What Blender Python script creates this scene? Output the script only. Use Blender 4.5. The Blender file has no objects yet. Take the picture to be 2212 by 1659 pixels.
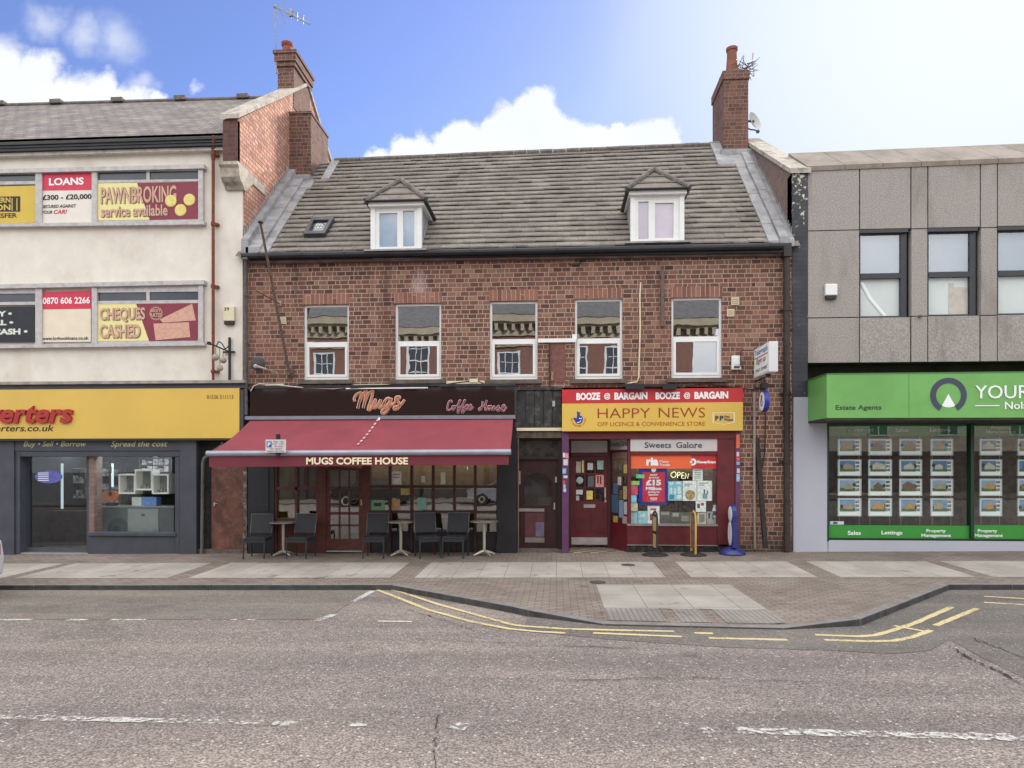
import bpy, bmesh, math, random
from mathutils import Vector, Matrix
S = bpy.context.scene
COL = S.collection
random.seed(7)
# ------------------------------------------------------------------ camera
F, CX, HZ, D, H = 1500.0, 1106.0, 1005.0, 15.0, 1.88   # focal length and horizon of the photograph (2212 px wide), distance and height of the eye
TH = math.atan(0.064)
SN, CS = math.sin(TH), math.cos(TH)
cam = bpy.data.objects.new('camera', bpy.data.cameras.new('camera'))
COL.objects.link(cam); S.camera = cam
cam.location = (0, -D, H)
cam.rotation_euler = (math.pi / 2, 0, TH)
cam.data.sensor_width = 36
cam.data.lens = F / 2212 * 36
cam.data.shift_y = (HZ - 829.5) / 2212
cam.data.clip_end = 3000
cam.data.clip_start = 0.1
S.render.resolution_x, S.render.resolution_y = 1024, 768

def dirv(x, y):
    u = (x - CX) / F; v = (HZ - y) / F
    return (-SN + u * CS, CS + u * SN, v)
def W(x, y, Y=0.0):                      # point of the plane at depth Y seen at picture position x, y
    a, b, c = dirv(x, y); t = (Y + D) / b
    return Vector((t * a, Y, H + t * c))
def R(x0, y0, x1, y1, Y=0.0):            # upright rectangle on plane Y
    ym = (y0 + y1) / 2; xm = (x0 + x1) / 2
    return W(x0, ym, Y).x, W(x1, ym, Y).x, W(xm, y1, Y).z, W(xm, y0, Y).z
SX, CP = 0.0115, 0.025
def zp(X, Y): return SX * X + CP * Y                     # pavement height
KY = -3.55                                                # kerb line
def zr(X, Y):                                             # road height
    return SX * X - 0.262 - 0.025 * (Y if Y > -13 else -26 - Y)
def G(x, y):                                              # point on the pavement
    a, b, c = dirv(x, y)
    t = (H + CP * D) / (SX * a + CP * b - c)
    return Vector((t * a, t * b - D, H + t * c))
def GR(x, y):                                             # point on the road
    a, b, c = dirv(x, y)
    t = (H + 0.262 - 0.025 * D) / (SX * a - 0.025 * b - c)
    return Vector((t * a, t * b - D, H + t * c))

# ------------------------------------------------------------------ node helpers
def lin(c):
    c = c / 255.0
    return c / 12.92 if c <= 0.04045 else ((c + 0.055) / 1.055) ** 2.4
def rgb(r, g, b): return (lin(r), lin(g), lin(b), 1.0)
class NT:
    def __init__(s, tree): s.t = tree; s.n = tree.nodes; s.l = tree.links
    def new(s, typ, **kw):
        n = s.n.new(typ)
        for k, v in kw.items(): setattr(n, k, v)
        return n
    def put(s, sock, v):
        if v is None: return
        if isinstance(v, bpy.types.NodeSocket): s.l.new(v, sock)
        else: sock.default_value = v
    def m(s, op, a, b=None, c=None, clamp=False):
        n = s.new('ShaderNodeMath', operation=op, use_clamp=clamp)
        s.put(n.inputs[0], a); s.put(n.inputs[1], b)
        if c is not None: s.put(n.inputs[2], c)
        return n.outputs[0]
    def vm(s, op, a, b=None):
        n = s.new('ShaderNodeVectorMath', operation=op)
        s.put(n.inputs[0], a); s.put(n.inputs[1], b)
        return n.outputs['Value'] if op in ('DISTANCE', 'LENGTH', 'DOT_PRODUCT') else n.outputs[0]
    def sep(s, v):
        n = s.new('ShaderNodeSeparateXYZ'); s.put(n.inputs[0], v); return n.outputs
    def com(s, x=0.0, y=0.0, z=0.0):
        n = s.new('ShaderNodeCombineXYZ'); s.put(n.inputs[0], x); s.put(n.inputs[1], y); s.put(n.inputs[2], z); return n.outputs[0]
    def mix(s, f, a, b, blend='MIX'):
        n = s.new('ShaderNodeMix', data_type='RGBA', blend_type=blend)
        s.put(n.inputs[0], f); s.put(n.inputs[6], a); s.put(n.inputs[7], b); return n.outputs[2]
    def noise(s, v, scale, detail=4.0, rough=0.55, dim='3D'):
        n = s.new('ShaderNodeTexNoise', noise_dimensions=dim)
        s.put(n.inputs['Vector'], v); n.inputs['Scale'].default_value = scale
        n.inputs['Detail'].default_value = detail; n.inputs['Roughness'].default_value = rough
        return n.outputs[0], n.outputs[1]
    def ramp(s, f, lo, hi):
        n = s.new('ShaderNodeMapRange', interpolation_type='SMOOTHSTEP'); s.put(n.inputs[0], f)
        s.put(n.inputs[1], lo); s.put(n.inputs[2], hi); return n.outputs[0]
    def bump(s, h, strength, dist=0.01):
        n = s.new('ShaderNodeBump'); s.put(n.inputs['Height'], h)
        n.inputs['Strength'].default_value = strength; n.inputs['Distance'].default_value = dist
        return n.outputs[0]

# ------------------------------------------------------------------ world: blue sky with cumulus in front, extra-bright cloud added behind and overhead to light the facade
SUN_EL, SUN_AZ = math.radians(30), math.radians(32)       # azimuth from +Y towards +X
wd = bpy.data.worlds.new('World'); S.world = wd; wd.use_nodes = True
N = NT(wd.node_tree); N.n.clear()
tc = N.new('ShaderNodeTexCoord').outputs['Generated']
sky = N.new('ShaderNodeTexSky', sky_type='NISHITA', sun_disc=False, sun_elevation=SUN_EL, sun_rotation=SUN_AZ,
            air_density=1.0, dust_density=0.6, ozone_density=3.0)
dx, dy, dz = N.sep(tc)
dyp = N.m('MAXIMUM', dy, 0.02)
UV = N.com(N.m('DIVIDE', dx, dyp), N.m('DIVIDE', dz, dyp), 0.0)
_, wob = N.noise(UV, 9.0, 6.0, 0.6)
UVw = N.vm('ADD', UV, N.vm('MULTIPLY', N.vm('SUBTRACT', wob, (0.5, 0.5, 0.5)), (0.10, 0.10, 0.0)))
def uv(x, y):
    a, b, c = dirv(x, y); return (a / b, c / b, 0.0)
def blobs(lst):
    best = None
    for x, y, r in lst:
        d = N.vm('DISTANCE', UVw, uv(x, y))
        v = N.m('SUBTRACT', 1.0, N.m('DIVIDE', d, r / 1500.0))
        best = v if best is None else N.m('MAXIMUM', best, v)
    return best
b1 = blobs([(1155, 260, 72), (1085, 290, 75), (1000, 318, 75), (1190, 330, 90), (1290, 325, 70), (1390, 312, 66), (1430, 300, 52), (1345, 290, 40),
            (900, 350, 70), (820, 372, 60), (1240, 380, 120), (1000, 400, 130), (1400, 390, 90)])
b2 = blobs([(-20, 190, 120), (70, 185, 85), (140, 220, 75), (215, 215, 55), (270, 240, 60), (330, 250, 45), (120, 270, 120), (-120, 170, 160), (380, 240, 30), (240, 290, 100)])
b3 = blobs([(250, 90, 85), (95, 50, 60), (170, 75, 60), (430, 190, 20), (300, 190, 40), (10, 100, 40)])
f1, _ = N.noise(UV, 14.0, 6.0, 0.62)
fb = N.m('MULTIPLY', N.m('SUBTRACT', f1, 0.5), 0.55)
m1 = N.ramp(N.m('ADD', b1, fb), -0.02, 0.26)
m2 = N.ramp(N.m('ADD', b2, fb), -0.06, 0.42)
m3 = N.m('MULTIPLY', N.ramp(N.m('ADD', b3, N.m('MULTIPLY', fb, 1.5)), -0.1, 1.0), 0.55)
front = N.ramp(dy, 0.05, 0.2)
mf = N.m('MULTIPLY', N.m('MAXIMUM', N.m('MAXIMUM', m1, m2), m3), front)
hs = N.new('ShaderNodeHueSaturation'); hs.inputs['Saturation'].default_value = 0.98; hs.inputs['Value'].default_value = 1.12
N.put(hs.inputs['Color'], sky.outputs[0])
base = N.mix(1.0, hs.outputs[0], (0.86, 0.84, 1.12, 1), 'MULTIPLY')
# broad bright veil of thin cloud round the low sun at the right
sdir = (math.cos(SUN_EL) * math.sin(SUN_AZ), math.cos(SUN_EL) * math.cos(SUN_AZ), math.sin(SUN_EL))
veil = N.m('MULTIPLY', N.ramp(N.vm('DOT_PRODUCT', tc, sdir), 0.895, 1.02), 0.97)
c1, _ = N.noise(UV, 6.0, 5.0, 0.55)
cl_front = N.mix(c1, (5.2, 5.5, 6.1, 1), (6.6, 6.7, 6.8, 1))
base = N.vm('MINIMUM', base, (3.2, 4.1, 6.0))
base = N.mix(veil, base, (6.1, 6.4, 7.0, 1))
col = N.mix(mf, base, cl_front)
bk, _ = N.noise(tc, 2.2, 6.0, 0.55)
back = N.m('MAXIMUM', N.ramp(dy, 0.12, -0.25), N.ramp(dz, 0.62, 0.85))
back = N.m('MULTIPLY', back, N.ramp(bk, 0.25, 0.5))
cb = N.mix(N.ramp(bk, 0.3, 0.75), (10, 10.4, 11.2, 1), (20, 19.8, 19.2, 1))
cb = N.mix(1.0, cb, N.mix(N.ramp(dz, 0.05, 0.5), (0.5, 0.51, 0.53, 1), (1, 1, 1, 1)), 'MULTIPLY')
col = N.mix(back, col, cb)
bg = N.new('ShaderNodeBackground'); N.put(bg.inputs['Color'], col); bg.inputs['Strength'].default_value = 0.10
wo = N.new('ShaderNodeOutputWorld'); N.l.new(bg.outputs[0], wo.inputs[0])
wd.cycles.sampling_method = 'MANUAL'; wd.cycles.sample_map_resolution = 512
# ------------------------------------------------------------------ sun
sl = bpy.data.lights.new('sun', 'SUN'); sl.energy = 3.2; sl.angle = math.radians(12); sl.color = (1.0, 0.93, 0.84)
so = bpy.data.objects.new('sun', sl); COL.objects.link(so)
so.rotation_euler = Vector(sdir).to_track_quat('Z', 'Y').to_euler()
so.location = (20, 20, 30)
S.view_settings.view_transform = 'Standard'; S.view_settings.look = 'None'
S.view_settings.exposure = 0.72; S.view_settings.gamma = 1.0
S.cycles.max_bounces = 8; S.cycles.transparent_max_bounces = 12

# ------------------------------------------------------------------ mesh builder
class MB:
    def __init__(s): s.v = []; s.f = []; s.mi = []; s.k = 0; s.mark = 0
    def add(s, vs, fs):
        o = len(s.v); s.v += [Vector(v) for v in vs]
        s.f += [tuple(i + o for i in f) for f in fs]; s.mi += [s.k] * len(fs); return s
    def box(s, x0, x1, y0, y1, z0, z1):
        return s.hexa([(x0, y0, z0), (x1, y0, z0), (x1, y0, z1), (x0, y0, z1)], [(x0, y1, z0), (x1, y1, z0), (x1, y1, z1), (x0, y1, z1)])
    def hexa(s, a, b):                      # front loop a (BL BR TR TL) and back loop b
        return s.add(list(a) + list(b), [(0, 1, 2, 3), (5, 4, 7, 6), (1, 5, 6, 2), (4, 0, 3, 7), (3, 2, 6, 7), (4, 5, 1, 0)])
    def pbox(s, x0, y0, x1, y1, Yf, Yb):    # box whose front face is the picture rectangle on plane Yf
        X0, X1, Z0, Z1 = R(x0, y0, x1, y1, Yf)
        return s.box(X0, X1, Yf, Yb, Z0, Z1)
    def pbox4(s, tl, tr, br, bl, Yf, Yb):
        a = [W(*bl, Yf), W(*br, Yf), W(*tr, Yf), W(*tl, Yf)]
        return s.hexa(a, [Vector((p.x, Yb, p.z)) for p in a])
    def poly(s, pts): return s.add(pts, [tuple(range(len(pts)))])
    def prism(s, pts, vec):
        n = len(pts); vec = Vector(vec); a = [Vector(p) for p in pts]
        return s.add(a + [p + vec for p in a], [tuple(range(n)), tuple(reversed(range(n, 2 * n)))] + [(i, i + n, (i + 1) % n + n, (i + 1) % n) for i in range(n)])
    def tube(s, pts, r, n=8, sq=None):
        pts = [Vector(p) for p in pts]; m = len(pts); rs = r if isinstance(r, (list, tuple)) else [r] * m
        base = len(s.v); vs = []; up = None
        for i, p in enumerate(pts):
            t = (pts[min(i + 1, m - 1)] - pts[max(i - 1, 0)])
            if t.length < 1e-9: t = Vector((0, 0, 1))
            t.normalize()
            if up is None: up = Vector((0, 1, 0)) if abs(t.y) < 0.9 else Vector((1, 0, 0))
            a = t.cross(up)
            if a.length < 1e-6: a = t.orthogonal()
            a.normalize(); b = a.cross(t).normalized(); up = b
            for j in range(n):
                q = 2 * math.pi * j / n
                o = a * math.cos(q) * rs[i] + b * math.sin(q) * rs[i]
                if sq is not None: o.y *= sq
                vs.append(p + o)
        fs = [(i * n + j, i * n + (j + 1) % n, (i + 1) * n + (j + 1) % n, (i + 1) * n + j) for i in range(m - 1) for j in range(n)]
        fs += [tuple(reversed(range(n))), tuple((m - 1) * n + j for j in range(n))]
        return s.add(vs, fs)
    def lathe(s, prof, c, n=16, M=None):
        c = Vector(c); vs = []
        for r, z in prof:
            for j in range(n):
                q = 2 * math.pi * j / n
                v = Vector((r * math.cos(q), r * math.sin(q), z))
                vs.append(c + (M @ v if M else v))
        m = len(prof)
        fs = [(i * n + j, i * n + (j + 1) % n, (i + 1) * n + (j + 1) % n, (i + 1) * n + j) for i in range(m - 1) for j in range(n)]
        fs += [tuple(reversed(range(n))), tuple((m - 1) * n + j for j in range(n))]
        return s.add(vs, fs)
    def ball(s, c, r, n=14, sc=(1, 1, 1)):
        c = Vector(c); m = n // 2
        prof = [(r * math.sin(math.pi * i / m), -r * math.cos(math.pi * i / m)) for i in range(m + 1)]
        prof[0] = (1e-4, -r); prof[-1] = (1e-4, r)
        o = len(s.v); s.lathe(prof, (0, 0, 0), n)
        for i in range(o, len(s.v)): s.v[i] = Vector((s.v[i].x * sc[0], s.v[i].y * sc[1], s.v[i].z * sc[2])) + c
        return s
    def wall(s, X0, X1, Z0, Z1, Y, holes, rev=0.15, tops=None):   # front sheet with openings and their reveals
        xs = sorted({X0, X1} | {min(max(h[i], X0), X1) for h in holes for i in (0, 1)})
        zs = sorted({Z0, Z1} | {min(max(h[i], Z0), Z1) for h in holes for i in (2, 3)})
        for i in range(len(xs) - 1):
            for j in range(len(zs) - 1):
                cx, cz = (xs[i] + xs[i + 1]) / 2, (zs[j] + zs[j + 1]) / 2
                if any(h[0] < cx < h[1] and h[2] < cz < h[3] for h in holes): continue
                s.poly([(xs[i], Y, zs[j]), (xs[i + 1], Y, zs[j]), (xs[i + 1], Y, zs[j + 1]), (xs[i], Y, zs[j + 1])])
        for h in holes:
            a, b, c, d = h[:4]; y2 = Y + rev
            s.poly([(a, Y, c), (a, Y, d), (a, y2, d), (a, y2, c)]); s.poly([(b, Y, c), (b, y2, c), (b, y2, d), (b, Y, d)])
            s.poly([(a, Y, d), (b, Y, d), (b, y2, d), (a, y2, d)]); s.poly([(a, Y, c), (a, y2, c), (b, y2, c), (b, Y, c)])
        return s
    def build(s, name, mat, par=None, smooth=False, bevel=0.0, fix=True, at=None):
        me = bpy.data.meshes.new(name)
        if at is None:
            if par is not None: at = wpos(par)
            else:
                lo = [min(v[i] for v in s.v) for i in range(3)]; hi = [max(v[i] for v in s.v) for i in range(3)]
                at = Vector(((lo[0] + hi[0]) / 2, (lo[1] + hi[1]) / 2, lo[2]))
        at = Vector(at)
        me.from_pydata([v - at for v in s.v], [], s.f)
        for m in (mat if isinstance(mat, (list, tuple)) else [mat]): me.materials.append(m)
        me.polygons.foreach_set('material_index', s.mi)
        if fix:
            bm = bmesh.new(); bm.from_mesh(me); bmesh.ops.recalc_face_normals(bm, faces=bm.faces); bm.to_mesh(me); bm.free()
        if smooth:
            me.polygons.foreach_set('use_smooth', [True] * len(me.polygons))
            me.set_sharp_from_angle(angle=math.radians(40))
        me.update()
        o = bpy.data.objects.new(name, me); COL.objects.link(o)
        if par is not None: o.parent = par
        else: o.location = at
        o['_at'] = list(at)
        if bevel:
            md = o.modifiers.new('b', 'BEVEL'); md.width = bevel; md.segments = 2; md.limit_method = 'ANGLE'
        return o
def wpos(o): return Vector(o['_at'])
def tag(o, label=None, cat=None, group=None, kind=None):
    if label: o['label'] = label
    if cat: o['category'] = cat
    if group: o['group'] = group
    if kind: o['kind'] = kind
    return o
def empty(name, loc, label, cat, group=None):
    o = bpy.data.objects.new(name, None); COL.objects.link(o); o.location = loc; o['_at'] = list(loc); o.empty_display_size = 0.2
    return tag(o, label, cat, group)
def struct(mb, name, mat, **k): return tag(mb.build(name, mat, **k), kind='structure')
def copy_tree(o, par=None):
    c = o.copy(); COL.objects.link(c)
    if par is not None: c.parent = par
    for ch in list(o.children): copy_tree(ch, c)
    return c

_fc = {}
def textmesh(s, bold=0.0, shear=0.0, ext=0.0):
    cu = bpy.data.curves.new('t', 'FONT'); cu.body = s; cu.size = 1.0; cu.offset = bold; cu.shear = shear; cu.extrude = ext; cu.resolution_u = 3
    cu.align_x = 'LEFT'
    ob = bpy.data.objects.new('t', cu); COL.objects.link(ob)
    me = bpy.data.meshes.new_from_object(ob); bpy.data.objects.remove(ob); bpy.data.curves.remove(cu)
    vs = [v.co.copy() for v in me.vertices]; fs = [tuple(p.vertices) for p in me.polygons]; bpy.data.meshes.remove(me)
    return vs, fs
def text_on(mb, s, o, ux, uz, w, h, n, bold=0.0, shear=0.0, depth=0.0):
    # fits the lettering into the rectangle with corner o, unit vectors ux, uz, size w, h; n points out of the surface
    vs, fs = textmesh(s, bold, shear, 0.5 if depth else 0.0)
    if not vs: return mb
    x0 = min(v.x for v in vs); x1 = max(v.x for v in vs); y0 = min(v.y for v in vs); y1 = max(v.y for v in vs)
    o = Vector(o); ux = Vector(ux); uz = Vector(uz); n = Vector(n)
    out = [o + ux * ((v.x - x0) / (x1 - x0) * w) + uz * ((v.y - y0) / (y1 - y0) * h) + n * (v.z * depth + depth * 0.5) for v in vs]
    return mb.add(out, fs)
def ptext(mb, s, x0, y0, x1, y1, Y, bold=0.0, shear=0.0, depth=0.0, out=0.004):
    X0, X1, Z0, Z1 = R(x0, y0, x1, y1, Y)
    return text_on(mb, s, (X0, Y - out, Z0), (1, 0, 0), (0, 0, 1), X1 - X0, Z1 - Z0, (0, -1, 0), bold, shear, depth)

# ------------------------------------------------------------------ materials
MATS = {}
def pos(N): return N.new('ShaderNodeNewGeometry').outputs['Position']
def newmat(name):
    m = bpy.data.materials.new(name); m.use_nodes = True; N = NT(m.node_tree)
    return m, N, N.n['Principled BSDF']
def M(name, c, rough=0.7, metal=0.0, var=0.12, scale=4.0, bump=0.0, bscale=60.0, spec=0.5, dirt=None, dscale=0.8, damt=0.0, coat=0.0):
    if name in MATS: return MATS[name]
    m, N, b = newmat(name); p = pos(N); c = rgb(*c)
    n, _ = N.noise(p, scale, 5.0, 0.6)
    dark = tuple(x * (1 - var * 1.6) for x in c[:3]) + (1,); lite = tuple(min(1, x * (1 + var)) for x in c[:3]) + (1,)
    colr = N.mix(N.ramp(n, 0.25, 0.75), dark, lite)
    if damt:
        d, _ = N.noise(p, dscale, 6.0, 0.65)
        colr = N.mix(N.m('MULTIPLY', N.ramp(d, 0.45, 0.7), damt), colr, rgb(*dirt))
    N.put(b.inputs['Base Color'], colr)
    b.inputs['Roughness'].default_value = rough; b.inputs['Metallic'].default_value = metal
    b.inputs['Specular IOR Level'].default_value = spec; b.inputs['Coat Weight'].default_value = coat
    if bump:
        h, _ = N.noise(p, bscale, 4.0, 0.6); N.put(b.inputs['Normal'], N.bump(h, bump, 0.01))
    MATS[name] = m; return m
def brick_mat(name, cols, mortar, course=0.0975, per=0.475, mw=0.0065, stain=0.0, eff=False, zoff=0.0, axis=None, slope=0.0):
    m, N, b = newmat(name); p = pos(N); x, y, z = N.sep(p)
    hz = N.m('ADD', x, y) if axis is None else (x, y, z)[axis]
    vz = N.m('ADD', z, zoff) if axis != 2 else N.m('ADD', x, y)
    _, wv = N.noise(p, 2.5, 2.0); wx, wy, wz = N.sep(wv)
    vz = N.m('ADD', vz, N.m('MULTIPLY', N.m('SUBTRACT', wx, 0.5), 0.016))
    rr = N.m('DIVIDE', vz, course); row = N.m('FLOOR', rr); fz = N.m('SUBTRACT', rr, row)
    wn = N.new('ShaderNodeTexWhiteNoise', noise_dimensions='1D'); N.put(wn.inputs['W'], row)
    uu = N.m('ADD', N.m('ADD', N.m('DIVIDE', hz, per), N.m('MULTIPLY', N.m('MODULO', row, 2.0), 0.3)), N.m('MULTIPLY', wn.outputs[0], 0.16))
    cu = N.m('FLOOR', uu); fu = N.m('SUBTRACT', uu, cu)
    ish = N.m('ADD', N.m('GREATER_THAN', fu, 0.4), N.m('GREATER_THAN', fu, 0.8))
    dv = N.m('MULTIPLY', N.m('MINIMUM', N.m('MINIMUM', fu, N.m('SUBTRACT', 1.0, fu)), N.m('MINIMUM', N.m('ABSOLUTE', N.m('SUBTRACT', fu, 0.4)), N.m('ABSOLUTE', N.m('SUBTRACT', fu, 0.8)))), per)
    dh = N.m('MULTIPLY', N.m('MINIMUM', fz, N.m('SUBTRACT', 1.0, fz)), course)
    e, _ = N.noise(p, 45.0, 3.0)
    d = N.m('ADD', N.m('MINIMUM', dv, dh), N.m('MULTIPLY', N.m('SUBTRACT', e, 0.5), 0.006))
    bm_ = N.ramp(d, mw * 0.55, mw * 1.45)
    w2 = N.new('ShaderNodeTexWhiteNoise', noise_dimensions='3D')
    N.put(w2.inputs['Vector'], N.com(cu, row, ish))
    cr = N.new('ShaderNodeValToRGB'); cr.color_ramp.interpolation = 'LINEAR'
    els = cr.color_ramp.elements
    while len(els) < len(cols): els.new(0.5)
    for i, c in enumerate(cols): els[i].position = i / (len(cols) - 1); els[i].color = rgb(*c)
    N.put(cr.inputs[0], w2.outputs[0])
    g, _ = N.noise(p, 30.0, 4.0, 0.7)
    bc = N.mix(N.ramp(g, 0.3, 0.75), cr.outputs[0], N.mix(1.0, cr.outputs[0], (1.35, 1.3, 1.25, 1), 'MULTIPLY'))
    big, _ = N.noise(p, 0.55, 5.0, 0.6)
    mc = N.mix(N.ramp(big, 0.35, 0.7), rgb(*mortar), rgb(*[v * 0.82 for v in mortar]))
    colr = N.mix(bm_, mc, bc)
    colr = N.mix(N.m('MULTIPLY', N.ramp(big, 0.42, 0.62), 0.3), colr, N.mix(1.0, colr, (1.25, 1.16, 1.06, 1), 'MULTIPLY'))
    if stain:
        sn, _ = N.noise(N.vm('MULTIPLY', p, (1.5, 1.5, 0.3)), 1.0, 6.0, 0.65)
        colr = N.mix(N.m('MULTIPLY', N.ramp(sn, 0.52, 0.72), stain), colr, rgb(52, 46, 44))
    if eff:    # lime bloom and grime on the street front
        v = N.vm('MULTIPLY', N.vm('SUBTRACT', p, tuple(eff)), (1.0, 0.0, 0.55))
        q = N.m('ADD', N.ramp(N.vm('LENGTH', v), 0.5, 0.0), N.m('MULTIPLY', N.m('SUBTRACT', g, 0.62), 1.6))
        colr = N.mix(N.m('MULTIPLY', N.ramp(q, 0.3, 1.0), 0.5), colr, rgb(196, 180, 178))
        s2, _ = N.noise(p, 3.0, 5.0, 0.7)
        low = N.m('MULTIPLY', N.ramp(N.m('ADD', z, N.m('MULTIPLY', s2, 0.9)), 1.15, 0.25), 0.85)
        colr = N.mix(low, colr, rgb(58, 54, 44))
    N.put(b.inputs['Base Color'], colr); b.inputs['Roughness'].default_value = 0.88; b.inputs['Specular IOR Level'].default_value = 0.25
    hh = N.m('ADD', N.m('MULTIPLY', bm_, 1.0), N.m('MULTIPLY', g, 0.35))
    N.put(b.inputs['Normal'], N.bump(hh, 0.6, 0.008))
    MATS[name] = m; return m
def glass_mat(name, refl=0.35, tint=(0.75, 0.8, 0.8), rough=0.0, wavy=0.0, fm=1.6):
    m, N, b = newmat(name); N.n.remove(b)
    out = [n for n in N.n if n.type == 'OUTPUT_MATERIAL'][0]
    ge = N.new('ShaderNodeNewGeometry'); cs_ = N.m('ABSOLUTE', N.vm('DOT_PRODUCT', ge.outputs['Incoming'], ge.outputs['Normal']))
    sch = N.m('ADD', 0.04, N.m('MULTIPLY', 0.96, N.m('POWER', N.m('SUBTRACT', 1.0, cs_, clamp=True), 5.0)))
    fac = N.m('ADD', N.m('MULTIPLY', sch, fm), refl, clamp=True)
    tr = N.new('ShaderNodeBsdfTransparent'); tr.inputs[0].default_value = (*tint, 1)
    gl = N.new('ShaderNodeBsdfGlossy'); gl.inputs['Roughness'].default_value = rough; gl.inputs['Color'].default_value = (0.95, 0.97, 1, 1)
    if wavy:
        h, _ = N.noise(pos(N), 1.6, 2.0); N.put(gl.inputs['Normal'], N.bump(h, wavy, 0.02))
    mx = N.new('ShaderNodeMixShader'); N.put(mx.inputs[0], fac); N.l.new(tr.outputs[0], mx.inputs[1]); N.l.new(gl.outputs[0], mx.inputs[2])
    N.l.new(mx.outputs[0], out.inputs[0]); MATS[name] = m; return m
def lamp_mat(name, c, e):
    m, N, b = newmat(name); b.inputs['Base Color'].default_value = rgb(*c); b.inputs['Emission Color'].default_value = rgb(*c); b.inputs['Emission Strength'].default_value = e
    MATS[name] = m; return m

BRICK = brick_mat('red_brick', [(72, 52, 48), (106, 75, 64), (121, 89, 75), (88, 62, 55), (134, 103, 87), (100, 70, 60), (114, 78, 65)], (184, 166, 155), stain=0.4, eff=(-3.0, 0.0, 5.75))
BRICK_DK = brick_mat('chimney_brick', [(78, 60, 55), (96, 72, 65), (108, 80, 71), (86, 64, 59)], (150, 128, 118), course=0.095, stain=0.55, mw=0.006)
BRICK_GB = brick_mat('gable_brick', [(160, 118, 104), (180, 134, 116), (192, 148, 128), (144, 106, 94)], (120, 98, 88), course=0.1, per=0.475, stain=0.3, mw=0.009)
BRICK_GR = brick_mat('grey_brick', [(108, 92, 86), (126, 106, 98), (116, 98, 92)], (120, 106, 100), course=0.1, stain=0.4)
SOLDIER = brick_mat('soldier_brick', [(116, 80, 70), (138, 100, 87), (126, 89, 78), (108, 76, 67)], (190, 164, 150), course=0.0985, per=3.0, axis=2, mw=0.006)
RENDER_W = M('cream_render', (224, 217, 206), 0.9, var=0.05, scale=2.5, bump=0.15, bscale=80, dirt=(178, 164, 148), dscale=0.7, damt=0.35)
WHITE = M('white_pvc', (225, 226, 224), 0.45, var=0.03)
WHITE_D = M('worn_white_paint', (196, 192, 184), 0.7, var=0.1, scale=12, dirt=(110, 108, 108), dscale=5, damt=0.45)
GREY_DK = M('charcoal_paint', (66, 68, 78), 0.55, var=0.12, scale=3, bump=0.05)
BLACK = M('black_paint', (26, 26, 32), 0.5, var=0.2)
BLACK_PIL = M('flaking_black_paint', (40, 42, 48), 0.65, var=0.2, bump=0.2, bscale=12, dirt=(205, 200, 180), dscale=9.0, damt=0.0)
BLACK_GL = M('black_gloss_panel', (12, 12, 16), 0.06, var=0.1, spec=0.6, coat=0.55)
DARK = M('dark_void', (14, 13, 14), 0.9, var=0.2)
LEAD = M('lead_sheet', (153, 152, 153), 0.6, var=0.16, scale=5, bump=0.15, bscale=10, dirt=(104, 100, 98), dscale=2.2, damt=0.6)
STONE = M('weathered_stone', (178, 169, 156), 0.9, var=0.2, scale=8, bump=0.3, bscale=50, dirt=(84, 78, 70), dscale=2.5, damt=0.7)
STONE_D = M('sooty_sill_stone', (104, 92, 84), 0.9, var=0.2, scale=8, bump=0.2, dirt=(58, 54, 52), dscale=3, damt=0.6)
RUST = M('rusty_iron', (126, 66, 48), 0.8, var=0.3, scale=20, dirt=(84, 60, 54), dscale=4, damt=0.5)
RUSTG = M('rusty_grey_iron', (106, 88, 80), 0.8, var=0.25, scale=18)
PIPE_G = M('grey_iron_pipe', (96, 92, 90), 0.7, var=0.2, scale=10)
PIPE_B = M('brown_black_pipe', (50, 40, 38), 0.6, var=0.3, scale=6)
GUTTER = M('black_gutter', (32, 32, 38), 0.5, var=0.25, scale=3)
YELLOW = M('yellow_sign_face', (214, 179, 82), 0.42, var=0.04, scale=.8, dirt=(184, 152, 76), dscale=1.6, damt=.25)
REDSIGN = M('red_sign_face', (188, 44, 50), 0.45, var=0.05)
DKRED = M('dark_red_letters', (168, 36, 32), 0.4, var=0.15, scale=12)
MAROON = M('maroon_paint', (96, 26, 34), 0.5, var=0.18, scale=5)
PURPLE = M('purple_paint', (92, 52, 88), 0.55, var=0.12, scale=5)
BROWNW = M('brown_stained_wood', (84, 40, 32), 0.5, var=0.25, scale=8)
INK = M('black_ink', (28, 26, 28), 0.6, var=0.0)
WHITE_I = M('white_ink', (235, 235, 235), 0.6, var=0.0)
NAVY = M('navy_ink', (52, 56, 82), 0.5, var=0.0)
BLUE = M('royal_blue', (40, 52, 150), 0.4, var=0.1)
GREEN = M('lime_green_sign', (108, 168, 88), 0.42, var=0.04, scale=.8, dirt=(84, 132, 70), dscale=1.4, damt=.25)
GREEN2 = M('leaf_green_vinyl', (52, 140, 50), 0.5, var=0.03)
DKGREEN = M('dark_green_frame', (20, 52, 36), 0.45, var=0.1)
CREAM = M('cream_plastic', (214, 204, 172), 0.6, var=0.05)
STEEL = M('brushed_steel', (190, 188, 182), 0.35, 0.7, var=0.1, scale=12)
ALU = M('grey_aluminium', (150, 154, 166), 0.4, 0.3, var=0.08)
GLASS_UP = glass_mat('upper_window_glass', 0.36, (0.5, 0.54, 0.54), wavy=0.05)
GLASS_SHOP = glass_mat('shop_glass', 0.0, (0.96, 0.98, 0.97), fm=1.0)
GLASS_CAFE = glass_mat('cafe_glass', 0.13, (0.85, 0.87, 0.85), wavy=0.06)
GLASS_SKY = glass_mat('office_glass', 0.14, (0.86, 0.9, 0.92))
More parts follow.
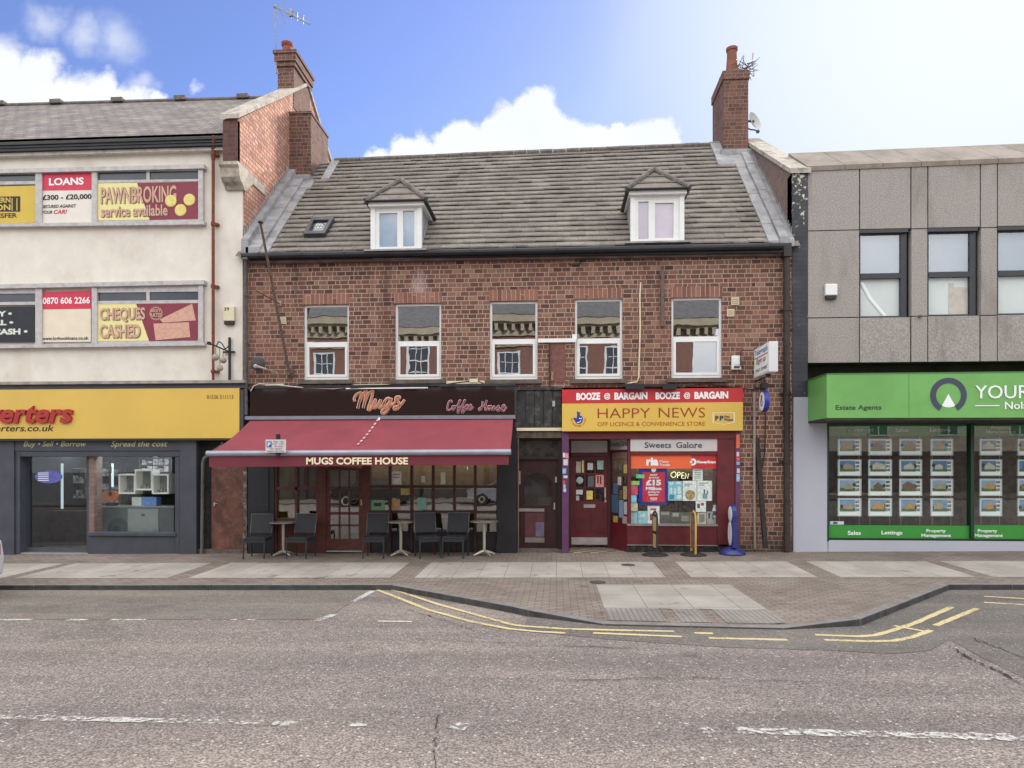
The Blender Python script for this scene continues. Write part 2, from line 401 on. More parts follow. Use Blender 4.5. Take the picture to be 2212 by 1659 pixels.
# ================================================================== SETTING
def GO(x, y, off):                        # point on a sheet lying `off` above the road
    a, b, c = dirv(x, y)
    t = (H + 0.262 - 0.025 * D - off) / (SX * a - 0.025 * b - c)
    return Vector((t * a, t * b - D, H + t * c))
def road_mat(name='road_asphalt', c0=(146, 135, 129), c1=(192, 180, 172), k=1.0, pit=0.62):
    m, N, b = newmat(name); p = pos(N)
    v = N.new('ShaderNodeTexVoronoi', feature='F1'); N.put(v.inputs['Vector'], p); v.inputs['Scale'].default_value = 62.0 * k
    v2 = N.new('ShaderNodeTexVoronoi', feature='F1'); N.put(v2.inputs['Vector'], p); v2.inputs['Scale'].default_value = 110.0 * k
    cc = N.sep(v.outputs['Color'])[0]
    base = N.mix(cc, rgb(*c0), rgb(*c1))
    n1, _ = N.noise(N.vm('MULTIPLY', p, (0.35, 1.2, 1.0)), 0.9, 5.0, 0.6)
    base = N.mix(N.ramp(n1, 0.35, 0.68), N.mix(1.0, base, (0.8, 0.785, 0.78, 1), 'MULTIPLY'), N.mix(1.0, base, (1.08, 1.05, 1.0, 1), 'MULTIPLY'))
    n5, _ = N.noise(p, 0.45, 6.0, 0.7); base = N.mix(N.m('MULTIPLY', N.ramp(n5, 0.55, 0.70), 0.6), base, rgb(118, 113, 102))
    n6, _ = N.noise(N.vm('ADD', p, (7.3, 2.1, 0)), 1.3, 4.0, 0.6); base = N.mix(N.m('MULTIPLY', N.ramp(n6, 0.66, 0.75), 0.4), base, rgb(78, 72, 70))
    trk = N.m('ABSOLUTE', N.m('SINE', N.m('MULTIPLY', N.sep(p)[1], 1.75))); base = N.mix(N.m('MULTIPLY', N.ramp(trk, .7, 1.0), .26), base, rgb(110, 102, 100))
    n2, _ = N.noise(p, 9.0, 5.0, 0.7)
    base = N.mix(N.ramp(n2, 0.3, 0.72), N.mix(1.0, base, (0.8, 0.8, 0.8, 1), 'MULTIPLY'), base)
    n3, _ = N.noise(p, 28.0, 3.0, 0.7)
    pits = N.ramp(N.m('ADD', v.outputs['Distance'], N.m('MULTIPLY', n3, 0.5)), 0.62, 0.98)
    base = N.mix(N.m('MULTIPLY', pits, pit), base, rgb(66, 60, 58))
    wn = N.new('ShaderNodeTexWhiteNoise', noise_dimensions='3D'); N.put(wn.inputs['Vector'], v.outputs['Color'])
    base = N.mix(N.m('GREATER_THAN', wn.outputs[0], 0.99), base, rgb(206, 200, 192))
    N.put(b.inputs['Base Color'], base); b.inputs['Roughness'].default_value = 0.9; b.inputs['Specular IOR Level'].default_value = 0.3
    hh = N.m('ADD', N.m('MULTIPLY', v.outputs['Distance'], -1.0), N.m('MULTIPLY', v2.outputs['Distance'], -0.4))
    N.put(b.inputs['Normal'], N.bump(hh, 0.9, 0.012)); return m
def fine_tarmac(name, a, c):
    m, N, b = newmat(name); p = pos(N)
    n, _ = N.noise(p, 60.0, 4.0, 0.75); n2, _ = N.noise(p, 1.6, 5.0, 0.6)
    base = N.mix(N.ramp(n, 0.3, 0.7), rgb(*a), rgb(*c))
    base = N.mix(N.ramp(n2, 0.35, 0.7), N.mix(1.0, base, (0.85, 0.86, 0.86, 1), 'MULTIPLY'), base)
    N.put(b.inputs['Base Color'], base); b.inputs['Roughness'].default_value = 0.9
    N.put(b.inputs['Normal'], N.bump(n, 0.5, 0.008)); return m
def paving_mat(name, w, h, a, c, joint, off=0.5, ms=0.006, rot=0.0):
    m, N, b = newmat(name); p = pos(N)
    bt = N.new('ShaderNodeTexBrick', offset=off)
    mp = N.new('ShaderNodeMapping'); mp.inputs['Rotation'].default_value = (0, 0, rot); N.put(mp.inputs['Vector'], p)
    N.put(bt.inputs['Vector'], mp.outputs[0]); bt.inputs['Color1'].default_value = rgb(*a); bt.inputs['Color2'].default_value = rgb(*c)
    bt.inputs['Mortar'].default_value = rgb(*joint); bt.inputs['Scale'].default_value = 1.0; bt.inputs['Mortar Size'].default_value = ms
    bt.inputs['Brick Width'].default_value = w; bt.inputs['Row Height'].default_value = h; bt.inputs['Mortar Smooth'].default_value = 0.3
    n, _ = N.noise(p, 1.1, 6.0, 0.65); n2, _ = N.noise(p, 40.0, 4.0, 0.7)
    base = N.mix(N.ramp(n, 0.36, 0.66), N.mix(1.0, bt.outputs[0], (0.78, 0.77, 0.76, 1), 'MULTIPLY'), bt.outputs[0])
    base = N.mix(N.ramp(n2, 0.25, 0.75), N.mix(1.0, base, (0.86, 0.86, 0.86, 1), 'MULTIPLY'), base)
    gs, _ = N.noise(p, 3.2, 3.0, 0.5)
    base = N.mix(N.m('MULTIPLY', N.ramp(gs, 0.64, 0.74), 0.45), base, rgb(60, 56, 54))
    N.put(b.inputs['Base Color'], base); b.inputs['Roughness'].default_value = 0.85
    N.put(b.inputs['Normal'], N.bump(N.m('ADD', N.m('MULTIPLY', bt.outputs['Fac'], -1.0), N.m('MULTIPLY', n2, 0.3)), 0.4, 0.008)); return m
def worn_paint(name, c, keep=0.5, sc=14.0, big=0.5, top=1.0):
    m, N, b = newmat(name); p = pos(N)
    n, _ = N.noise(p, sc, 5.0, 0.75); n2, _ = N.noise(p, 1.4, 3.0)
    b.inputs['Base Color'].default_value = rgb(*c); b.inputs['Roughness'].default_value = 0.8
    f = N.ramp(N.m('ADD', n, N.m('MULTIPLY', N.m('SUBTRACT', n2, 0.5), big)), keep - 0.07, keep + 0.08)
    N.put(b.inputs['Alpha'], N.m('MULTIPLY', N.m('SUBTRACT', 1.0, f), top)); return m
ROAD = road_mat()
mb = MB(); xs = [-70, -30, -16, -8, 0, 8, 16, 30, 70]; ys = [KY + 0.3, -8, -13, -18, -22.5]
g = MB()
g.poly([(-900, -900, -11.5), (900, -900, 9.2), (900, 900, 9.2), (-900, 900, -11.5)])
for v in g.v: v.z = SX * v.x - 0.62
struct(g, 'ground', fine_tarmac('ground_tarmac', (92, 90, 88), (120, 118, 114)), at=(0, 0, 0))
for i in range(len(xs) - 1):
    for j in range(len(ys) - 1):
        mb.poly([(xs[i], ys[j + 1], zr(xs[i], ys[j + 1])), (xs[i + 1], ys[j + 1], zr(xs[i + 1], ys[j + 1])), (xs[i + 1], ys[j], zr(xs[i + 1], ys[j])), (xs[i], ys[j], zr(xs[i], ys[j]))])
struct(mb, 'road', ROAD, at=(0, 0, 0))
BLOCK = paving_mat('block_paving', 0.2, 0.1, (132, 119, 109), (148, 135, 124), (84, 76, 70), ms=0.007)
SLAB = paving_mat('paving_slabs', 0.46, 1.32, (172, 164, 155), (181, 173, 164), (120, 112, 106), off=0.0, ms=0.005)
TACT = paving_mat('tactile_slabs', 0.067, 0.067, (150, 142, 134), (162, 154, 146), (130, 122, 116), off=0.0, ms=0.014)
KERB = M('kerb_stone', (128, 122, 118), 0.85, var=0.14, scale=6, bump=0.2, dirt=(80, 76, 74), dscale=2.0, damt=0.4)
# build-out outline along the kerb
fr = [GO(845, 1265, 0.085), GO(1106, 1310, 0.085), GO(1143, 1318, 0.085), GO(1306, 1348, 0.018), GO(1688, 1357, 0.018), GO(1856, 1337, 0.085), GO(2071, 1269, 0.085)]
fr[0].y = KY; fr[-1].y = KY
fr[0].z = zp(fr[0].x, KY); fr[-1].z = zp(fr[-1].x, KY)
mb = MB()
xs = [-60, -20, -10, fr[0].x] + [p.x for p in fr[1:-1]] + [fr[-1].x, 14, 20, 60]
for i in range(len(xs) - 1):
    a, b = xs[i], xs[i + 1]
    mb.poly([(a, KY, zp(a, KY)), (b, KY, zp(b, KY)), (b, 4.5, zp(b, 4.5)), (a, 4.5, zp(a, 4.5))])
bk = [Vector((p.x, KY, zp(p.x, KY))) for p in fr]
for i in range(len(fr) - 1):
    q = [fr[i], fr[i + 1]] + ([bk[i + 1]] if i + 1 < len(fr) - 1 else []) + ([bk[i]] if i else [])
    if len(q) > 2: mb.poly(q)
struct(mb, 'pavement', BLOCK, at=(0, 0, 0))
# kerb stones, one run
mb = MB()
line = [Vector((-60, KY, zp(-60, KY))), Vector((-9, KY, zp(-9, KY)))] + fr + [Vector((12, KY, zp(12, KY))), Vector((60, KY, zp(60, KY)))]
for i in range(len(line) - 1):
    a, b = line[i], line[i + 1]; d = (b - a); d.z = 0; L = d.length; d.normalize(); nrm = Vector((d.y, -d.x, 0))
    if nrm.y > 0: nrm = -nrm
    cnt = max(1, int(L / 0.92))
    for k in range(cnt):
        p = a.lerp(b, k / cnt + (0.004 / L)); q = a.lerp(b, (k + 1) / cnt - (0.004 / L))
        up = Vector((0, 0, 0.006)); jz = Vector((0, 0, random.uniform(-0.003, 0.003)))
        f0, f1 = p + nrm * 0.02 + up + jz, q + nrm * 0.02 + up + jz
        g0, g1 = p - nrm * 0.12 + up + jz, q - nrm * 0.12 + up + jz
        dn = Vector((0, 0, -0.3))
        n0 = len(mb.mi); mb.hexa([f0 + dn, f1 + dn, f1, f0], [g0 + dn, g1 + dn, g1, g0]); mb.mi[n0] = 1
struct(mb, 'kerb', [KERB, M('dark_kerb_face', (70, 67, 66), .9, var=.25, scale=5, bump=.2)], at=(0, 0, 0), bevel=0.012)  # front face of each stone in a darker grey than its top
# slabs set into the block paving
mb = MB()
slabs = [((-260, 1216), (135, 1214), (5, 1253), (-420, 1254)), ((160, 1215), (465, 1212), (361, 1251), (30, 1253)), ((505, 1211), (888, 1211), (842, 1251), (402, 1254)),
         ((935, 1209), (1406, 1209), (1440, 1252), (897, 1250)), ((1456, 1209), (1701, 1209), (1768, 1255), (1496, 1254)),
         ((1740, 1210), (2020, 1211), (2108, 1257), (1828, 1256)), ((2045, 1213), (2330, 1215), (2480, 1260), (2170, 1258))]
for tl, tr, br, bl in slabs:
    xl = (G(*tl).x + G(*bl).x) / 2; xr = (G(*tr).x + G(*br).x) / 2
    yt = -1.28; yb = -2.92
    mb.poly([(xl, yb, zp(xl, yb) + .004), (xr, yb, zp(xr, yb) + .004), (xr, yt, zp(xr, yt) + .004), (xl, yt, zp(xl, yt) + .004)])
struct(mb, 'paving_slabs', SLAB, at=(0, 0, 0))
def on_buildout(X, t):       # t 0 at back edge, 1 at the kerb
    for i in range(len(fr) - 1):
        if fr[i].x <= X <= fr[i + 1].x:
            k = (X - fr[i].x) / (fr[i + 1].x - fr[i].x); f = fr[i].lerp(fr[i + 1], k); b = bk[i].lerp(bk[i + 1], k)
            return b.lerp(f, t)
SLAB2 = paving_mat('crossing_slabs', 0.62, 0.9, (166, 159, 150), (174, 166, 158), (114, 108, 102), off=0.0, ms=0.006)
mb = MB(); tb = MB()
xa, xb = G(1296, 1290).x, G(1610, 1290).x
n = 12
for i in range(n):
    a, b = xa + (xb - xa) * i / n, xa + (xb - xa) * (i + 1) / n
    q = [on_buildout(a, 0.0), on_buildout(b, 0.0), on_buildout(b, 0.66), on_buildout(a, 0.66)]
    mb.poly([p + Vector((0, 0, 0.006)) for p in q])
    if i not in (4, 7):
        q = [on_buildout(a, 0.66), on_buildout(b, 0.66), on_buildout(b, 0.93), on_buildout(a, 0.93)]
        tb.poly([p + Vector((0, 0, 0.006)) for p in q])
struct(mb, 'crossing_slabs', SLAB2, at=(0, 0, 0)); struct(tb, 'tactile_paving', TACT, at=(0, 0, 0))
# opposite pavement
mb = MB(); mb.box(-60, 60, -27.5, -22.4, -1.3, -0.0)
for v in mb.v: v.z = zr(v.x, -22.4) + (0.1 if v.z > -0.5 else -0.3)
struct(mb, 'pavement', BLOCK, at=(0, -25, 0))
# parking bay and patch of finer tarmac
mb = MB(); q = []
for x, y in [(-300, 1338), (700, 1338), (800, 1276), (-300, 1276)]: q.append(GO(x, y, .004))
q[2].y = q[3].y = KY - 0.03; q[2].z = zr(q[2].x, q[2].y) + .004; q[3].z = zr(q[3].x, q[3].y) + .004
mb.poly(q); struct(mb, 'parking_bay', road_mat('bay_tarmac', (140, 132, 123), (180, 171, 161), 1.5, .5), at=(0, 0, 0))
mb = MB()
mb.poly([GO(*p, .004) for p in [(1130, 1362), (1300, 1380), (1560, 1398), (1800, 1405), (1930, 1412), (2010, 1405), (2050, 1380), (2120, 1420), (2330, 1520), (2700, 1560), (2700, 1272), (2330, 1268), (2080, 1265), (1965, 1300), (1856, 1344), (1690, 1352), (1306, 1344), (1143, 1322)]])
struct(mb, 'road_patch', road_mat('patch_tarmac', (126, 121, 115), (164, 157, 150), 1.6, .45), at=(0, 0, 0))
def ribbon(mb, pts, w, off=.009, jit=0.0):
    P = [GO(x, y, off) for x, y in pts]
    L, Rr = [], []
    for i, p in enumerate(P):
        d = P[min(i + 1, len(P) - 1)] - P[max(i - 1, 0)]; d.z = 0; d.normalize(); nn = Vector((-d.y, d.x, 0)) * (w / 2 * (1 + random.uniform(-jit, jit)))
        L.append(p + nn); Rr.append(p - nn)
    for i in range(len(P) - 1): mb.poly([L[i], L[i + 1], Rr[i + 1], Rr[i]])
def dense(pts, n=6):
    o = []
    for i in range(len(pts) - 1):
        for k in range(n): o.append(tuple(pts[i][j] + (pts[i + 1][j] - pts[i][j]) * k / n for j in (0, 1)))
    return o + [pts[-1]]
YEL = worn_paint('worn_yellow_paint', (210, 192, 142), 0.61, 22.0, .4, .92)
mb = MB()
for pts in ([(830, 1268), (870, 1280), (950, 1306), (1065, 1338), (1106, 1349)], [(1106, 1349), (1128, 1352), (1218, 1358), (1330, 1361), (1456, 1363.5)],
            [(1500, 1367), (1540, 1368)], [(1761, 1371), (1856, 1374.5), (1890, 1372), (1920, 1364), (1976, 1346), (2010, 1331), (2056, 1311)],
            [(815, 1274), (860, 1291), (925, 1317), (1020, 1343), (1100, 1358), (1160, 1364), (1221, 1367)], [(1281, 1367), (1473, 1375)], [(1531, 1378), (1701, 1382)],
            [(1781, 1382), (1880, 1385), (1931, 1384), (1971, 1376), (2011, 1361)], [(2021, 1351), (2060, 1335), (2111, 1314)],
            [(2126, 1288), (2212, 1293), (2400, 1300)], [(2126, 1301), (2212, 1306), (2400, 1313)], [(1930, 1351), (2000, 1364)]):
    ribbon(mb, dense(pts), 0.075, jit=0.15)
struct(mb, 'yellow_line', YEL, at=(0, 0, 0))
WHT = worn_paint('worn_white_paint_line', (212, 208, 202), 0.52, 22.0, .4, .8)
WHT2 = worn_paint('very_worn_white_line', (216, 212, 206), 0.485, 20.0, .3, .75)
mb = MB()
for a, b in ((-60, 70), (148, 190), (240, 262), (267, 315), (440, 458), (498, 512), (530, 552)): ribbon(mb, dense([(a, 1338.5), (b, 1338.5)], 3), 0.085, jit=.2)
ribbon(mb, dense([(816, 1341.5), (890, 1342.5)]), 0.07, jit=.2)
ribbon(mb, dense([(762, 1300), (806, 1276)]), 0.10, jit=.2); ribbon(mb, dense([(684, 1341), (722, 1327)]), 0.10, jit=.2)
struct(mb, 'bay_line', WHT, at=(0, 0, 0))
mb = MB()
ribbon(mb, dense([(-200, 1546), (0, 1548), (250, 1554), (500, 1559)], 14), 0.10, jit=.3)
for a_, b_ in ((512, 570), (590, 640), (690, 720), (755, 792)): ribbon(mb, dense([(a_, 1559 + (a_ - 500) * .024), (b_, 1559 + (b_ - 500) * .024)], 6), 0.07, jit=.5)
ribbon(mb, dense([(975, 1567), (1010, 1570)]), 0.12, jit=.4); ribbon(mb, dense([(1515, 1577), (1540, 1576)]), 0.12, jit=.4)
ribbon(mb, dense([(1590, 1577), (1800, 1583), (2000, 1587), (2212, 1593), (2500, 1602)], 14), 0.115, jit=.25)
struct(mb, 'centre_line', WHT2, at=(0, 0, 0))
CRK = worn_paint('road_crack_dark', (38, 35, 35), 0.55, 10.0)
mb = MB()
def crack(pts, w):
    q = [(x + random.uniform(-4, 4), y + random.uniform(-2, 2)) for x, y in dense(pts, 9)]; ribbon(mb, q, w, .012, .7)
crack([(948, 1545), (938, 1600), (942, 1659), (930, 1720)], .010)
crack([(2051, 1396), (2110, 1430), (2160, 1450), (2300, 1520)], .022); crack([(2090, 1375), (2150, 1395), (2260, 1440)], .014)
crack([(900, 1380), (1106, 1390), (1400, 1400)], .012); crack([(1200, 1470), (1500, 1462), (1900, 1480)], .01); crack([(880, 1315), (960, 1340), (1020, 1362)], .012)
struct(mb, 'road_crack', CRK, at=(0, 0, 0))
mb = MB()
for x, y in ((1357, 1221), (1291, 1258)):
    c = G(x, y); mb.lathe([(0.001, .012), (.13, .012), (.135, .004)], c, 18)
    o = mb.build('manhole_cover', M('iron_cover', (84, 80, 78), .7, .3, var=.3, scale=30)); mb = MB()
    tag(o, 'small dark iron cover set in the pale slabs before the maroon shop' if x > 1300 else 'small dark iron cover in the block paving behind the crossing slabs', 'manhole cover', 'iron covers in the pavement')

# ================================================================== WHITE BUILDING (left)
GX = W(527, 560, 0).x                      # party line between white and brick building
wb = empty('white_building', (-12, 2, 0), 'cream rendered building with slate roof, advert windows and a yellow shop front', 'building')
mb = MB(); X0, X1, Z0, Z1 = R(-400, 300, 524, 836, 0); ZT = W(250, 306, 0).z
XLW = -21.0
mb.wall(XLW, X1, Z0, ZT, 0, [], 0.1)
mb.poly([(X1, 0, 0), (X1, .6, 0), (X1, .6, ZT), (X1, 0, ZT)])
mb.build('wall', RENDER_W, wb)
EL, ER = W(0, 302, -.25), W(494, 287, -.25); YR = 4.0
RL, RRt = W(0, 229, YR), W(560, 213, YR)
def ext(a, b, X): k = (X - a.x) / (b.x - a.x); return a.lerp(b, k)
SLATE = None
def slate_mat(name, row, wid, a, c, joint, axisscale=1.74):
    m, N, b = newmat(name); p = pos(N); x, y, z = N.sep(p)
    bt = N.new('ShaderNodeTexBrick', offset=.5); N.put(bt.inputs['Vector'], N.com(x, N.m('MULTIPLY', z, axisscale), 0))
    bt.inputs['Color1'].default_value = rgb(*a); bt.inputs['Color2'].default_value = rgb(*c); bt.inputs['Mortar'].default_value = rgb(*joint)
    bt.inputs['Scale'].default_value = 1; bt.inputs['Mortar Size'].default_value = .012; bt.inputs['Brick Width'].default_value = wid; bt.inputs['Row Height'].default_value = row
    n, _ = N.noise(N.vm('MULTIPLY', p, (1, 1, 1.6)), 1.4, 6, .7); n2, _ = N.noise(p, 14, 4, .7)
    base = N.mix(N.ramp(n, .35, .68), N.mix(1.0, bt.outputs[0], (.7, .68, .7, 1), 'MULTIPLY'), N.mix(1.0, bt.outputs[0], (1.15, 1.14, 1.06, 1), 'MULTIPLY'))
    base = N.mix(N.ramp(n2, .3, .8), N.mix(1.0, base, (.75, .75, .76, 1), 'MULTIPLY'), N.mix(1.0, base, (1.2, 1.2, 1.16, 1), 'MULTIPLY'))
    N.put(b.inputs['Base Color'], base); b.inputs['Roughness'].default_value = .8
    fz = N.m('FRACT', N.m('DIVIDE', N.m('MULTIPLY', z, axisscale), row))
    N.put(b.inputs['Normal'], N.bump(N.m('ADD', N.m('MULTIPLY', fz, -1.0), N.m('MULTIPLY', n2, .4)), .7, .02)); return m
SLATE = slate_mat('weathered_slate', .24, .3, (122, 112, 110), (144, 134, 128), (56, 50, 52))
mb = MB(); XL, XR = XLW, GX - .15
e0, e1, r0, r1 = ext(EL, ER, XL), ext(EL, ER, XR), ext(RL, RRt, XL), ext(RL, RRt, XR)
dn = Vector((0, 0, -.06))
mb.hexa([e0 + dn, e1 + dn, e1, e0], [r0 + dn, r1 + dn, r1, r0])
bb0, bb1 = r0 + Vector((0, 4.3, -3.0)), r1 + Vector((0, 4.3, -3.0))
mb.hexa([r0 + dn, r1 + dn, r1, r0], [bb0 + dn, bb1 + dn, bb1, bb0])
roof = mb.build('roof', SLATE, wb)
mb = MB(); mb.tube([r0 + Vector((0, 0, .0)), r1], .07, 8)
for x in (-120, 3, 125, 257, 392, 527):
    p = ext(RL, RRt, W(x, 220, YR).x); mb.box(p.x - .16, p.x + .16, YR - .13, YR + .13, p.z - .02, p.z + .095)
mb.build('ridge_tiles', M('grey_ridge', (104, 98, 92), .85, var=.25, scale=9), roof)
mb = MB(); t = Vector((0, 0, -.055)); hgt = Vector((0, 0, -.235))
mb.hexa([e0 + t, e1 + t, e1, e0], [p + Vector((0, .2, -.055)) if q == 0 else p + Vector((0, .2, 0)) for q, p in ((0, e0), (0, e1), (1, e1), (1, e0))])
mb.build('eaves_lip', M('grey_lip', (112, 110, 112), .7, var=.1), wb)
mb = MB(); o = Vector((0, .03, 0))
for (k0, k1, oy) in ((.06, .12, .0), (.12, .175, .03), (.175, .235, .05)):
    a = Vector((0, oy, -k1)); b = Vector((0, oy, -k0))
    mb.hexa([e0 + a, e1 + a, e1 + b, e0 + b], [e0 + Vector((0, .24, -k1)), e1 + Vector((0, .24, -k1)), e1 + Vector((0, .24, -k0)), e0 + Vector((0, .24, -k0))])
mb.build('gutter', GUTTER, wb)
mb = MB(); a = Vector((0, .12, -.31)); b = Vector((0, .12, -.24)); mb.hexa([e0 + a, e1 + a, e1 + b, e0 + b], [e0 + a + Vector((0, .14, 0)), e1 + a + Vector((0, .14, 0)), e1 + b + Vector((0, .14, 0)), e0 + b + Vector((0, .14, 0))])
mb.build('soffit_board', WHITE_D, wb)
# gable wall with coping, kneeler and chimney
cf = W(513, 258, -.3); zf = cf.z; cr_ = W(632, 196, 3.15); sl_ = (cr_.z - zf) / 3.45; YG = 3.9; zg = zf + sl_ * (YG + .3)
zk = W(520, 352, -.25).z
mb = MB(); gt = .32
mb.prism([(GX, .04, 2.5), (GX, .04, zk), (GX, -.3, zk), (GX, -.3, zf), (GX, YG, zg), (GX, 9.3, zg - 3.4), (GX, 9.3, 2.5)], (-gt, 0, 0))
mb.build('gable_wall', BRICK_GB, wb)
mb = MB()
mb.box(GX - gt - .01, GX - .0, -.312, -.2, zk, zf - .02); mb.build('gable_pier', brick_mat('pier_brick', [(84, 60, 58), (98, 70, 66)], (110, 92, 88), course=.1, stain=.3), wb)
mb = MB(); cw = .05
mb.prism([(GX + cw, -.36, zf), (GX + cw, -.36, zf + .1), (GX + cw, YG, zg + .1), (GX + cw, 9.3, zg - 3.3), (GX + cw, 9.3, zg - 3.4), (GX + cw, YG, zg)], (-gt - 2 * cw, 0, 0))
mb.build('coping', STONE, wb)
mb = MB(); kx0, kx1 = GX - .40, GX + .03
prof = [(-.36, zk), (-.36, zk - .07), (-.30, zk - .12), (-.29, zk - .2), (-.27, zk - .3), (-.2, zk - .38), (-.1, zk - .43), (-.06, zk - .5), (.05, zk - .5), (.4, zk - .2), (1.1, zk - .2), (1.1, zk)]
mb.prism([(kx1, a, b) for a, b in prof], (kx0 - kx1, 0, 0)); mb.build('kneeler', STONE, wb)
ych0, ych1 = 2.9, 4.1; a = W(600, 150, ych0).x; b = W(635, 150, ych0).x
ztop = W(618, 118, ych0).z; zb = W(618, 200, ych0).z - .4
mb = MB(); mb.box(a, b, ych0, ych1, zb, ztop - .1); z2 = ztop
mb.box(a - .04, b + .04, ych0 - .04, ych1 + .04, z2 - .32, z2 - .2); mb.box(a - .07, b + .07, ych0 - .07, ych1 + .07, z2 - .2, z2); mb.box(a - .1, b + .1, ych0 - .1, ych1 + .1, z2, z2 + .08)
chm = mb.build('chimney', BRICK_DK, wb)
TERRA = M('terracotta', (158, 84, 66), .8, var=.2, scale=10, dirt=(90, 66, 60), dscale=3, damt=.5)
ORANGE_T = M('orange_terracotta', (132, 80, 60), .8, var=.15, scale=8, dirt=(110, 66, 50), dscale=3, damt=.4)
def pot(c, r, h, par, mat):
    m = MB(); m.lathe([(r * 1.08, 0), (r, .06), (r * .92, h * .75), (r * .95, h - .1), (r * 1.16, h - .07), (r * 1.18, h), (r * .8, h), (r * .75, h - .15)], c, 16)
    return m.build('chimney_pot', mat, par, smooth=True)
pc = W(620, 110, ych0 + .2)
for k in range(3): pot((pc.x, ych0 + .22 + k * .38, z2 + .07), .13, .34 if k else .36, chm, TERRA)
# rust red downpipe
mb = MB(); px = lambda y, Y=-.1: W(460.5, y, Y)
mb.tube([W(462, 293, -.22), W(463, 305, -.2), W(461, 322, -.1), px(345)], .045); mb.tube([px(335), px(740)], .035); mb.tube([px(740), px(828)], .03)
for y in (337, 487, 622, 806): p = px(y); mb.tube([p, p + Vector((0, 0, .07))], .052); mb.box(p.x - .0, p.x + .1, -.1, 0, p.z + .01, p.z + .06)
mb.build('downpipe', RUST, wb, smooth=True)
# window bands
WGREY = M('grey_white_window_paint', (188, 184, 182), .6, var=.08, scale=10, dirt=(120, 122, 132), dscale=6, damt=.4)
PANE_G = M('dusty_dark_pane', (70, 76, 84), .12, var=.1, scale=2)
def band(top, bot, tl, pan, par):
    # pairs are (y at x=0, y at x=440)
    def yy(p, x): return p[0] + (p[1] - p[0]) * x / 440.0
    w = MB()
    def fr4(x0, x1, pt, pb, Yf, Yb=0.0): w.pbox4((x0, yy(pt, x0)), (x1, yy(pt, x1)), (x1, yy(pb, x1)), (x0, yy(pb, x0)), Yf, Yb)
    off = lambda p, d: (p[0] + d, p[1] + d)
    xs_ = [-230, -60, 76, 90, 198, 209, 427]
    fr4(-230, 441, top, off(top, 9), -.13); fr4(-230, 441, off(bot, -7), bot, -.12); fr4(428, 438, off(top, 9), off(bot, -7), -.09)
    for a_, b_ in ((-60, -48), (76, 90), (198, 209)): fr4(a_, b_, off(top, 9), off(bot, -7), -.09)
    fr4(-230, 76, off(tl, 18), pan, -.06); fr4(209, 428, off(tl, 18), pan, -.06); fr4(-230, 76, off(top, 9), tl, -.06); fr4(209, 428, off(top, 9), tl, -.06)
    fr4(316, 323, tl, off(tl, 18), -.06); fr4(209, 428, (pan[0] + 84 - 3, pan[1] + 84 - 5), off(bot, -7), -.05)
    fr = w.build('window', WGREY, par)
    for a_, b_ in ((-48, 76), (209, 316), (323, 428)):
        w = MB(); fr4(a_, b_, tl, off(tl, 18), -.035); w.build('pane', PANE_G, fr)
    return fr
band((365, 354.5), (489.5, 484.5), (374, 368.5), (399, 391), wb); band((614, 605), (752, 746), (634.5, 629.5), (659, 654.5), wb)

def placard(name, label, cat, tl, tr, br, bl, Yf, mat, th=.02, group=None):
    w = MB(); w.pbox4(tl, tr, br, bl, Yf, Yf + th); o = w.build(name, mat); return tag(o, label, cat, group)
def letters(par, items, mat, Y, name='lettering', depth=0.0):
    w = MB()
    for it in items:
        s, x0, y0, x1, y1 = it[:5]; k = it[5] if len(it) > 5 else {}
        ptext(w, s, x0, y0, x1, y1, Y, k.get('b', 0), k.get('s', 0), depth)
    return w.build(name, mat, par, fix=False)
LCREAM = M('pale_yellow_print', (226, 218, 150), .6, var=.02); BURG = M('burgundy_print', (128, 42, 62), .55, var=.05); PAPER = M('white_print', (222, 216, 206), .6, var=.03)
MUST = M('mustard_print', (206, 176, 70), .6, var=.03); PINKTAN = M('tan_pink_letters', (200, 160, 138), .6, var=.05); BROWN_I = M('brown_shadow_ink', (112, 74, 66), .6, var=0); REDP = M('rose_red_print', (204, 48, 78), .55, var=.04)
o = placard('poster', 'mustard money transfer advert in the topmost window band, cut by the frame', 'poster', (-48, 404), (76, 401), (76, 481), (-48, 483), -.05, MUST)
w = MB(); w.pbox4((-48, 425), (43.5, 424), (43.5, 457), (-48, 457), -.054, -.045); w.build('black_block', INK, o)
letters(o, [('WESTERN', -46, 427, 23, 439, {'b': .03}), ('UNION', -46, 442, 23, 455, {'b': .03})], MUST, -.0545)
w = MB(); w.pbox(25, 428, 27, 455, -.058, -.053); w.pbox(35.5, 428, 37.5, 455, -.058, -.053); w.build('bars', MUST, o)
letters(o, [('TRANSFER', -44, 461, 37, 471, {'b': .02})], INK, -.051)
o = placard('poster', 'red and white loans advert in the upper window band', 'poster', (90, 377), (198, 371), (198, 481), (90, 482), -.05, PAPER)
w = MB(); w.pbox4((90, 377), (198, 370.5), (198, 410), (90, 411.5), -.056, -.045); w.build('red_header', REDP, o)
letters(o, [('LOANS', 106, 384, 181, 400, {'b': .035})], WHITE_I, -.057)
letters(o, [('£300 - £20,000', 92, 420, 198, 433, {'b': .03}), ('SECURED AGAINST', 91.5, 442, 165, 449, {'b': .02, 's': .25}), ('YOUR', 91.5, 455, 113, 462, {'b': .02, 's': .25})], INK, -.051)
letters(o, [('CAR!', 116, 453, 145, 462, {'b': .03, 's': .25})], REDP, -.051)
o = placard('poster', 'pawnbroking service advert in cream and burgundy with three gold coins', 'poster', (211, 396), (427, 392), (427, 473), (211, 476), -.055, LCREAM)
w = MB(); w.pbox4((296, 395), (427, 392.3), (427, 472.5), (323, 474.5), -.059, -.05); w.build('burgundy_field', BURG, o)
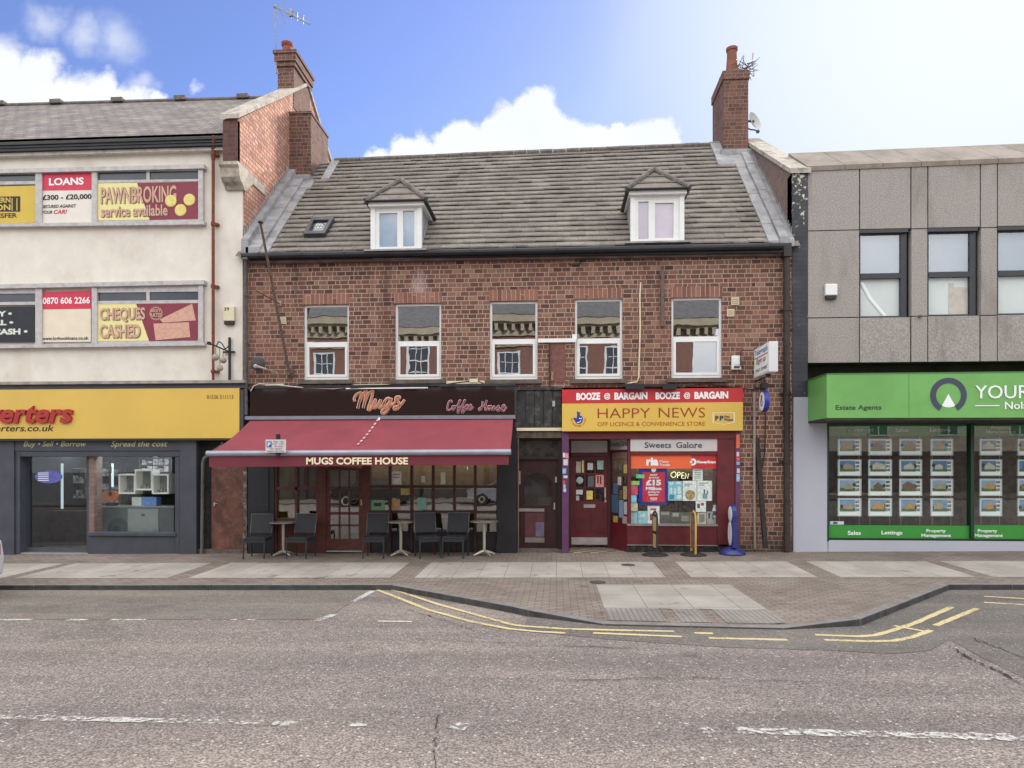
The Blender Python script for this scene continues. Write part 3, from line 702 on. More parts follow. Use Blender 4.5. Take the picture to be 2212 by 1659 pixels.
letters(o, [('PAWNBROKING', 219, 404, 382.5, 440, {'b': .02}), ('service available', 219.5, 444.5, 363.5, 469, {'b': .02})], BROWN_I, -.0595)
letters(o, [('PAWNBROKING', 217.5, 402.5, 381, 438.5, {'b': .02}), ('service available', 218, 443, 362, 467.5, {'b': .02})], PINKTAN, -.061)
w = MB()
for x, y in ((369, 434), (409, 431.5), (390, 454)):
    c = W(x, y, -.06); w.lathe([(.001, -.008), (.1, -.012), (.13, -.008), (.135, 0)], c, 18, Matrix.Rotation(math.pi / 2, 3, 'X').inverted())
w.build('coin', M('gold_print', (220, 206, 120), .6, var=.1, scale=14), o)
o = placard('poster', 'black buy sell cash window panel in the lower band, cut by the frame', 'poster', (-60, 664), (75, 661.5), (75, 739), (-60, 740), -.05, M('black_print', (20, 22, 34), .5, var=.3, scale=10))
letters(o, [('BUY •', -30, 672, 26, 684, {'b': .05}), ('SELL •', -34, 691, 29, 703, {'b': .05}), ('• CASH •', -30, 710, 60, 723, {'b': .05})], M('mint_white_ink', (208, 214, 204), .6, var=.02), -.051)
o = placard('poster', 'red and white telephone number panel in the lower window band', 'poster', (88, 631), (196, 628), (196, 738), (88, 739), -.05, M('cream_print', (224, 212, 190), .6, var=.03))
w = MB(); w.pbox4((88, 631), (196, 628), (196, 666.5), (88, 668), -.056, -.045); w.build('red_header', REDP, o)
letters(o, [('0870 606 2266', 92.5, 642, 194.5, 656.5, {'b': .025})], WHITE_I, -.057)
letters(o, [('www.logbookloans.co.uk', 91, 727, 191.5, 736.5, {'b': .02})], INK, -.051)
o = placard('poster', 'cheques cashed advert in cream and burgundy with two paper cheques', 'poster', (208, 657), (426, 654.5), (426, 735), (208, 737), -.055, LCREAM)
w = MB(); w.pbox4((294, 656), (426, 654.3), (426, 735), (322, 736.5), -.059, -.05); w.build('burgundy_field', BURG, o)
letters(o, [('CHEQUES', 217, 666, 315, 697, {'b': .03}), ('CASHED', 217, 702, 304.5, 731.5, {'b': .03})], BROWN_I, -.0595)
letters(o, [('CHEQUES', 215.5, 664.5, 313.5, 695.5, {'b': .03}), ('CASHED', 215.5, 700.5, 303, 730, {'b': .03})], PINKTAN, -.061)
w = MB(); w.poly([W(*p, -.062) for p in ((345, 690), (415, 656), (423, 692), (352, 697))]); w.poly([W(*p, -.0635) for p in ((331.5, 699), (408, 696), (411, 728), (336, 735))])
w.build('cheque', M('pink_cheque_paper', (206, 160, 140), .7, var=.12, scale=26), o)
w = MB(); c = W(337, 677, -.064); pts = []
for k in range(36): q = 2 * math.pi * k / 36; r = .165 if k % 2 else .13; pts.append(c + Vector((r * math.cos(q), 0, r * math.sin(q))))
for k in range(36): w.poly([pts[k], pts[(k + 1) % 36], c + (pts[(k + 1) % 36] - c) * .86, c + (pts[k] - c) * .86])
w.build('starburst', PINKTAN, o, fix=False)
letters(o, [('BEST', 326, 668, 348, 674, {'b': .03}), ('RATES', 325, 676, 350, 685, {'b': .03})], PINKTAN, -.063)

# yellow shop sign
mb = MB(); mb.pbox(-700, 842.5, 516.5, 948, -.2, -.12); sg = mb.build('shop_sign', YELLOW)
tag(sg, 'long yellow shop sign with raised dark red letters', 'shop sign')
mb = MB(); mb.pbox(-700, 831, 527, 843, -.16, 0); mb.pbox(516.8, 842, 525.5, 949, -.17, 0); mb.pbox(-700, 947.8, 520, 952, -.17, 0); mb.build('frame', GREY_DK, sg)
mb = MB(); mb.pbox(-700, 825.5, 528, 831.5, -.24, 0); mb.build('top_lip', M('lip_grey_lead', (150, 146, 140), .7, var=.2, scale=5), sg)
letters(sg, [('converters', -118, 877, 160, 915, {'b': .035, 's': .22})], DKRED, -.2, depth=.05)
letters(sg, [('cashconverters.co.uk', -104, 918.5, 117, 932, {'b': .012, 's': .2}), ('01536 511113', 447, 853, 504, 861.5, {'b': -.004})], INK, -.201)

# grey shop front under it
YS = 0.0
mb = MB()
mb.pbox(-400, 948, 30, 1215, -.06, .3); mb.pbox(30, 948, 43, 1215, -.02, .3); mb.pbox(388, 948, 424, 1215, -.06, .3)
mb.pbox(30, 948, 390, 974, -.04, .25); mb.pbox(43, 974.5, 388, 986, -.02, .25)
mb.pbox(378, 986, 388, 1215, .0, .25); mb.pbox(190, 1157, 378, 1215, .02, .3); mb.pbox(189, 1151, 379, 1158, -.03, .3)
sf = mb.build('shopfront', GREY_DK, wb, bevel=.006)
letters(sf, [('Buy • Sell • Borrow', 51, 953, 187, 968, {'b': .008, 's': .25}), ('Spread the cost', 240, 952.5, 362, 968.5, {'b': .008, 's': .25})], M('cream_letters', (196, 186, 140), .6, var=.05), -.041)
mb = MB(); mb.pbox(200, 986.5, 377.5, 1151, .10, .11); mb.build('window_pane', GLASS_SHOP, sf)
mb = MB(); mb.pbox(44, 986.5, 190, 1193, .16, .17); dg = mb.build('door', GLASS_SHOP, sf)
mb = MB(); mb.pbox(187, 987, 192, 1193, .13, .19); mb.pbox(44, 987, 47.5, 1193, .13, .19); mb.pbox(44, 1183, 190, 1194, .14, .19); mb.build('door_frame', GREY_DK, dg)
mb = MB(); mb.pbox(44, 1194.5, 189, 1197, .0, .2); mb.build('threshold', STEEL, sf)
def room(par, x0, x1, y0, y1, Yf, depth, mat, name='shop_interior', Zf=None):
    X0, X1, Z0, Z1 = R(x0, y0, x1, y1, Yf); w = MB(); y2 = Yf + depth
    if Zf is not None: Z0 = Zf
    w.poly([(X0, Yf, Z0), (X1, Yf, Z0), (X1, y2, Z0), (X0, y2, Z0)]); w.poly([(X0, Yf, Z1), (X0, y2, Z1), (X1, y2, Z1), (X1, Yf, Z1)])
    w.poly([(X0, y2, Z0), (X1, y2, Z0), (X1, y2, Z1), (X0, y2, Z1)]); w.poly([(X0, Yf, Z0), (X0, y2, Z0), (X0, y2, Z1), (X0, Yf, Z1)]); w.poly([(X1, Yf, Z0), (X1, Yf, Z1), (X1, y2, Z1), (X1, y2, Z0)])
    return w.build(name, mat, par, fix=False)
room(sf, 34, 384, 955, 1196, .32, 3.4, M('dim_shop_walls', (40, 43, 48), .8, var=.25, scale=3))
mb = MB(); mb.pbox(192, 986, 203, 1152, .06, .35); mb.build('brick_pier', BRICK_GR, sf)
# brown side door and dark gap
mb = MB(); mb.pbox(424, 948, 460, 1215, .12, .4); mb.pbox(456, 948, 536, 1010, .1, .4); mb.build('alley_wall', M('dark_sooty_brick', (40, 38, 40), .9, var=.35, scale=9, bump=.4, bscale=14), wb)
DOORW = M('worn_brown_door', (96, 58, 46), .6, var=.35, scale=3, dirt=(150, 110, 92), dscale=7, damt=.3)
mb = MB(); mb.pbox(457, 1008, 525, 1187, .06, .12); dr = mb.build('side_door', DOORW, wb); dr['label'] = 'scratched plain brown wooden door'
mb = MB(); mb.pbox(461, 1085, 464, 1093, .03, .07); mb.pbox(462, 1087, 468, 1089, .01, .04); mb.build('handle', STEEL, dr)
mb = MB(); mb.pbox(525, 1008, 533, 1200, -.0, .2); mb.build('door_jamb', M('flaked_jamb', (96, 78, 70), .9, var=.5, scale=16, dirt=(190, 180, 168), dscale=8, damt=.6), wb)
mb = MB(); mb.pbox(424, 1187, 527, 1202, .02, .4); mb.build('door_step', STONE_D, wb)
mb = MB(); mb.tube([W(481, 955, -.05), W(480, 962, -.05), W(468, 970, -.05), W(441, 990, -.03), W(438, 1000, -.02), W(436, 1195, -.02)], .035); mb.build('waste_pipe', PIPE_G, wb, smooth=True)
# alarm box and lamp
mb = MB(); mb.pbox(482, 661, 505.5, 693, -.09, 0); al = mb.build('alarm_box', CREAM, bevel=.012)
tag(al, 'cream alarm box on the white wall above the hanging balls', 'alarm box', 'alarm boxes')
mb = MB(); mb.pbox(484, 693, 503, 700.5, -.085, 0); mb.build('strobe', BLACK, al); letters(al, [('39', 484, 664, 495, 671, {'b': .01})], INK, -.091)
# bracket with three balls
bp = W(496, 790, -.05); br = empty('pawn_bracket', (bp.x, -.05, W(496, 822, -.05).z), 'black iron bracket with three pale balls hanging over the street', 'bracket sign')
mb = MB(); za = W(496, 760, -.05).z; mb.tube([(bp.x, -.05, W(496, 822, -.05).z), (bp.x, -.05, W(496, 729, -.05).z)], .03)
mb.box(bp.x - .15, bp.x + .12, -.06, -.03, za - .02, za + .015); mb.build('post', BLACK, br)
mb = MB(); mb.tube([(bp.x, -.05, za), (bp.x, -.95, za + .03)], .016); mb.tube([(bp.x, -.06, za + .16), (bp.x, -.12, za + .1), (bp.x, -.25, za + .03), (bp.x, -.42, za + .13), (bp.x, -.55, za + .14), (bp.x, -.66, za + .02)], .012)
mb.box(bp.x - .025, bp.x + .025, -1.0, -.92, za, za + .06); mb.build('arm', BLACK, br)
for p, px_, py_ in ((.63, 466, 772), (.3, 482, 778), (.45, 475, 795)):
    c = W(px_, py_, -.05 - p); c.x = bp.x; mb = MB(); mb.ball(c, .072, 16); bl = mb.build('ball', M('tarnished_ball', (166, 156, 140), .5, var=.15), br, smooth=True)
    mb = MB(); mb.tube([(c.x, c.y, c.z + .06), (c.x, c.y, za)], .006, 5); mb.build('hanger', BLACK, bl)
# ================================================================== BRICK BUILDING (middle)
bb = empty('brick_building', (-.6, 2, 0), 'two storey red brick building with tiled roof, two dormers and shops below', 'building')
X0, X1, Z0, Z1 = R(533, 556, 1711, 838, 0)
WIN = [(656, 658, 753.5, 820, 742.5, 635), (853.5, 655.5, 953, 819.5, 740.5, 632), (1058, 650.5, 1161, 819.5, 736, 625.5), (1242, 645.5, 1344.5, 818.5, 734.5, 622), (1450.5, 642.5, 1559.5, 816, 730.5, 619)]
mb = MB(); holes = [R(a, b, c, d, 0) for a, b, c, d, _, _ in WIN]
mb.wall(X0, X1, Z0, Z1, 0, holes, .12)
xl, xr, zl, zh = R(1598, 838, 1711, 1200, 0)
mb.poly([(xl, 0, -.3), (xr, 0, -.3), (xr, 0, Z0), (xl, 0, Z0)])
mb.poly([(xl, 0, -.3), (xl, 0, Z0), (xl, .3, Z0), (xl, .3, -.3)])
mb.build('wall', BRICK, bb)
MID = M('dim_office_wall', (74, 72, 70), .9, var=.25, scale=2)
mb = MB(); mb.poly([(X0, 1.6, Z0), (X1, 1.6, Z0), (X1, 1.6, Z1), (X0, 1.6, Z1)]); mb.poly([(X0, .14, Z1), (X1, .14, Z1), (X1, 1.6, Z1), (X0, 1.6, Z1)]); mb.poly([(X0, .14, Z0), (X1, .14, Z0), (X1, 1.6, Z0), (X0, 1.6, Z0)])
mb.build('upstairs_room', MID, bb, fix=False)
mb = MB(); mb.box(X0 + .05, X1 - .05, 1.7, 1.8, -.3, Z1); mb.build('back_wall', BRICK_GR, bb)
for k, (a, b, c, d, t, l) in enumerate(WIN):
    x0, x1, z0, z1 = holes[k]; _, _, zt, _ = R(a, b, c, t, 0); Yf = .055
    w = MB(); e = .045; w.box(x0, x0 + e, Yf, .11, z0, z1); w.box(x1 - e, x1, Yf, .11, z0, z1); w.box(x0 + e, x1 - e, Yf, .11, z1 - e, z1); w.box(x0 + e, x1 - e, Yf, .11, z0, z0 + .06)
    w.box(x0 + e, x1 - e, Yf - .004, .11, zt - .045, zt + .045)
    q = .055; zb_, zt_ = z0 + .062, zt - .047; w.box(x0 + e, x0 + e + q, Yf - .012, .1, zb_, zt_); w.box(x1 - e - q, x1 - e, Yf - .012, .1, zb_, zt_); w.box(x0 + e + q, x1 - e - q, Yf - .012, .1, zb_, zb_ + q); w.box(x0 + e + q, x1 - e - q, Yf - .012, .1, zt_ - .02, zt_)
    fr = w.build('window', WHITE, bb)
    w = MB(); tl_ = random.uniform(-.006, .006); tz = random.uniform(-.005, .005)
    w.poly([(x0 + e, .085 + tl_, zt + .04), (x1 - e, .085 - tl_, zt + .04), (x1 - e, .085 - tl_ + tz, z1 - e), (x0 + e, .085 + tl_ + tz, z1 - e)]); w.build('pane', GLASS_UP, fr, fix=False)
    w = MB(); w.poly([(x0 + e + q, .075 - tl_, zb_ + q), (x1 - e - q, .075 + tl_, zb_ + q), (x1 - e - q, .075 + tl_ - tz, zt_ - .02), (x0 + e + q, .075 - tl_ - tz, zt_ - .02)]); w.build('pane', GLASS_UP, fr, fix=False)
    w = MB(); w.box(x0 - .1, x1 + .1, -.09, .05, z0 - .1, z0 - .012); w.build('sill', STONE_D, fr)
    w = MB(); xs0, xs1, _, zz = R(a - 2, l, c + 1, b, 0)
    _, _, zlo, zhi = R(a, l, c, b - .5, 0)
    w.box(xs0, xs1, -.006, .1, zlo + .004, zhi); w.build('lintel', SOLDIER, bb)
    if k in (0, 1):   # slatted blind behind the upper pane
        w = MB(); n = 22
        for i in range(n): zz = zt + .06 + (z1 - zt - .12) * i / n; w.box(x0 + e, x1 - e, .13, .15, zz, zz + .022)
        w.build('blind', M('dark_blind', (62, 62, 60), .7, var=.05), fr)
# roof
ZE0, ZE1 = W(545, 549, -.16), W(1690, 527, -.16); YR = 3.5
ZR0, ZR1 = W(690, 351.5, YR), W(1545, 315.5, YR)
def lerpx(a, b, X): return a.z + (b.z - a.z) * (X - a.x) / (b.x - a.x)
def roofz(X, Y): k = (Y + .16) / (YR + .16); return lerpx(ZE0, ZE1, X) * (1 - k) + lerpx(ZR0, ZR1, X) * k
def roofhit(x, y):
    lo, hi = -.16, YR
    for _ in range(40):
        m_ = (lo + hi) / 2; p = W(x, y, m_)
        if p.z > roofz(p.x, m_): lo = m_
        else: hi = m_
    return W(x, y, lo)
XT0, XT1 = W(577, 540, -.1).x, W(1664, 528, -.1).x      # tiled width
def tile_mat():
    m, N, b = newmat('concrete_roof_tile'); p = pos(N); x, y, z = N.sep(p)
    wn = N.new('ShaderNodeTexWhiteNoise', noise_dimensions='2D'); N.put(wn.inputs['Vector'], N.com(N.m('FLOOR', N.m('DIVIDE', x, .31)), N.m('FLOOR', N.m('DIVIDE', z, .163)), 0))
    base = N.mix(wn.outputs[0], rgb(126, 119, 112), rgb(142, 134, 126))
    n, _ = N.noise(p, 1.3, 6, .68); n2, _ = N.noise(p, 24, 4, .7); n3, _ = N.noise(p, 6, 4, .7)
    base = N.mix(N.ramp(n, .36, .66), N.mix(1.0, base, (.82, .81, .80, 1), 'MULTIPLY'), N.mix(1.0, base, (1.12, 1.1, 1.07, 1), 'MULTIPLY'))
    base = N.mix(N.m('MULTIPLY', N.ramp(n3, .5, .7), .25), base, rgb(164, 158, 150)); base = N.mix(N.ramp(n2, .3, .75), N.mix(1.0, base, (.72, .72, .72, 1), 'MULTIPLY'), base)
    N.put(b.inputs['Base Color'], base); b.inputs['Roughness'].default_value = .9; N.put(b.inputs['Normal'], N.bump(n2, .5, .01)); return m
TILE = tile_mat()
mb = MB(); rows = 22; th = .072
for i in range(rows):
    k0, k1 = i / rows, (i + 1) / rows; y0 = -.16 + (YR + .16) * k0; y1 = -.16 + (YR + .16) * min(1, k1 + .012)
    wd_ = .31; x = XT0 + (0 if i % 2 else -.155)
    sag = random.uniform(-.004, .004)
    while x < XT1:
        a, b_ = max(x, XT0), min(x + wd_ - .003, XT1); x += wd_
        if b_ - a < .02: continue
        j = random.uniform(-.007, .009) + sag; dy = random.uniform(-.01, .008)
        f = [(a, y0 + dy, roofz(a, y0) + th + j), (b_, y0 + dy, roofz(b_, y0) + th + j)]; r_ = [(a, y1, roofz(a, y1) + .004), (b_, y1, roofz(b_, y1) + .004)]
        zc = Vector((0, 0, -.032)); lo_ = [Vector(q_) + zc for q_ in f]; lb_ = [Vector(q_) + zc for q_ in r_]; mb.add([lo_[0], lo_[1], f[1], f[0], r_[1], r_[0], lb_[1], lb_[0]], [(0, 1, 2, 3), (3, 2, 4, 5), (0, 3, 5, 7), (1, 6, 4, 2), (0, 7, 6, 1)])
def rp(X, Y, dz=0): return Vector((X, Y, roofz(X, Y) + dz))
mb.poly([rp(XT0 - .7, -.16, -.04), rp(XT1 + .6, -.16, -.04), rp(XT1 + .6, YR, -.04), rp(XT0 - .7, YR, -.04)])
mb.poly([rp(XT0 - .7, YR, -.0), rp(XT1 + .6, YR, -.0), rp(XT1 + .6, YR, -.0) + Vector((0, 3.6, -3.4)), rp(XT0 - .7, YR, 0) + Vector((0, 3.6, -3.4))])
rf = mb.build('roof', TILE, bb, fix=False)
mb = MB(); n = 30
for i in range(n):
    a, b_ = XT0 + .35 + (XT1 - XT0 - .4) * i / n, XT0 + .35 + (XT1 - XT0 - .4) * (i + 1) / n - .01; j = random.uniform(-.006, .006)
    mb.tube([rp(a, YR, .03 + j), rp(b_, YR, .03 + j)], .075, 8)
mb.build('ridge_tiles', M('ridge_grey', (112, 106, 100), .9, var=.25, scale=7), rf)
# lead verges
mb = MB(); XG = GX + .01
def slopebox(a, b, y0, y1, dz0, dz1):
    mb.hexa([rp(a, y0, dz0), rp(b, y0, dz0), rp(b, y0, dz1), rp(a, y0, dz1)], [rp(a, y1, dz0), rp(b, y1, dz0), rp(b, y1, dz1), rp(a, y1, dz1)])
n = 6
for i in range(n):
    a, b_ = -.16 + 2.8 * i / n, -.16 + 2.8 * (i + 1) / n - .012
    slopebox(XT0 - .14, XT0 + .06, a, b_, -.02, .075 + .01 * (i % 2)); slopebox(XG + .1, XT0 - .13, a, b_, -.05, .16 + .01 * (i % 2)); 
slopebox(XG - .0, XG + .16, -.16, 2.75, -.1, .33)
slopebox(XT0 + .28, XT0 + .5, 2.6, 3.5, -.02, .08)
for i in range(24):    # stepped flashing on the gable
    y = -.0 + i * .11; z = roofz(XG, y) + .33; mb.prism([(GX + .002, y, z - .05), (GX + .002, y + .12, z + .06), (GX + .002, y + .005, z + .16)], (.012, 0, 0))
mb.build('flashing', LEAD, rf)
XP = W(1711, 700, 0).x                                   # parapet plane at the right
mb = MB(); n = 7
for i in range(n):
    a, b_ = -.16 + 3.6 * i / n, -.16 + 3.6 * (i + 1) / n - .012
    slopebox(XT1 - .05, XT1 + .17, a, b_, -.02, .08 + .012 * (i % 2)); slopebox(XT1 + .18, XT1 + .36, a, b_, -.02, .16 + .012 * (i % 2)); slopebox(XT1 + .37, XP - .005, a, b_, -.05, .10)
for i in range(30):
    y = -.0 + i * .1; z = roofz(XP, y) + .12; mb.prism([(XP - .002, y, z - .05), (XP - .002, y + .11, z + .06), (XP - .002, y + .005, z + .14)], (-.012, 0, 0))
mb.build('flashing', LEAD, rf)
# gutter, eaves board
mb = MB(); mb.tube([W(523, 553, -.22), W(1100, 542.5, -.22), W(1692, 531, -.22)], .068, 10); mb.pbox4((530, 553), (1700, 529.5), (1700, 545), (530, 561), -.17, -.06)
for x in range(560, 1690, 92):
    yv = 553 - (x - 523) * .0188; p = W(x, yv, -.22); mb.tube([p + Vector((-.02, 0, 0)), p + Vector((.02, 0, 0))], .078, 10)
mb.build('gutter', GUTTER, bb)
mb = MB(); mb.pbox4((533, 559.5), (1700, 542), (1700, 551), (533, 568.5), -.1, .02)
mb.build('eaves_board', M('stained_eaves_board', (116, 100, 94), .8, var=.3, scale=4, dirt=(50, 46, 48), dscale=2, damt=.7), bb)
# downpipes
mb = MB(); mb.tube([W(531, 553, -.2), W(531, 572, -.09), W(531, 896, -.09)], .042); mb.box(W(526, 545, -.2).x, W(537, 545, -.2).x, -.27, -.1, W(531, 562, -.2).z, W(531, 548, -.2).z)
for y in (640, 742, 828): p = W(531, y, -.09); mb.tube([p, p + Vector((0, 0, .05))], .056)
mb.build('downpipe', PIPE_G, bb, smooth=True)
mb = MB(); mb.tube([W(1697, 540, -.1), W(1699, 560, -.1), W(1700, 1190, -.1)], .07, 10); mb.box(W(1690, 540, -.1).x, W(1707, 540, -.1).x, -.2, 0, W(1700, 556, -.1).z, W(1700, 528, -.1).z)
for y in (672, 853, 1000): p = W(1700, y, -.1); mb.tube([p, p + Vector((0, 0, .06))], .085, 10); mb.box(p.x - .13, p.x, -.05, 0, p.z, p.z + .05)
mb.build('downpipe', PIPE_B, bb, smooth=True)
# stack at the left, chimney at the right
ys = 2.62; a = W(623, 310, ys).x; b = W(671.5, 310, ys).x; zt = W(647, 246, ys).z
mb = MB(); mb.box(a, b, ys, ys + 1.35, roofz(a, ys) - .4, zt); mb.box(a + .0, b + .02, ys - .02, ys + 1.37, zt, zt + .06); ch = mb.build('chimney', BRICK_DK, bb)
mb = MB(); mb.box(a - .03, b + .03, ys - .16, ys - .004, roofz(a, ys) - .3, roofz(a, ys) + .12); slopebox(a, b + .15, ys - .45, ys - .1, -.02, .1); mb.build('apron', LEAD, ch)
yc = 3.05; a = W(1563, 250, yc).x; b = W(1616.5, 250, yc).x; zt = W(1590, 153, yc).z
mb = MB(); mb.box(a, b, yc, yc + 1.25, roofz(a, yc) - .5, zt - .22); mb.box(a - .03, b + .03, yc - .03, yc + 1.28, zt - .22, zt)
ch2 = mb.build('chimney', BRICK_DK, bb)
mb = MB(); mb.lathe([(.36, 0), (.3, .07), (.14, .14)], (a + .32, yc + .32, zt), 12); mb.box(a + .0, b, yc + .4, yc + 1.2, zt, zt + .05); mb.build('mortar_cap', STONE_D, ch2)
pp = W(1581, 150, yc + .25)
mb = MB(); mb.lathe([(.165, 0), (.155, .1), (.125, .5), (.125, .62), (.145, .63), (.15, .7), (.11, .7), (.1, .5)], (pp.x, yc + .25, zt + .02), 16); mb.build('chimney_pot', ORANGE_T, ch2, smooth=True)
mb = MB(); mb.box(a - .1, b + .1, yc - .16, yc - .004, roofz(a, yc) - .3, roofz(a, yc) + .1); slopebox(a - .25, b + .1, yc - .5, yc - .1, -.02, .1); slopebox(a - .25, a + .0, yc - .2, 3.5, -.02, .12); mb.build('apron', LEAD, ch2)
# parapet at the right with coping and black pillar
z0 = W(1724, 367, 0).z; q = W(1634, 316, 2.8); sl2 = (q.z - z0) / 2.8; XP2 = W(1744, 700, 0).x
mb = MB(); mb.prism([(XP, .02, 3), (XP, .02, z0 - .06), (XP, 3.7, z0 + 3.7 * sl2 - .06), (XP, 3.7, 3)], (XP2 - XP, 0, 0)); pr = mb.build('parapet', BRICK_GR, bb)
mb = MB()
for i in range(8):
    y0, y1 = -.06 + i * .47, -.06 + (i + 1) * .47 - .01
    mb.hexa([(XP - .06, y0, z0 + y0 * sl2 - .05), (XP2 + .06, y0, z0 + y0 * sl2 - .05), (XP2 + .06, y0, z0 + y0 * sl2 + .05), (XP - .06, y0, z0 + y0 * sl2 + .05)], [(XP - .06, y1, z0 + y1 * sl2 - .05), (XP2 + .06, y1, z0 + y1 * sl2 - .05), (XP2 + .06, y1, z0 + y1 * sl2 + .05), (XP - .06, y1, z0 + y1 * sl2 + .05)])
mb.build('coping', STONE, pr)
def pillar_mat():
    m, N, b = newmat('flaked_black_brickwork'); p = pos(N); x, y, z = N.sep(p)
    n, _ = N.noise(N.vm('MULTIPLY', p, (1.4, 1, 1.0)), 9.0, 5, .7); n2, _ = N.noise(p, 2.2, 3)
    top = N.ramp(z, 6.2, 8.0)
    f = N.ramp(N.m('ADD', n, N.m('ADD', N.m('MULTIPLY', top, .12), N.m('MULTIPLY', N.m('SUBTRACT', n2, .5), .3))), .665, .70)
    fz = N.m('FRACT', N.m('DIVIDE', z, .098)); j = N.m('LESS_THAN', fz, .12)
    base = N.mix(N.ramp(n2, .3, .7), rgb(34, 36, 42), rgb(58, 60, 68)); base = N.mix(N.m('MULTIPLY', j, .5), base, rgb(24, 24, 28))
    N.put(b.inputs['Base Color'], N.mix(f, base, rgb(196, 190, 172))); b.inputs['Roughness'].default_value = .6
    N.put(b.inputs['Normal'], N.bump(N.m('SUBTRACT', 1.0, j), .4, .008)); return m
mb = MB(); x0, x1, zl, zh = R(1711, 368, 1744, 860, 0); mb.box(x0, x1, -.015, .3, zl, z0 - .06); mb.build('pillar', pillar_mat(), bb)
# skylight
def sky_q(d, lift): return [p + Vector((0, -.7 * lift, .7 * lift)) for p in d]
c4 = [roofhit(*p) for p in ((658, 516), (704, 515), (724, 480), (676, 481))]
mb = MB(); inn = [c4[i].lerp(c4[(i + 2) % 4], .16) for i in range(4)]
lo, hi = sky_q(c4, 0), sky_q(c4, .13); ih = sky_q(inn, .13); il = sky_q(inn, .05)
for i in range(4):
    j = (i + 1) % 4; mb.poly([lo[i], lo[j], hi[j], hi[i]]); mb.poly([hi[i], hi[j], ih[j], ih[i]]); mb.poly([ih[i], ih[j], il[j], il[i]])
skl = mb.build('skylight', M('skylight_frame', (70, 70, 74), .5, .2, var=.2), bb)
mb = MB(); mb.poly(sky_q(inn, .09)); mb.build('pane', glass_mat('skylight_glass', .0, (.7, .74, .76)), skl)
mb = MB(); mb.poly(sky_q(inn, .035)); mb.build('blind', M('grey_blind', (84, 92, 98), .8), skl)
mb = MB()
for i in range(6):
    u, v = .3 + .2 * (i % 3), .35 + .25 * (i // 3); p = sky_q(inn, .095); c = p[0].lerp(p[1], u).lerp(p[3].lerp(p[2], u), v); mb.ball(c, .022, 8)
mb.build('sticker', WHITE_I, skl)
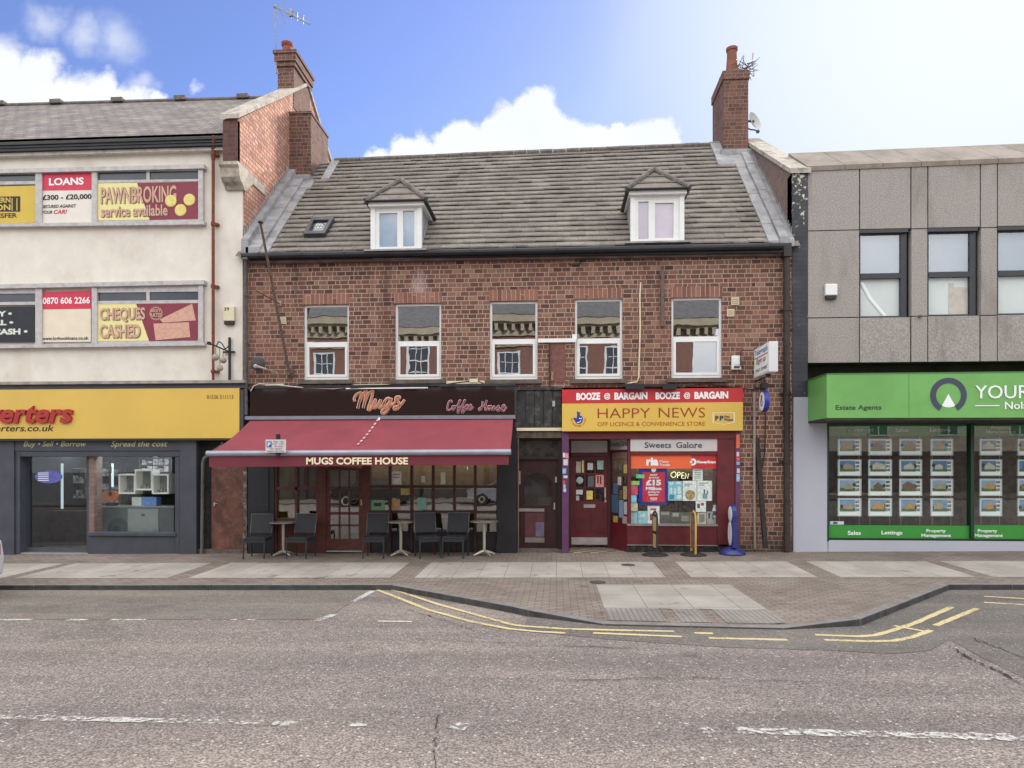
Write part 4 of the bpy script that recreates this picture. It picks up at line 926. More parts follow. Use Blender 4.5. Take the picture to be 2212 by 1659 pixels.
# dormers
TILE_D = TILE
def dormer(fx0, fx1, ft, fb, ap, el, er, board, lab, frames, inner, Yd):
    Yd = roofhit((fx0 + fx1) / 2, fb + 1).y - .06
    x0, x1, z0, z1 = R(fx0, ft, fx1, fb, Yd)
    zE = W((el[0] + er[0]) / 2, (el[1] + er[1]) / 2, Yd - .14).z; xe0, xe1 = W(el[0], el[1], Yd - .14).x, W(er[0], er[1], Yd - .14).x
    Ya = Yd + .42; A = W(ap[0], ap[1], Ya); mean = (x0 + x1) / 2
    def ym(z): return -.16 + (z - lerpx(ZE0, ZE1, mean)) / (lerpx(ZR0, ZR1, mean) - lerpx(ZE0, ZE1, mean)) * (YR + .16)
    w = MB(); w.box(x0 + .02, x1 - .02, Yd + .08, ym(zE) + .05, z0 - .15, zE + .02); d = w.build('dormer', LEAD, bb)
    w = MB(); yb, yt = ym(zE) + .1, ym(A.z) + .1; Lf, Rg = Vector((xe0, Yd - .14, zE)), Vector((xe1, Yd - .14, zE)); Lb, Rb = Vector((xe0, yb, zE)), Vector((xe1, yb, zE)); B = Vector((A.x, yt, A.z))
    w.poly([Lf, Rg, A]); w.poly([Rg, Rb, B, A]); w.poly([Lf, A, B, Lb]); w.poly([Lf, Lb, Rb, Rg])
    for k in (.33, .66):      # course lines of the tile faces as thin raised slips
        a_, b_ = Lf.lerp(A, k), Rg.lerp(A, k); w.hexa([a_ + Vector((0, -.03, -.01)), b_ + Vector((0, -.03, -.01)), b_ + Vector((0, -.03, .02)), a_ + Vector((0, -.03, .02))], [a_ + Vector((0, .1, .03)), b_ + Vector((0, .1, .03)), b_ + Vector((0, .1, .06)), a_ + Vector((0, .1, .06))])
    w.build('roof', TILE_D, d)
    w = MB(); w.tube([Lf + Vector((-.02, 0, .02)), A + Vector((0, 0, .03))], .06, 8); w.tube([Rg + Vector((.02, 0, .02)), A + Vector((0, 0, .03))], .06, 8); w.tube([A + Vector((0, 0, .03)), B], .06, 8); w.build('ridge_tiles', M('ridge_grey', (112, 106, 100)), d)
    w = MB(); bt = .09; w.box(xe0 + .03, xe1 - .03, Yd - .1, Yd + .08, zE - bt, zE - .012); w.box(xe0 + .03, x0 + .02, Yd + .08, yb, zE - bt, zE - .012); w.box(x1 - .02, xe1 - .03, Yd + .08, yb, zE - bt, zE - .012)
    w.build('fascia_board', WHITE, d)
    w = MB(); s_ = -1 if lab else 1; sx = xe0 if s_ < 0 else xe1
    for sx in (xe0, xe1): w.tube([(sx, Yd - .16, zE + .0), (sx, yb + .1, zE + .0)], .045, 8)
    w.tube([(xe0, Yd - .17, zE), (xe1, Yd - .17, zE)], .02, 6)
    w.build('gutter', BLACK, d)
    w = MB(); e = .1; zt_ = zE - bt
    w.box(x0, x0 + e, Yd - .02, Yd + .08, z0 + .03, zt_); w.box(x1 - e, x1, Yd - .02, Yd + .08, z0 + .03, zt_); w.box(x0 + e, x1 - e, Yd, Yd + .08, zt_ - .07, zt_); w.box(x0 + e, x1 - e, Yd - .01, Yd + .08, z0, z0 + .08)
    ps = [R(*f, Yd) for f in frames]
    mids = sorted([p[0] for p in ps] + [p[1] for p in ps])
    w.box(x0 + e, mids[0], Yd + .005, Yd + .075, z0 + .08, zt_ - .07); w.box(mids[1], mids[2], Yd + .005, Yd + .075, z0 + .08, zt_ - .07); w.box(mids[3], x1 - e, Yd + .005, Yd + .075, z0 + .08, zt_ - .07)
    for i, p in enumerate(ps):
        w.box(p[0], p[1], Yd + .006, Yd + .07, p[3], zt_ - .07); w.box(p[0], p[1], Yd + .006, Yd + .07, z0 + .08, p[2])
    win = w.build('window', WHITE, d)
    for p in ps:
        w = MB(); w.poly([(p[0], Yd + .04, p[2]), (p[1], Yd + .04, p[2]), (p[1], Yd + .04, p[3]), (p[0], Yd + .04, p[3])]); w.build('pane', GLASS_SKY, d)
        w = MB(); w.poly([(p[0], Yd + .074, p[2]), (p[1], Yd + .074, p[2]), (p[1], Yd + .074, p[3]), (p[0], Yd + .074, p[3])]); w.build('curtain', inner, d)
    w = MB(); w.box(x0 - .12, x1 + .12, Yd - .12, Yd + .02, z0 - .035, z0 + .0); w.build('apron', LEAD, d)
    return d
dormer(801, 911, 446, 541, (866, 391), (791, 436), (918, 431), None, 0, [(819, 460, 858, 533), (870.5, 455, 895, 537)], M('blue_grey_curtain', (150, 166, 180), .9, var=.1), .12)
dormer(1362, 1478, 421, 524, (1412, 368), (1356, 410), (1488, 406), None, 1, [(1379, 435, 1401, 517), (1415, 438, 1455, 514)], M('faded_pink_curtain', (186, 150, 172), .9, var=.15, scale=2), .12)

# ------------------------------------------------------------------ fittings on the brick wall
def vent(x0, y0, x1, y1, lab):
    X0_, X1_, z0_, z1_ = R(x0, y0, x1, y1, 0); w = MB(); w.box(X0_, X1_, -.03, 0, z0_, z1_); o = w.build('wall_vent', CREAM); tag(o, lab, 'wall vent', 'cream vents on the brick wall')
    w = MB()
    for i in range(3): zz = z0_ + (z1_ - z0_) * (.2 + .27 * i); w.box(X0_ + .015, X1_ - .015, -.045, -.029, zz, zz + .025)
    w.build('slats', M('vent_slats', (188, 178, 150), .6), o)
vent(605, 686, 618.5, 700, 'cream wall vent beside the leaning flagpole')
vent(1579, 643, 1596, 659, 'cream wall vent, upper of the pair right of the fifth sash window')
vent(1570, 668.5, 1585.5, 684, 'cream wall vent, lower of the pair right of the fifth sash window')
X0_, X1_, z0_, z1_ = R(1579, 769, 1600, 799.5, 0); mb = MB(); mb.box(X0_, X1_, -.08, 0, z0_, z1_); al = mb.build('alarm_box', WHITE, bevel=.02); tag(al, 'white alarm box with blue base on the brick wall beside the projecting signs', 'alarm box', 'alarm boxes')
mb = MB(); mb.box(X0_ + .04, X1_ - .04, -.085, -.05, z0_ + .03, z0_ + .075); mb.build('strobe', NAVY, al)
mb = MB(); mb.box(X0_ + .035, X1_ - .035, -.09, -.07, z0_ + .1, z1_ - .04); mb.build('cover', WHITE, al, bevel=.01)
def wire(name, pts, r, mat, lab, cat='cable', Y=-.03):
    w = MB(); w.tube([W(p[0], p[1], p[2] if len(p) > 2 else Y) for p in pts], r, 6); return tag(w.build(name, mat, smooth=True), lab, cat)
wire('conduit', [(1384, 610), (1382, 640), (1383, 700), (1380, 815), (1376, 825), (1350, 829)], .017, CREAM, 'thin cream conduit dropping down the brick between two sash windows')
w = MB(); w.pbox(1428, 582, 1435, 705, -.06, 0); tag(w.build('wall_rail', RUSTG, bevel=.005), 'rusty upright steel rail bolted to the brick wall', 'rail')
w = MB(); w.pbox(1162, 731, 1244, 739.5, -.05, 0); w.pbox(1236, 722, 1246, 733, -.04, 0); tag(w.build('cable_trunking', WHITE, bevel=.004), 'white trunking strip bridging the third and fourth sash windows', 'trunking')
wire('hook_cable', [(1256, 556), (1255, 566), (1250, 573), (1236, 573), (1229, 568)], .012, BLACK, 'short black cable loop under the gutter')
w = MB(); w.pbox(1187, 740, 1221, 826, -.008, 0); tag(w.build('old_sign_panel', M('faded_brick_patch', (120, 80, 74), .9, var=.2, scale=12, bump=.3, bscale=30)), 'faded square patch left on the brick between third and fourth windows', 'wall patch')
w = MB(); w.pbox(1191, 803, 1196, 812, -.04, 0); w.pbox(1190, 812, 1196, 822, -.03, 0); tag(w.build('junction_box', M('box_mix', (150, 120, 90), .6, var=.4, scale=20)), 'tiny brass coloured box on the faded patch above the boarded panel', 'junction box')
wire('wall_cable', [(1187, 740), (1187, 800), (1188, 836)], .012, PIPE_B, 'thin dark cable down the edge of the faded patch')
# flagpole
fp = W(628, 812, -.04); ft_ = W(560, 482, -1.56); ft_.x = fp.x - .02
fo = empty('flagpole', fp, 'old bare flagpole slanting out from the brick wall', 'flagpole')
mb = MB(); mb.tube([fp + Vector((0, -.05, 0)), ft_], [.035, .024], 10); mb.build('pole', RUSTG, fo, smooth=True)
mb = MB(); mb.lathe([(.05, 0), (.055, .02), (.02, .05)], ft_, 10); mb.build('finial', PIPE_B, fo)
mb = MB(); X0_, X1_, z0_, z1_ = R(621, 795, 634, 814, 0); mb.box(X0_, X1_, -.03, 0, z0_ - .02, z1_); mb.box(X0_ + .03, X1_ - .03, -.16, -.02, z0_ + .02, z0_ + .1); mb.build('bracket', RUSTG, fo)
k = .42; mid = fp.lerp(ft_, k)
mb = MB(); mb.tube([W(603, 655, -.02), W(553, 628, -.75)], .014, 6); mb.tube([W(603, 655, -.02), mid], .01, 6); mb.build('stay_rod', RUST, fo)
mb = MB(); mb.pbox(598, 650, 607, 660, -.03, 0); mb.build('stay_plate', STONE, fo)
# small dark dish with its arm
dc = W(557, 786, -.25)
do = empty('satellite_dish', (dc.x, -.02, dc.z - .15), 'small dark dish with a pale arm at the left edge of the brick wall', 'satellite dish')
Mx = Matrix.Rotation(math.radians(80), 3, 'X') @ Matrix.Rotation(math.radians(10), 3, 'Y')
mb = MB(); mb.lathe([(.001, .05), (.08, .035), (.15, .0), (.16, -.005), (.15, -.02), (.001, .03)], dc, 18, Mx); mb.build('reflector', M('dark_dish', (52, 48, 52), .6, var=.2), do, smooth=True)
mb = MB(); mb.tube([W(556, 790, -.3), W(575, 797, -.5), W(552, 792, -.72)], .014, 6); mb.tube([W(604, 808, -.02), W(575, 797, -.5)], .014, 6); mb.ball(W(552, 791, -.74), .045, 10); mb.build('arm', M('pale_arm', (176, 168, 160), .5), do)
mb = MB(); mb.tube([dc, (dc.x, -.0, dc.z - .05)], .02, 6); mb.build('mount', BLACK, do)

# ================================================================== COFFEE HOUSE
mb = MB(); mb.pbox4((540, 839), (1112, 832), (1112, 897), (540, 898), -.12, .0)
cs = mb.build('shop_sign', BLACK_GL); tag(cs, 'black glossy shop sign with copper script letters', 'shop sign')
mb = MB(); mb.pbox4((538, 834), (1113, 828), (1113, 833), (538, 839.5), -.16, 0); mb.pbox(1111.5, 834, 1115, 900, -.14, 0); mb.build('trim', M('black_trim', (44, 44, 48), .6, var=.3, scale=4), cs)
mb = MB(); mb.pbox4((655, 832.5), (925, 830.5), (925, 836), (655, 838), -.2, -.13); lb = mb.build('light_trough', BLACK, cs); mb = MB(); mb.pbox4((747, 838), (924, 836), (924, 838.6), (747, 840.5), -.195, -.16); mb.build('tube', WHITE_I, cs)
def smooth(pts, n=7):
    o = []; P = [pts[0]] + list(pts) + [pts[-1]]
    for i in range(1, len(P) - 2):
        for k in range(n):
            t = k / n; o.append(tuple(.5 * ((2 * P[i][j]) + (-P[i - 1][j] + P[i + 1][j]) * t + (2 * P[i - 1][j] - 5 * P[i][j] + 4 * P[i + 1][j] - P[i + 2][j]) * t * t + (-P[i - 1][j] + 3 * P[i][j] - 3 * P[i + 1][j] + P[i + 2][j]) * t ** 3) for j in (0, 1)))
    return o + [pts[-1]]
def strokes(sts, fx, Y, r0, r1, m0, m1, par):
    a, b = MB(), MB()
    for st in sts:
        q = [fx(*p) for p in smooth(st)]; a.tube([W(x, y, Y) for x, y in q], r0, 6, .3); b.tube([W(x, y, Y - .012) for x, y in q], r1, 6, .3)
    a.build('lettering', m0, par); b.build('lettering', m1, par)
# strokes measured on a 2212 x 474 enlargement of the sign
fm = lambda x, y: (745.2 + x * .1709, 826.2 + y * .1709)
COPPER = M('copper_letters', (180, 116, 84), .5, .0, var=.1); PALE = M('pale_letter_edge', (232, 206, 190), .5, var=.03)
mug = [[(125, 240), (118, 200), (150, 150), (200, 130), (205, 150), (185, 230), (160, 330)], [(160, 330), (185, 240), (230, 150), (262, 110), (270, 125), (250, 230), (232, 325)],
       [(232, 325), (258, 230), (300, 140), (345, 108), (352, 125), (330, 220), (300, 310), (295, 345), (320, 340), (350, 290), (372, 235), (385, 222), (378, 262), (362, 305), (375, 322), (405, 300), (440, 240), (450, 225), (438, 280), (432, 315), (452, 318), (480, 285), (500, 240)],
       [(575, 215), (545, 200), (510, 225), (488, 275), (492, 305), (520, 300), (560, 250), (585, 205), (572, 270), (545, 340), (500, 390), (468, 385), (475, 350), (530, 318), (600, 280), (650, 235), (690, 195), (680, 182), (648, 190), (640, 225), (680, 255), (690, 295), (665, 330), (628, 340), (622, 315), (650, 305), (700, 285), (735, 245), (755, 215)]]
strokes(mug, fm, -.135, .031, .022, PALE, COPPER, cs)
PINK = M('pink_letter_edge', (216, 164, 170), .5, var=.03); WINE = M('wine_letters', (92, 44, 54), .5)
cof = [[(1350, 255), (1345, 232), (1318, 240), (1298, 290), (1295, 340), (1315, 352), (1345, 335)], [(1385, 300), (1362, 300), (1352, 330), (1368, 345), (1388, 320), (1382, 300), (1410, 305)],
       [(1410, 305), (1440, 260), (1458, 228), (1445, 235), (1432, 300), (1425, 375), (1435, 380), (1448, 340), (1440, 325), (1465, 310)], [(1465, 310), (1500, 262), (1520, 226), (1505, 235), (1492, 300), (1482, 375), (1494, 380), (1508, 340), (1500, 325), (1520, 315)],
       [(1520, 315), (1548, 300), (1545, 282), (1528, 295), (1520, 330), (1535, 345), (1565, 320)], [(1565, 320), (1592, 300), (1590, 282), (1572, 295), (1564, 330), (1580, 345), (1605, 330), (1622, 305)],
       [(1738, 235), (1735, 290), (1722, 335), (1702, 352), (1692, 335), (1715, 318), (1760, 300), (1785, 245), (1792, 228), (1778, 290), (1772, 340), (1782, 350), (1800, 330)], [(1838, 300), (1815, 300), (1805, 330), (1820, 345), (1840, 320), (1835, 300), (1860, 300)],
       [(1860, 300), (1855, 335), (1868, 345), (1888, 300), (1885, 340), (1900, 340), (1920, 320)], [(1920, 320), (1945, 292), (1940, 310), (1960, 335), (1945, 362), (1925, 350), (1955, 345), (1985, 325)], [(1985, 325), (2015, 300), (2012, 284), (1994, 295), (1985, 335), (2002, 362), (2025, 340), (2042, 305)]]
strokes(cof, fm, -.135, .0185, .0085, PINK, WINE, cs)
wire('sign_cable', [(541, 845, -.18), (548, 834, -.18), (560, 829, -.17), (600, 832, -.17), (660, 838, -.17), (720, 840, -.17), (760, 836, -.17)], .013, WHITE_D, 'pale cable draped along the top of the black sign')
wire('sign_cable', [(757, 838, -.21), (860, 830, -.2), (940, 834, -.18), (985, 827, -.05), (1030, 822, -.05), (1045, 829, -.05), (1110, 831, -.05)], .012, BLACK, 'black cable sagging above the copper script')
w = MB(); w.pbox(964, 822.5, 1047, 829, -.05, 0); w.pbox(1014, 818, 1032, 826, -.07, 0); tag(w.build('ledge_strip', CREAM), 'cream strip of ledge with cables above the black sign', 'ledge')
w = MB(); w.pbox(762, 830, 842, 834.5, -.03, 0); w.pbox(572, 829, 612, 833, -.03, 0); tag(w.build('ledge_strip', CREAM), 'thin cream ledge below the first two window sills', 'ledge')
# awning
AWN = M('red_awning_fabric', (138, 60, 70), .85, var=.07, scale=1.2, bump=.1, bscale=200, dirt=(114, 50, 60), dscale=1.8, damt=.4); VAL = M('wine_valance_fabric', (112, 44, 56), .8, var=.06, scale=2)
ya = -1.75; tl, tr = W(543, 906, -.14), W(1108.5, 903, -.14); fl, frt = W(456, 977, ya), W(1102, 974, ya)
aw = empty('awning', ((tl.x + tr.x) / 2, -.1, tl.z), 'red fabric awning over the coffee house tables', 'awning')
mb = MB(); n = 12
def cv(k): return tl.lerp(fl, k), tr.lerp(frt, k)
for i in range(n):
    (a, b), (c, d) = cv(i / n), cv((i + 1) / n); s0, s1 = Vector((0, 0, -.05 * math.sin(math.pi * i / n))), Vector((0, 0, -.05 * math.sin(math.pi * (i + 1) / n)))
    for j in range(8):
        mb.poly([a.lerp(b, j / 8) + s0, a.lerp(b, (j + 1) / 8) + s0, c.lerp(d, (j + 1) / 8) + s1, c.lerp(d, j / 8) + s1])
can = mb.build('canopy', AWN, aw, smooth=True)
mb = MB()
for k in range(8):
    u, v = .03 + k * .1, .085 + k * .1
    def cp(t): x0, x1 = 819 - 1.0 * t * 0, 0; (a, b) = cv(t); X = W(819, 907, -.14).x + (W(780, 955, -1.2).x - W(819, 907, -.14).x) * t / .72; kk = (X - a.x) / (b.x - a.x); return a.lerp(b, kk) + Vector((0, -.012, .018 - .05 * math.sin(math.pi * t)))
    p, q = cp(u), cp(v); e = Vector((.022, 0, 0)); mb.poly([p - e, p + e, q + e, q - e])
mb.build('repair_stitch', M('pale_pink_tape', (212, 170, 172), .8), can, fix=False)
mb = MB(); mb.tube([W(447, 980, ya), W(1104, 976.5, ya)], .058, 12); mb.build('front_bar', ALU, aw, smooth=True)
mb = MB(); mb.pbox4((452, 986), (1099, 981), (1099, 1004), (452, 1009), ya, ya + .012)
for v in mb.v: v.y += .012 * math.sin(v.x * 5)
va = mb.build('valance', VAL, aw)
letters(va, [('MUGS COFFEE HOUSE', 661.5, 988, 881.5, 1003.5, {'b': .035})], M('cream_awning_letters', (236, 222, 188), .6, var=0), ya - .016)
mb = MB(); mb.pbox4((529, 899), (1113, 896.5), (1113, 904.5), (529, 906.5), -.22, .0); mb.build('cassette', M('grey_cassette', (128, 132, 142), .45, .2, var=.1), aw)
mb = MB()
for x in (600, 1075):
    a = W(x, 915, -.2); b = W(x - (40 if x < 800 else 5), 985, -1.65); m_ = (a + b) / 2 + Vector((.5 if x < 800 else -.5, 0, -.02)); mb.tube([a + Vector((0, 0, -.12)), m_ + Vector((0, 0, -.12)), b], .022, 6)
mb.build('arm', ALU, aw)
w = MB(); w.tube([W(1009, 1008, -1.7), W(1010, 1014, -1.7)], .006, 5); w.tube([W(819, 902, -.2), W(819, 908, -.25)], .02, 6); w.build('hook', WHITE_I, aw)
# shopfront
mb = MB()
mb.pbox(535, 898, 592, 1205, -.02, .3); mb.pbox(1073, 898, 1116, 1205, -.08, .3); mb.pbox(590, 898, 1074, 962, .02, .3)
sf = mb.build('shopfront', BLACK, bb)
mb = MB(); mb.pbox(541, 1012, 580, 1105, -.035, -.01); mb.build('panel', M('dark_blue_panel', (30, 34, 44), .5, var=.3, scale=20), sf)
w = MB()
for a_, b_, c_, d_ in ((590, 958, 597, 1198), (683, 958, 704, 1198), (782, 958, 799, 1198), (596, 1120, 684, 1129), (637, 1010, 642, 1120), (596, 1052, 684, 1058), (660, 1010, 662, 1052)): w.pbox(a_, b_, c_, d_, .0, .12)
w.pbox(596, 1129, 684, 1198, .04, .12); lw = w.build('shop_window', BROWNW, sf)
w = MB(); w.pbox(597, 960, 683, 1121, .07, .075); w.build('pane', GLASS_CAFE, lw)
w = MB()
for x in (842, 888.5, 935, 981, 1026): w.pbox(x - 2.5, 960, x + 2.5, 1198, .0, .1)
for y in (1051, 1106): w.pbox(799, y - 3, 1072, y + 3, .01, .1)
w.pbox(1026, 962, 1074, 966, .0, .1); rw = w.build('shop_window', M('dark_brown_glazing_bar', (62, 32, 30), .5, var=.25, scale=8), sf)
w = MB(); w.pbox(799, 961, 1072, 1150, .06, .065); w.build('pane', GLASS_CAFE, rw)
w = MB(); w.pbox(799, 1148, 1072, 1205, .04, .1); w.build('stall_riser', M('cafe_black_riser', (30, 28, 32), .5, var=.4, scale=14), sf)
w = MB(); ex = .035
w.pbox(704, 1012, 712, 1187, .02, .08); w.pbox(775, 1012, 783, 1187, .02, .08); w.pbox(712, 1164, 775, 1187, .02, .08); w.pbox(712, 1012, 775, 1016, .02, .08)
for x in (733, 754): w.pbox(x - 1.5, 1016, x + 1.5, 1164, .03, .07)
for y in (1053, 1108, 1135): w.pbox(712, y - 2, 775, y + 2, .03, .07)
w.pbox(712, 1110, 775, 1112, .02, .07); dr = w.build('door', BROWNW, sf); w = MB(); w.pbox(712, 1016, 775, 1164, .05, .055); w.build('pane', GLASS_CAFE, dr)
w = MB(); w.pbox(779, 1079, 782, 1092, -.02, .03); w.build('handle', M('brass', (190, 160, 100), .35, .8), dr)
w = MB(); w.pbox(705, 1189.5, 781, 1192.5, -.06, .2); w.build('threshold', STEEL, sf)
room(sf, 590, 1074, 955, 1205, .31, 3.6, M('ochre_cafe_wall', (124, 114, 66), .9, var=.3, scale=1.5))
w = MB(); w.pbox(600, 1056, 1072, 1200, 1.6, 1.7); w.build('counter', M('dark_counter', (46, 36, 34), .6, var=.3), sf)
w = MB()
for x in (620, 660, 850, 960): w.pbox(x, 1010, x + 22, 1060, 2.0, 2.05)
w.build('wall_board', M('pale_boards', (176, 172, 160), .8, var=.2), sf)
# notices in the coffee house window
def poster(lab, x0, y0, x1, y1, Y, c, extra=None, name='poster', cat='poster', group=None, th=.008):
    br = lambda q: tuple(min(250, int(v * 1.16 + 4)) for v in q)
    c = br(c) if isinstance(c, tuple) else c
    w = MB(); w.pbox(x0, y0, x1, y1, Y, Y + th); o = w.build(name, c if not isinstance(c, tuple) else M('print_%d_%d_%d' % c, c, .6, var=.16, scale=18)); tag(o, lab, cat, group)
    for it in (extra or []):
        if it[0] == 'r': w = MB(); w.pbox(*it[1:5], Y - .003, Y + .002); w.build('print_block', M('print_%d_%d_%d' % it[5], it[5], .6, var=.16, scale=18), o)
        elif it[0] == 't': letters(o, [it[1:6] + (it[7] if len(it) > 7 else {},)], it[6], Y - .004)
    return o
NG = 'notices in the coffee house window'
poster('green paper notice low in the first café pane right of the door', 800, 1080, 831, 1104, .052, (96, 138, 112), [('r', 808, 1086, 824, 1094, (40, 60, 54))], 'notice', 'notice', NG)
poster('orange brown square notice beside the green café notice', 843.5, 1078, 864, 1101, .052, (160, 120, 84), [('r', 847, 1082, 860, 1096, (186, 150, 104))], 'notice', 'notice', NG)
poster('small teal notice low in the café window', 902, 1076, 921, 1101, .052, (104, 150, 136), None, 'notice', 'notice', NG)
poster('white rounded menu sheet at the top of the café window', 846, 1018, 867, 1048, .052, (196, 196, 190), [('r', 849, 1024, 864, 1026, (120, 120, 120)), ('r', 849, 1030, 864, 1032, (120, 120, 120))], 'notice', 'notice', NG)
poster('olive square card in the second row of café panes', 866, 1055, 885, 1069, .052, (150, 136, 86), None, 'notice', 'notice', NG)
poster('narrow pale green sheet in the third café pane', 910, 1028, 918, 1042, .052, (170, 180, 160), None, 'notice', 'notice', NG)
poster('tall pale sheet in the fourth café pane', 952, 1020, 962, 1046, .052, (168, 178, 160), None, 'notice', 'notice', NG)
# parking plate on the awning
pz = W(595, 964, ya - .09)
po = empty('parking_sign', (pz.x, ya - .05, pz.z - .14), 'white parking plate with a blue P in front of the red awning', 'parking sign')
w = MB(); w.pbox4((573.5, 949.5), (617.5, 949.5), (617.5, 977.5), (573.5, 977.5), ya - .12, ya - .105); w.build('plate', M('plate_white', (206, 198, 200), .5, var=.04), po)
w = MB(); w.pbox(596, 938, 604, 985, ya - .1, ya - .06); w.build('post', BLACK, po)
w = MB(); w.pbox(576, 953.5, 586.5, 966, ya - .125, ya - .115); w.build('blue_square', M('blue_plate', (34, 84, 160), .5, var=.02), po)
letters(po, [('P', 578.5, 955.5, 584.5, 964.5, {'b': .03})], WHITE_I, ya - .126)
letters(po, [('Mon - Sat', 591, 952, 613, 956), ('8 am - 6 pm', 589, 957.2, 614, 961.2), ('30 mins', 593, 962.4, 611, 966), ('No return', 584, 967.4, 609, 971), ('within 30 mins', 578, 972.4, 613, 976)], INK, ya - .121)

# ================================================================== BOARDED PANEL AND DARK DOOR
BOARD = M('weathered_black_boards', (38, 37, 38), .7, var=.35, scale=6, dirt=(120, 118, 112), dscale=7, damt=.35)
mb = MB(); mb.pbox(1114, 836, 1215, 842, -.1, 0)
for i in range(5): mb.pbox(1117 + i * 19.2, 842, 1117 + i * 19.2 + 18.4, 923, -.06 - .004 * (i % 2), 0)
mb.pbox(1113, 842, 1117.5, 930, -.09, 0); bp_ = mb.build('boarded_panel', BOARD, bb)
mb = MB(); mb.pbox(1193, 866, 1199, 878, -.085, -.05); mb.build('lock_plate', STEEL, bp_)
mb = MB(); mb.pbox(1116, 924, 1215, 930.5, -.1, 0); mb.build('cream_lintel', CREAM, bb)
mb = MB(); mb.pbox(1114, 930.5, 1215, 946, -.05, .2); mb.build('timber_beam', M('brown_grey_beam', (92, 78, 66), .8, var=.3, scale=8), bb)
mb = MB(); mb.pbox(1113, 946, 1120, 1200, -.02, .35); mb.pbox(1206, 946, 1215, 1200, .05, .35); mb.pbox(1119, 946, 1208, 951, .08, .3); mb.pbox(1119, 986, 1208, 992, .1, .3); df = mb.build('door_surround', M('near_black_maroon', (34, 20, 24), .5, var=.3), bb)
mb = MB(); mb.pbox(1118.5, 946, 1121, 1196, -.03, 0); mb.build('metal_edge', M('brown_metal_edge', (120, 104, 92), .5, .3, var=.2), df)
mb = MB(); mb.pbox(1120, 951, 1207, 986, .2, .21); mb.build('fanlight', M('dusky_fanlight', (66, 62, 60), .25, var=.5, scale=6), df)
MAR2 = M('dark_maroon_door', (52, 22, 28), .4, var=.3, scale=6)
mb = MB(); mb.pbox(1120, 992, 1207, 1186, .18, .24); d2 = mb.build('door', MAR2, df)
mb = MB(); c = [(1133, 1092), (1132, 1040), (1140, 1026), (1160, 1020), (1180, 1026), (1191, 1040), (1191, 1092)]; mb.prism([W(x, y, .165) for x, y in c], (0, .01, 0)); mb.build('pane', M('brown_reflecting_glass', (42, 33, 28), .08, var=.4, scale=3, spec=1.0, coat=.6), d2)
mb = MB(); mb.pbox(1196, 1086, 1199, 1101, .13, .18); mb.build('handle', STEEL, d2); mb = MB(); mb.pbox(1199, 1030, 1203, 1042, .14, .18); mb.build('lock', STEEL, d2); mb = MB(); mb.pbox(1118.5, 1018, 1124, 1046, .12, .18); mb.build('entry_panel', STEEL, d2)
mb = MB(); mb.pbox(1120, 1098.5, 1176, 1105, .15, .18); mb.build('letter_plate', M('dull_silver', (150, 144, 140), .5, .3), d2)
mb = MB(); mb.pbox(1134, 1107, 1176, 1160, .165, .18); mb.build('lower_panel', M('dull_maroon_panel', (92, 48, 52), .5, var=.3, scale=3), d2)
mb = MB(); mb.pbox(1134, 1161, 1176, 1172, .16, .18); mb.build('kick_plate', M('kick_grey', (128, 116, 112), .5, .2), d2)
mb = MB(); mb.pbox(1157, 1128, 1175, 1159, .155, .166); mb.build('notice', M('dim_lilac_print', (110, 96, 124), .5, var=.2), d2)
mb = MB(); mb.pbox(1116, 1186, 1214, 1205, .0, .3); mb.build('door_step', STONE_D, bb)
# ================================================================== NEWSAGENT
ns = placard('shop_sign', 'red and yellow shop sign above the maroon newsagent front', 'shop sign', (1214, 872), (1605, 868.5), (1605, 930), (1214, 931.5), -.2, YELLOW, .08)
mb = MB(); mb.pbox4((1214, 841.5), (1605, 837.5), (1605, 868.5), (1214, 872), -.2, -.1); rd = mb.build('red_panel', REDSIGN, ns)
mb = MB(); mb.pbox4((1214, 841.5), (1605, 837.5), (1605, 931), (1214, 932.5), -.118, -.0); mb.build('box', M('sign_box', (60, 20, 28), .6), ns)
def slanted(par, s, x0, y0, x1, y1, Y, mat, b=0.0, k=-.0095):
    w = MB(); vs0 = len(w.v); ptext(w, s, x0, y0, x1, y1, Y, b); xa = W(x0, y0, Y).x
    for v in w.v: v.z -= k * (v.x - xa)
    return w.build('lettering', mat, par, fix=False)
for a, b, dy in ((1245, 1398.5, 0), (1416, 1573, -1.5)):
    s = (b - a)
    slanted(ns, 'BOOZE', a, 848.5 + dy, a + s * .335, 864.5 + dy, -.2, WHITE_I, .05); slanted(ns, '@', a + s * .39, 849 + dy, a + s * .48, 863.5 + dy, -.2, WHITE_I, .02); slanted(ns, 'BARGAIN', a + s * .535, 847.7 + dy, b, 863.5 + dy, -.2, WHITE_I, .05)
NEWSRED = M('news_red_letters', (150, 44, 34), .5, var=0)
letters(ns, [('HAPPY', 1291, 882, 1404.5, 903, {'b': -.008}), ('NEWS', 1423, 880.5, 1523, 902, {'b': -.008}), ('OFF LICENCE & CONVENIENCE STORE', 1291, 911.3, 1523, 920, {'b': -.006})], NEWSRED, -.201)
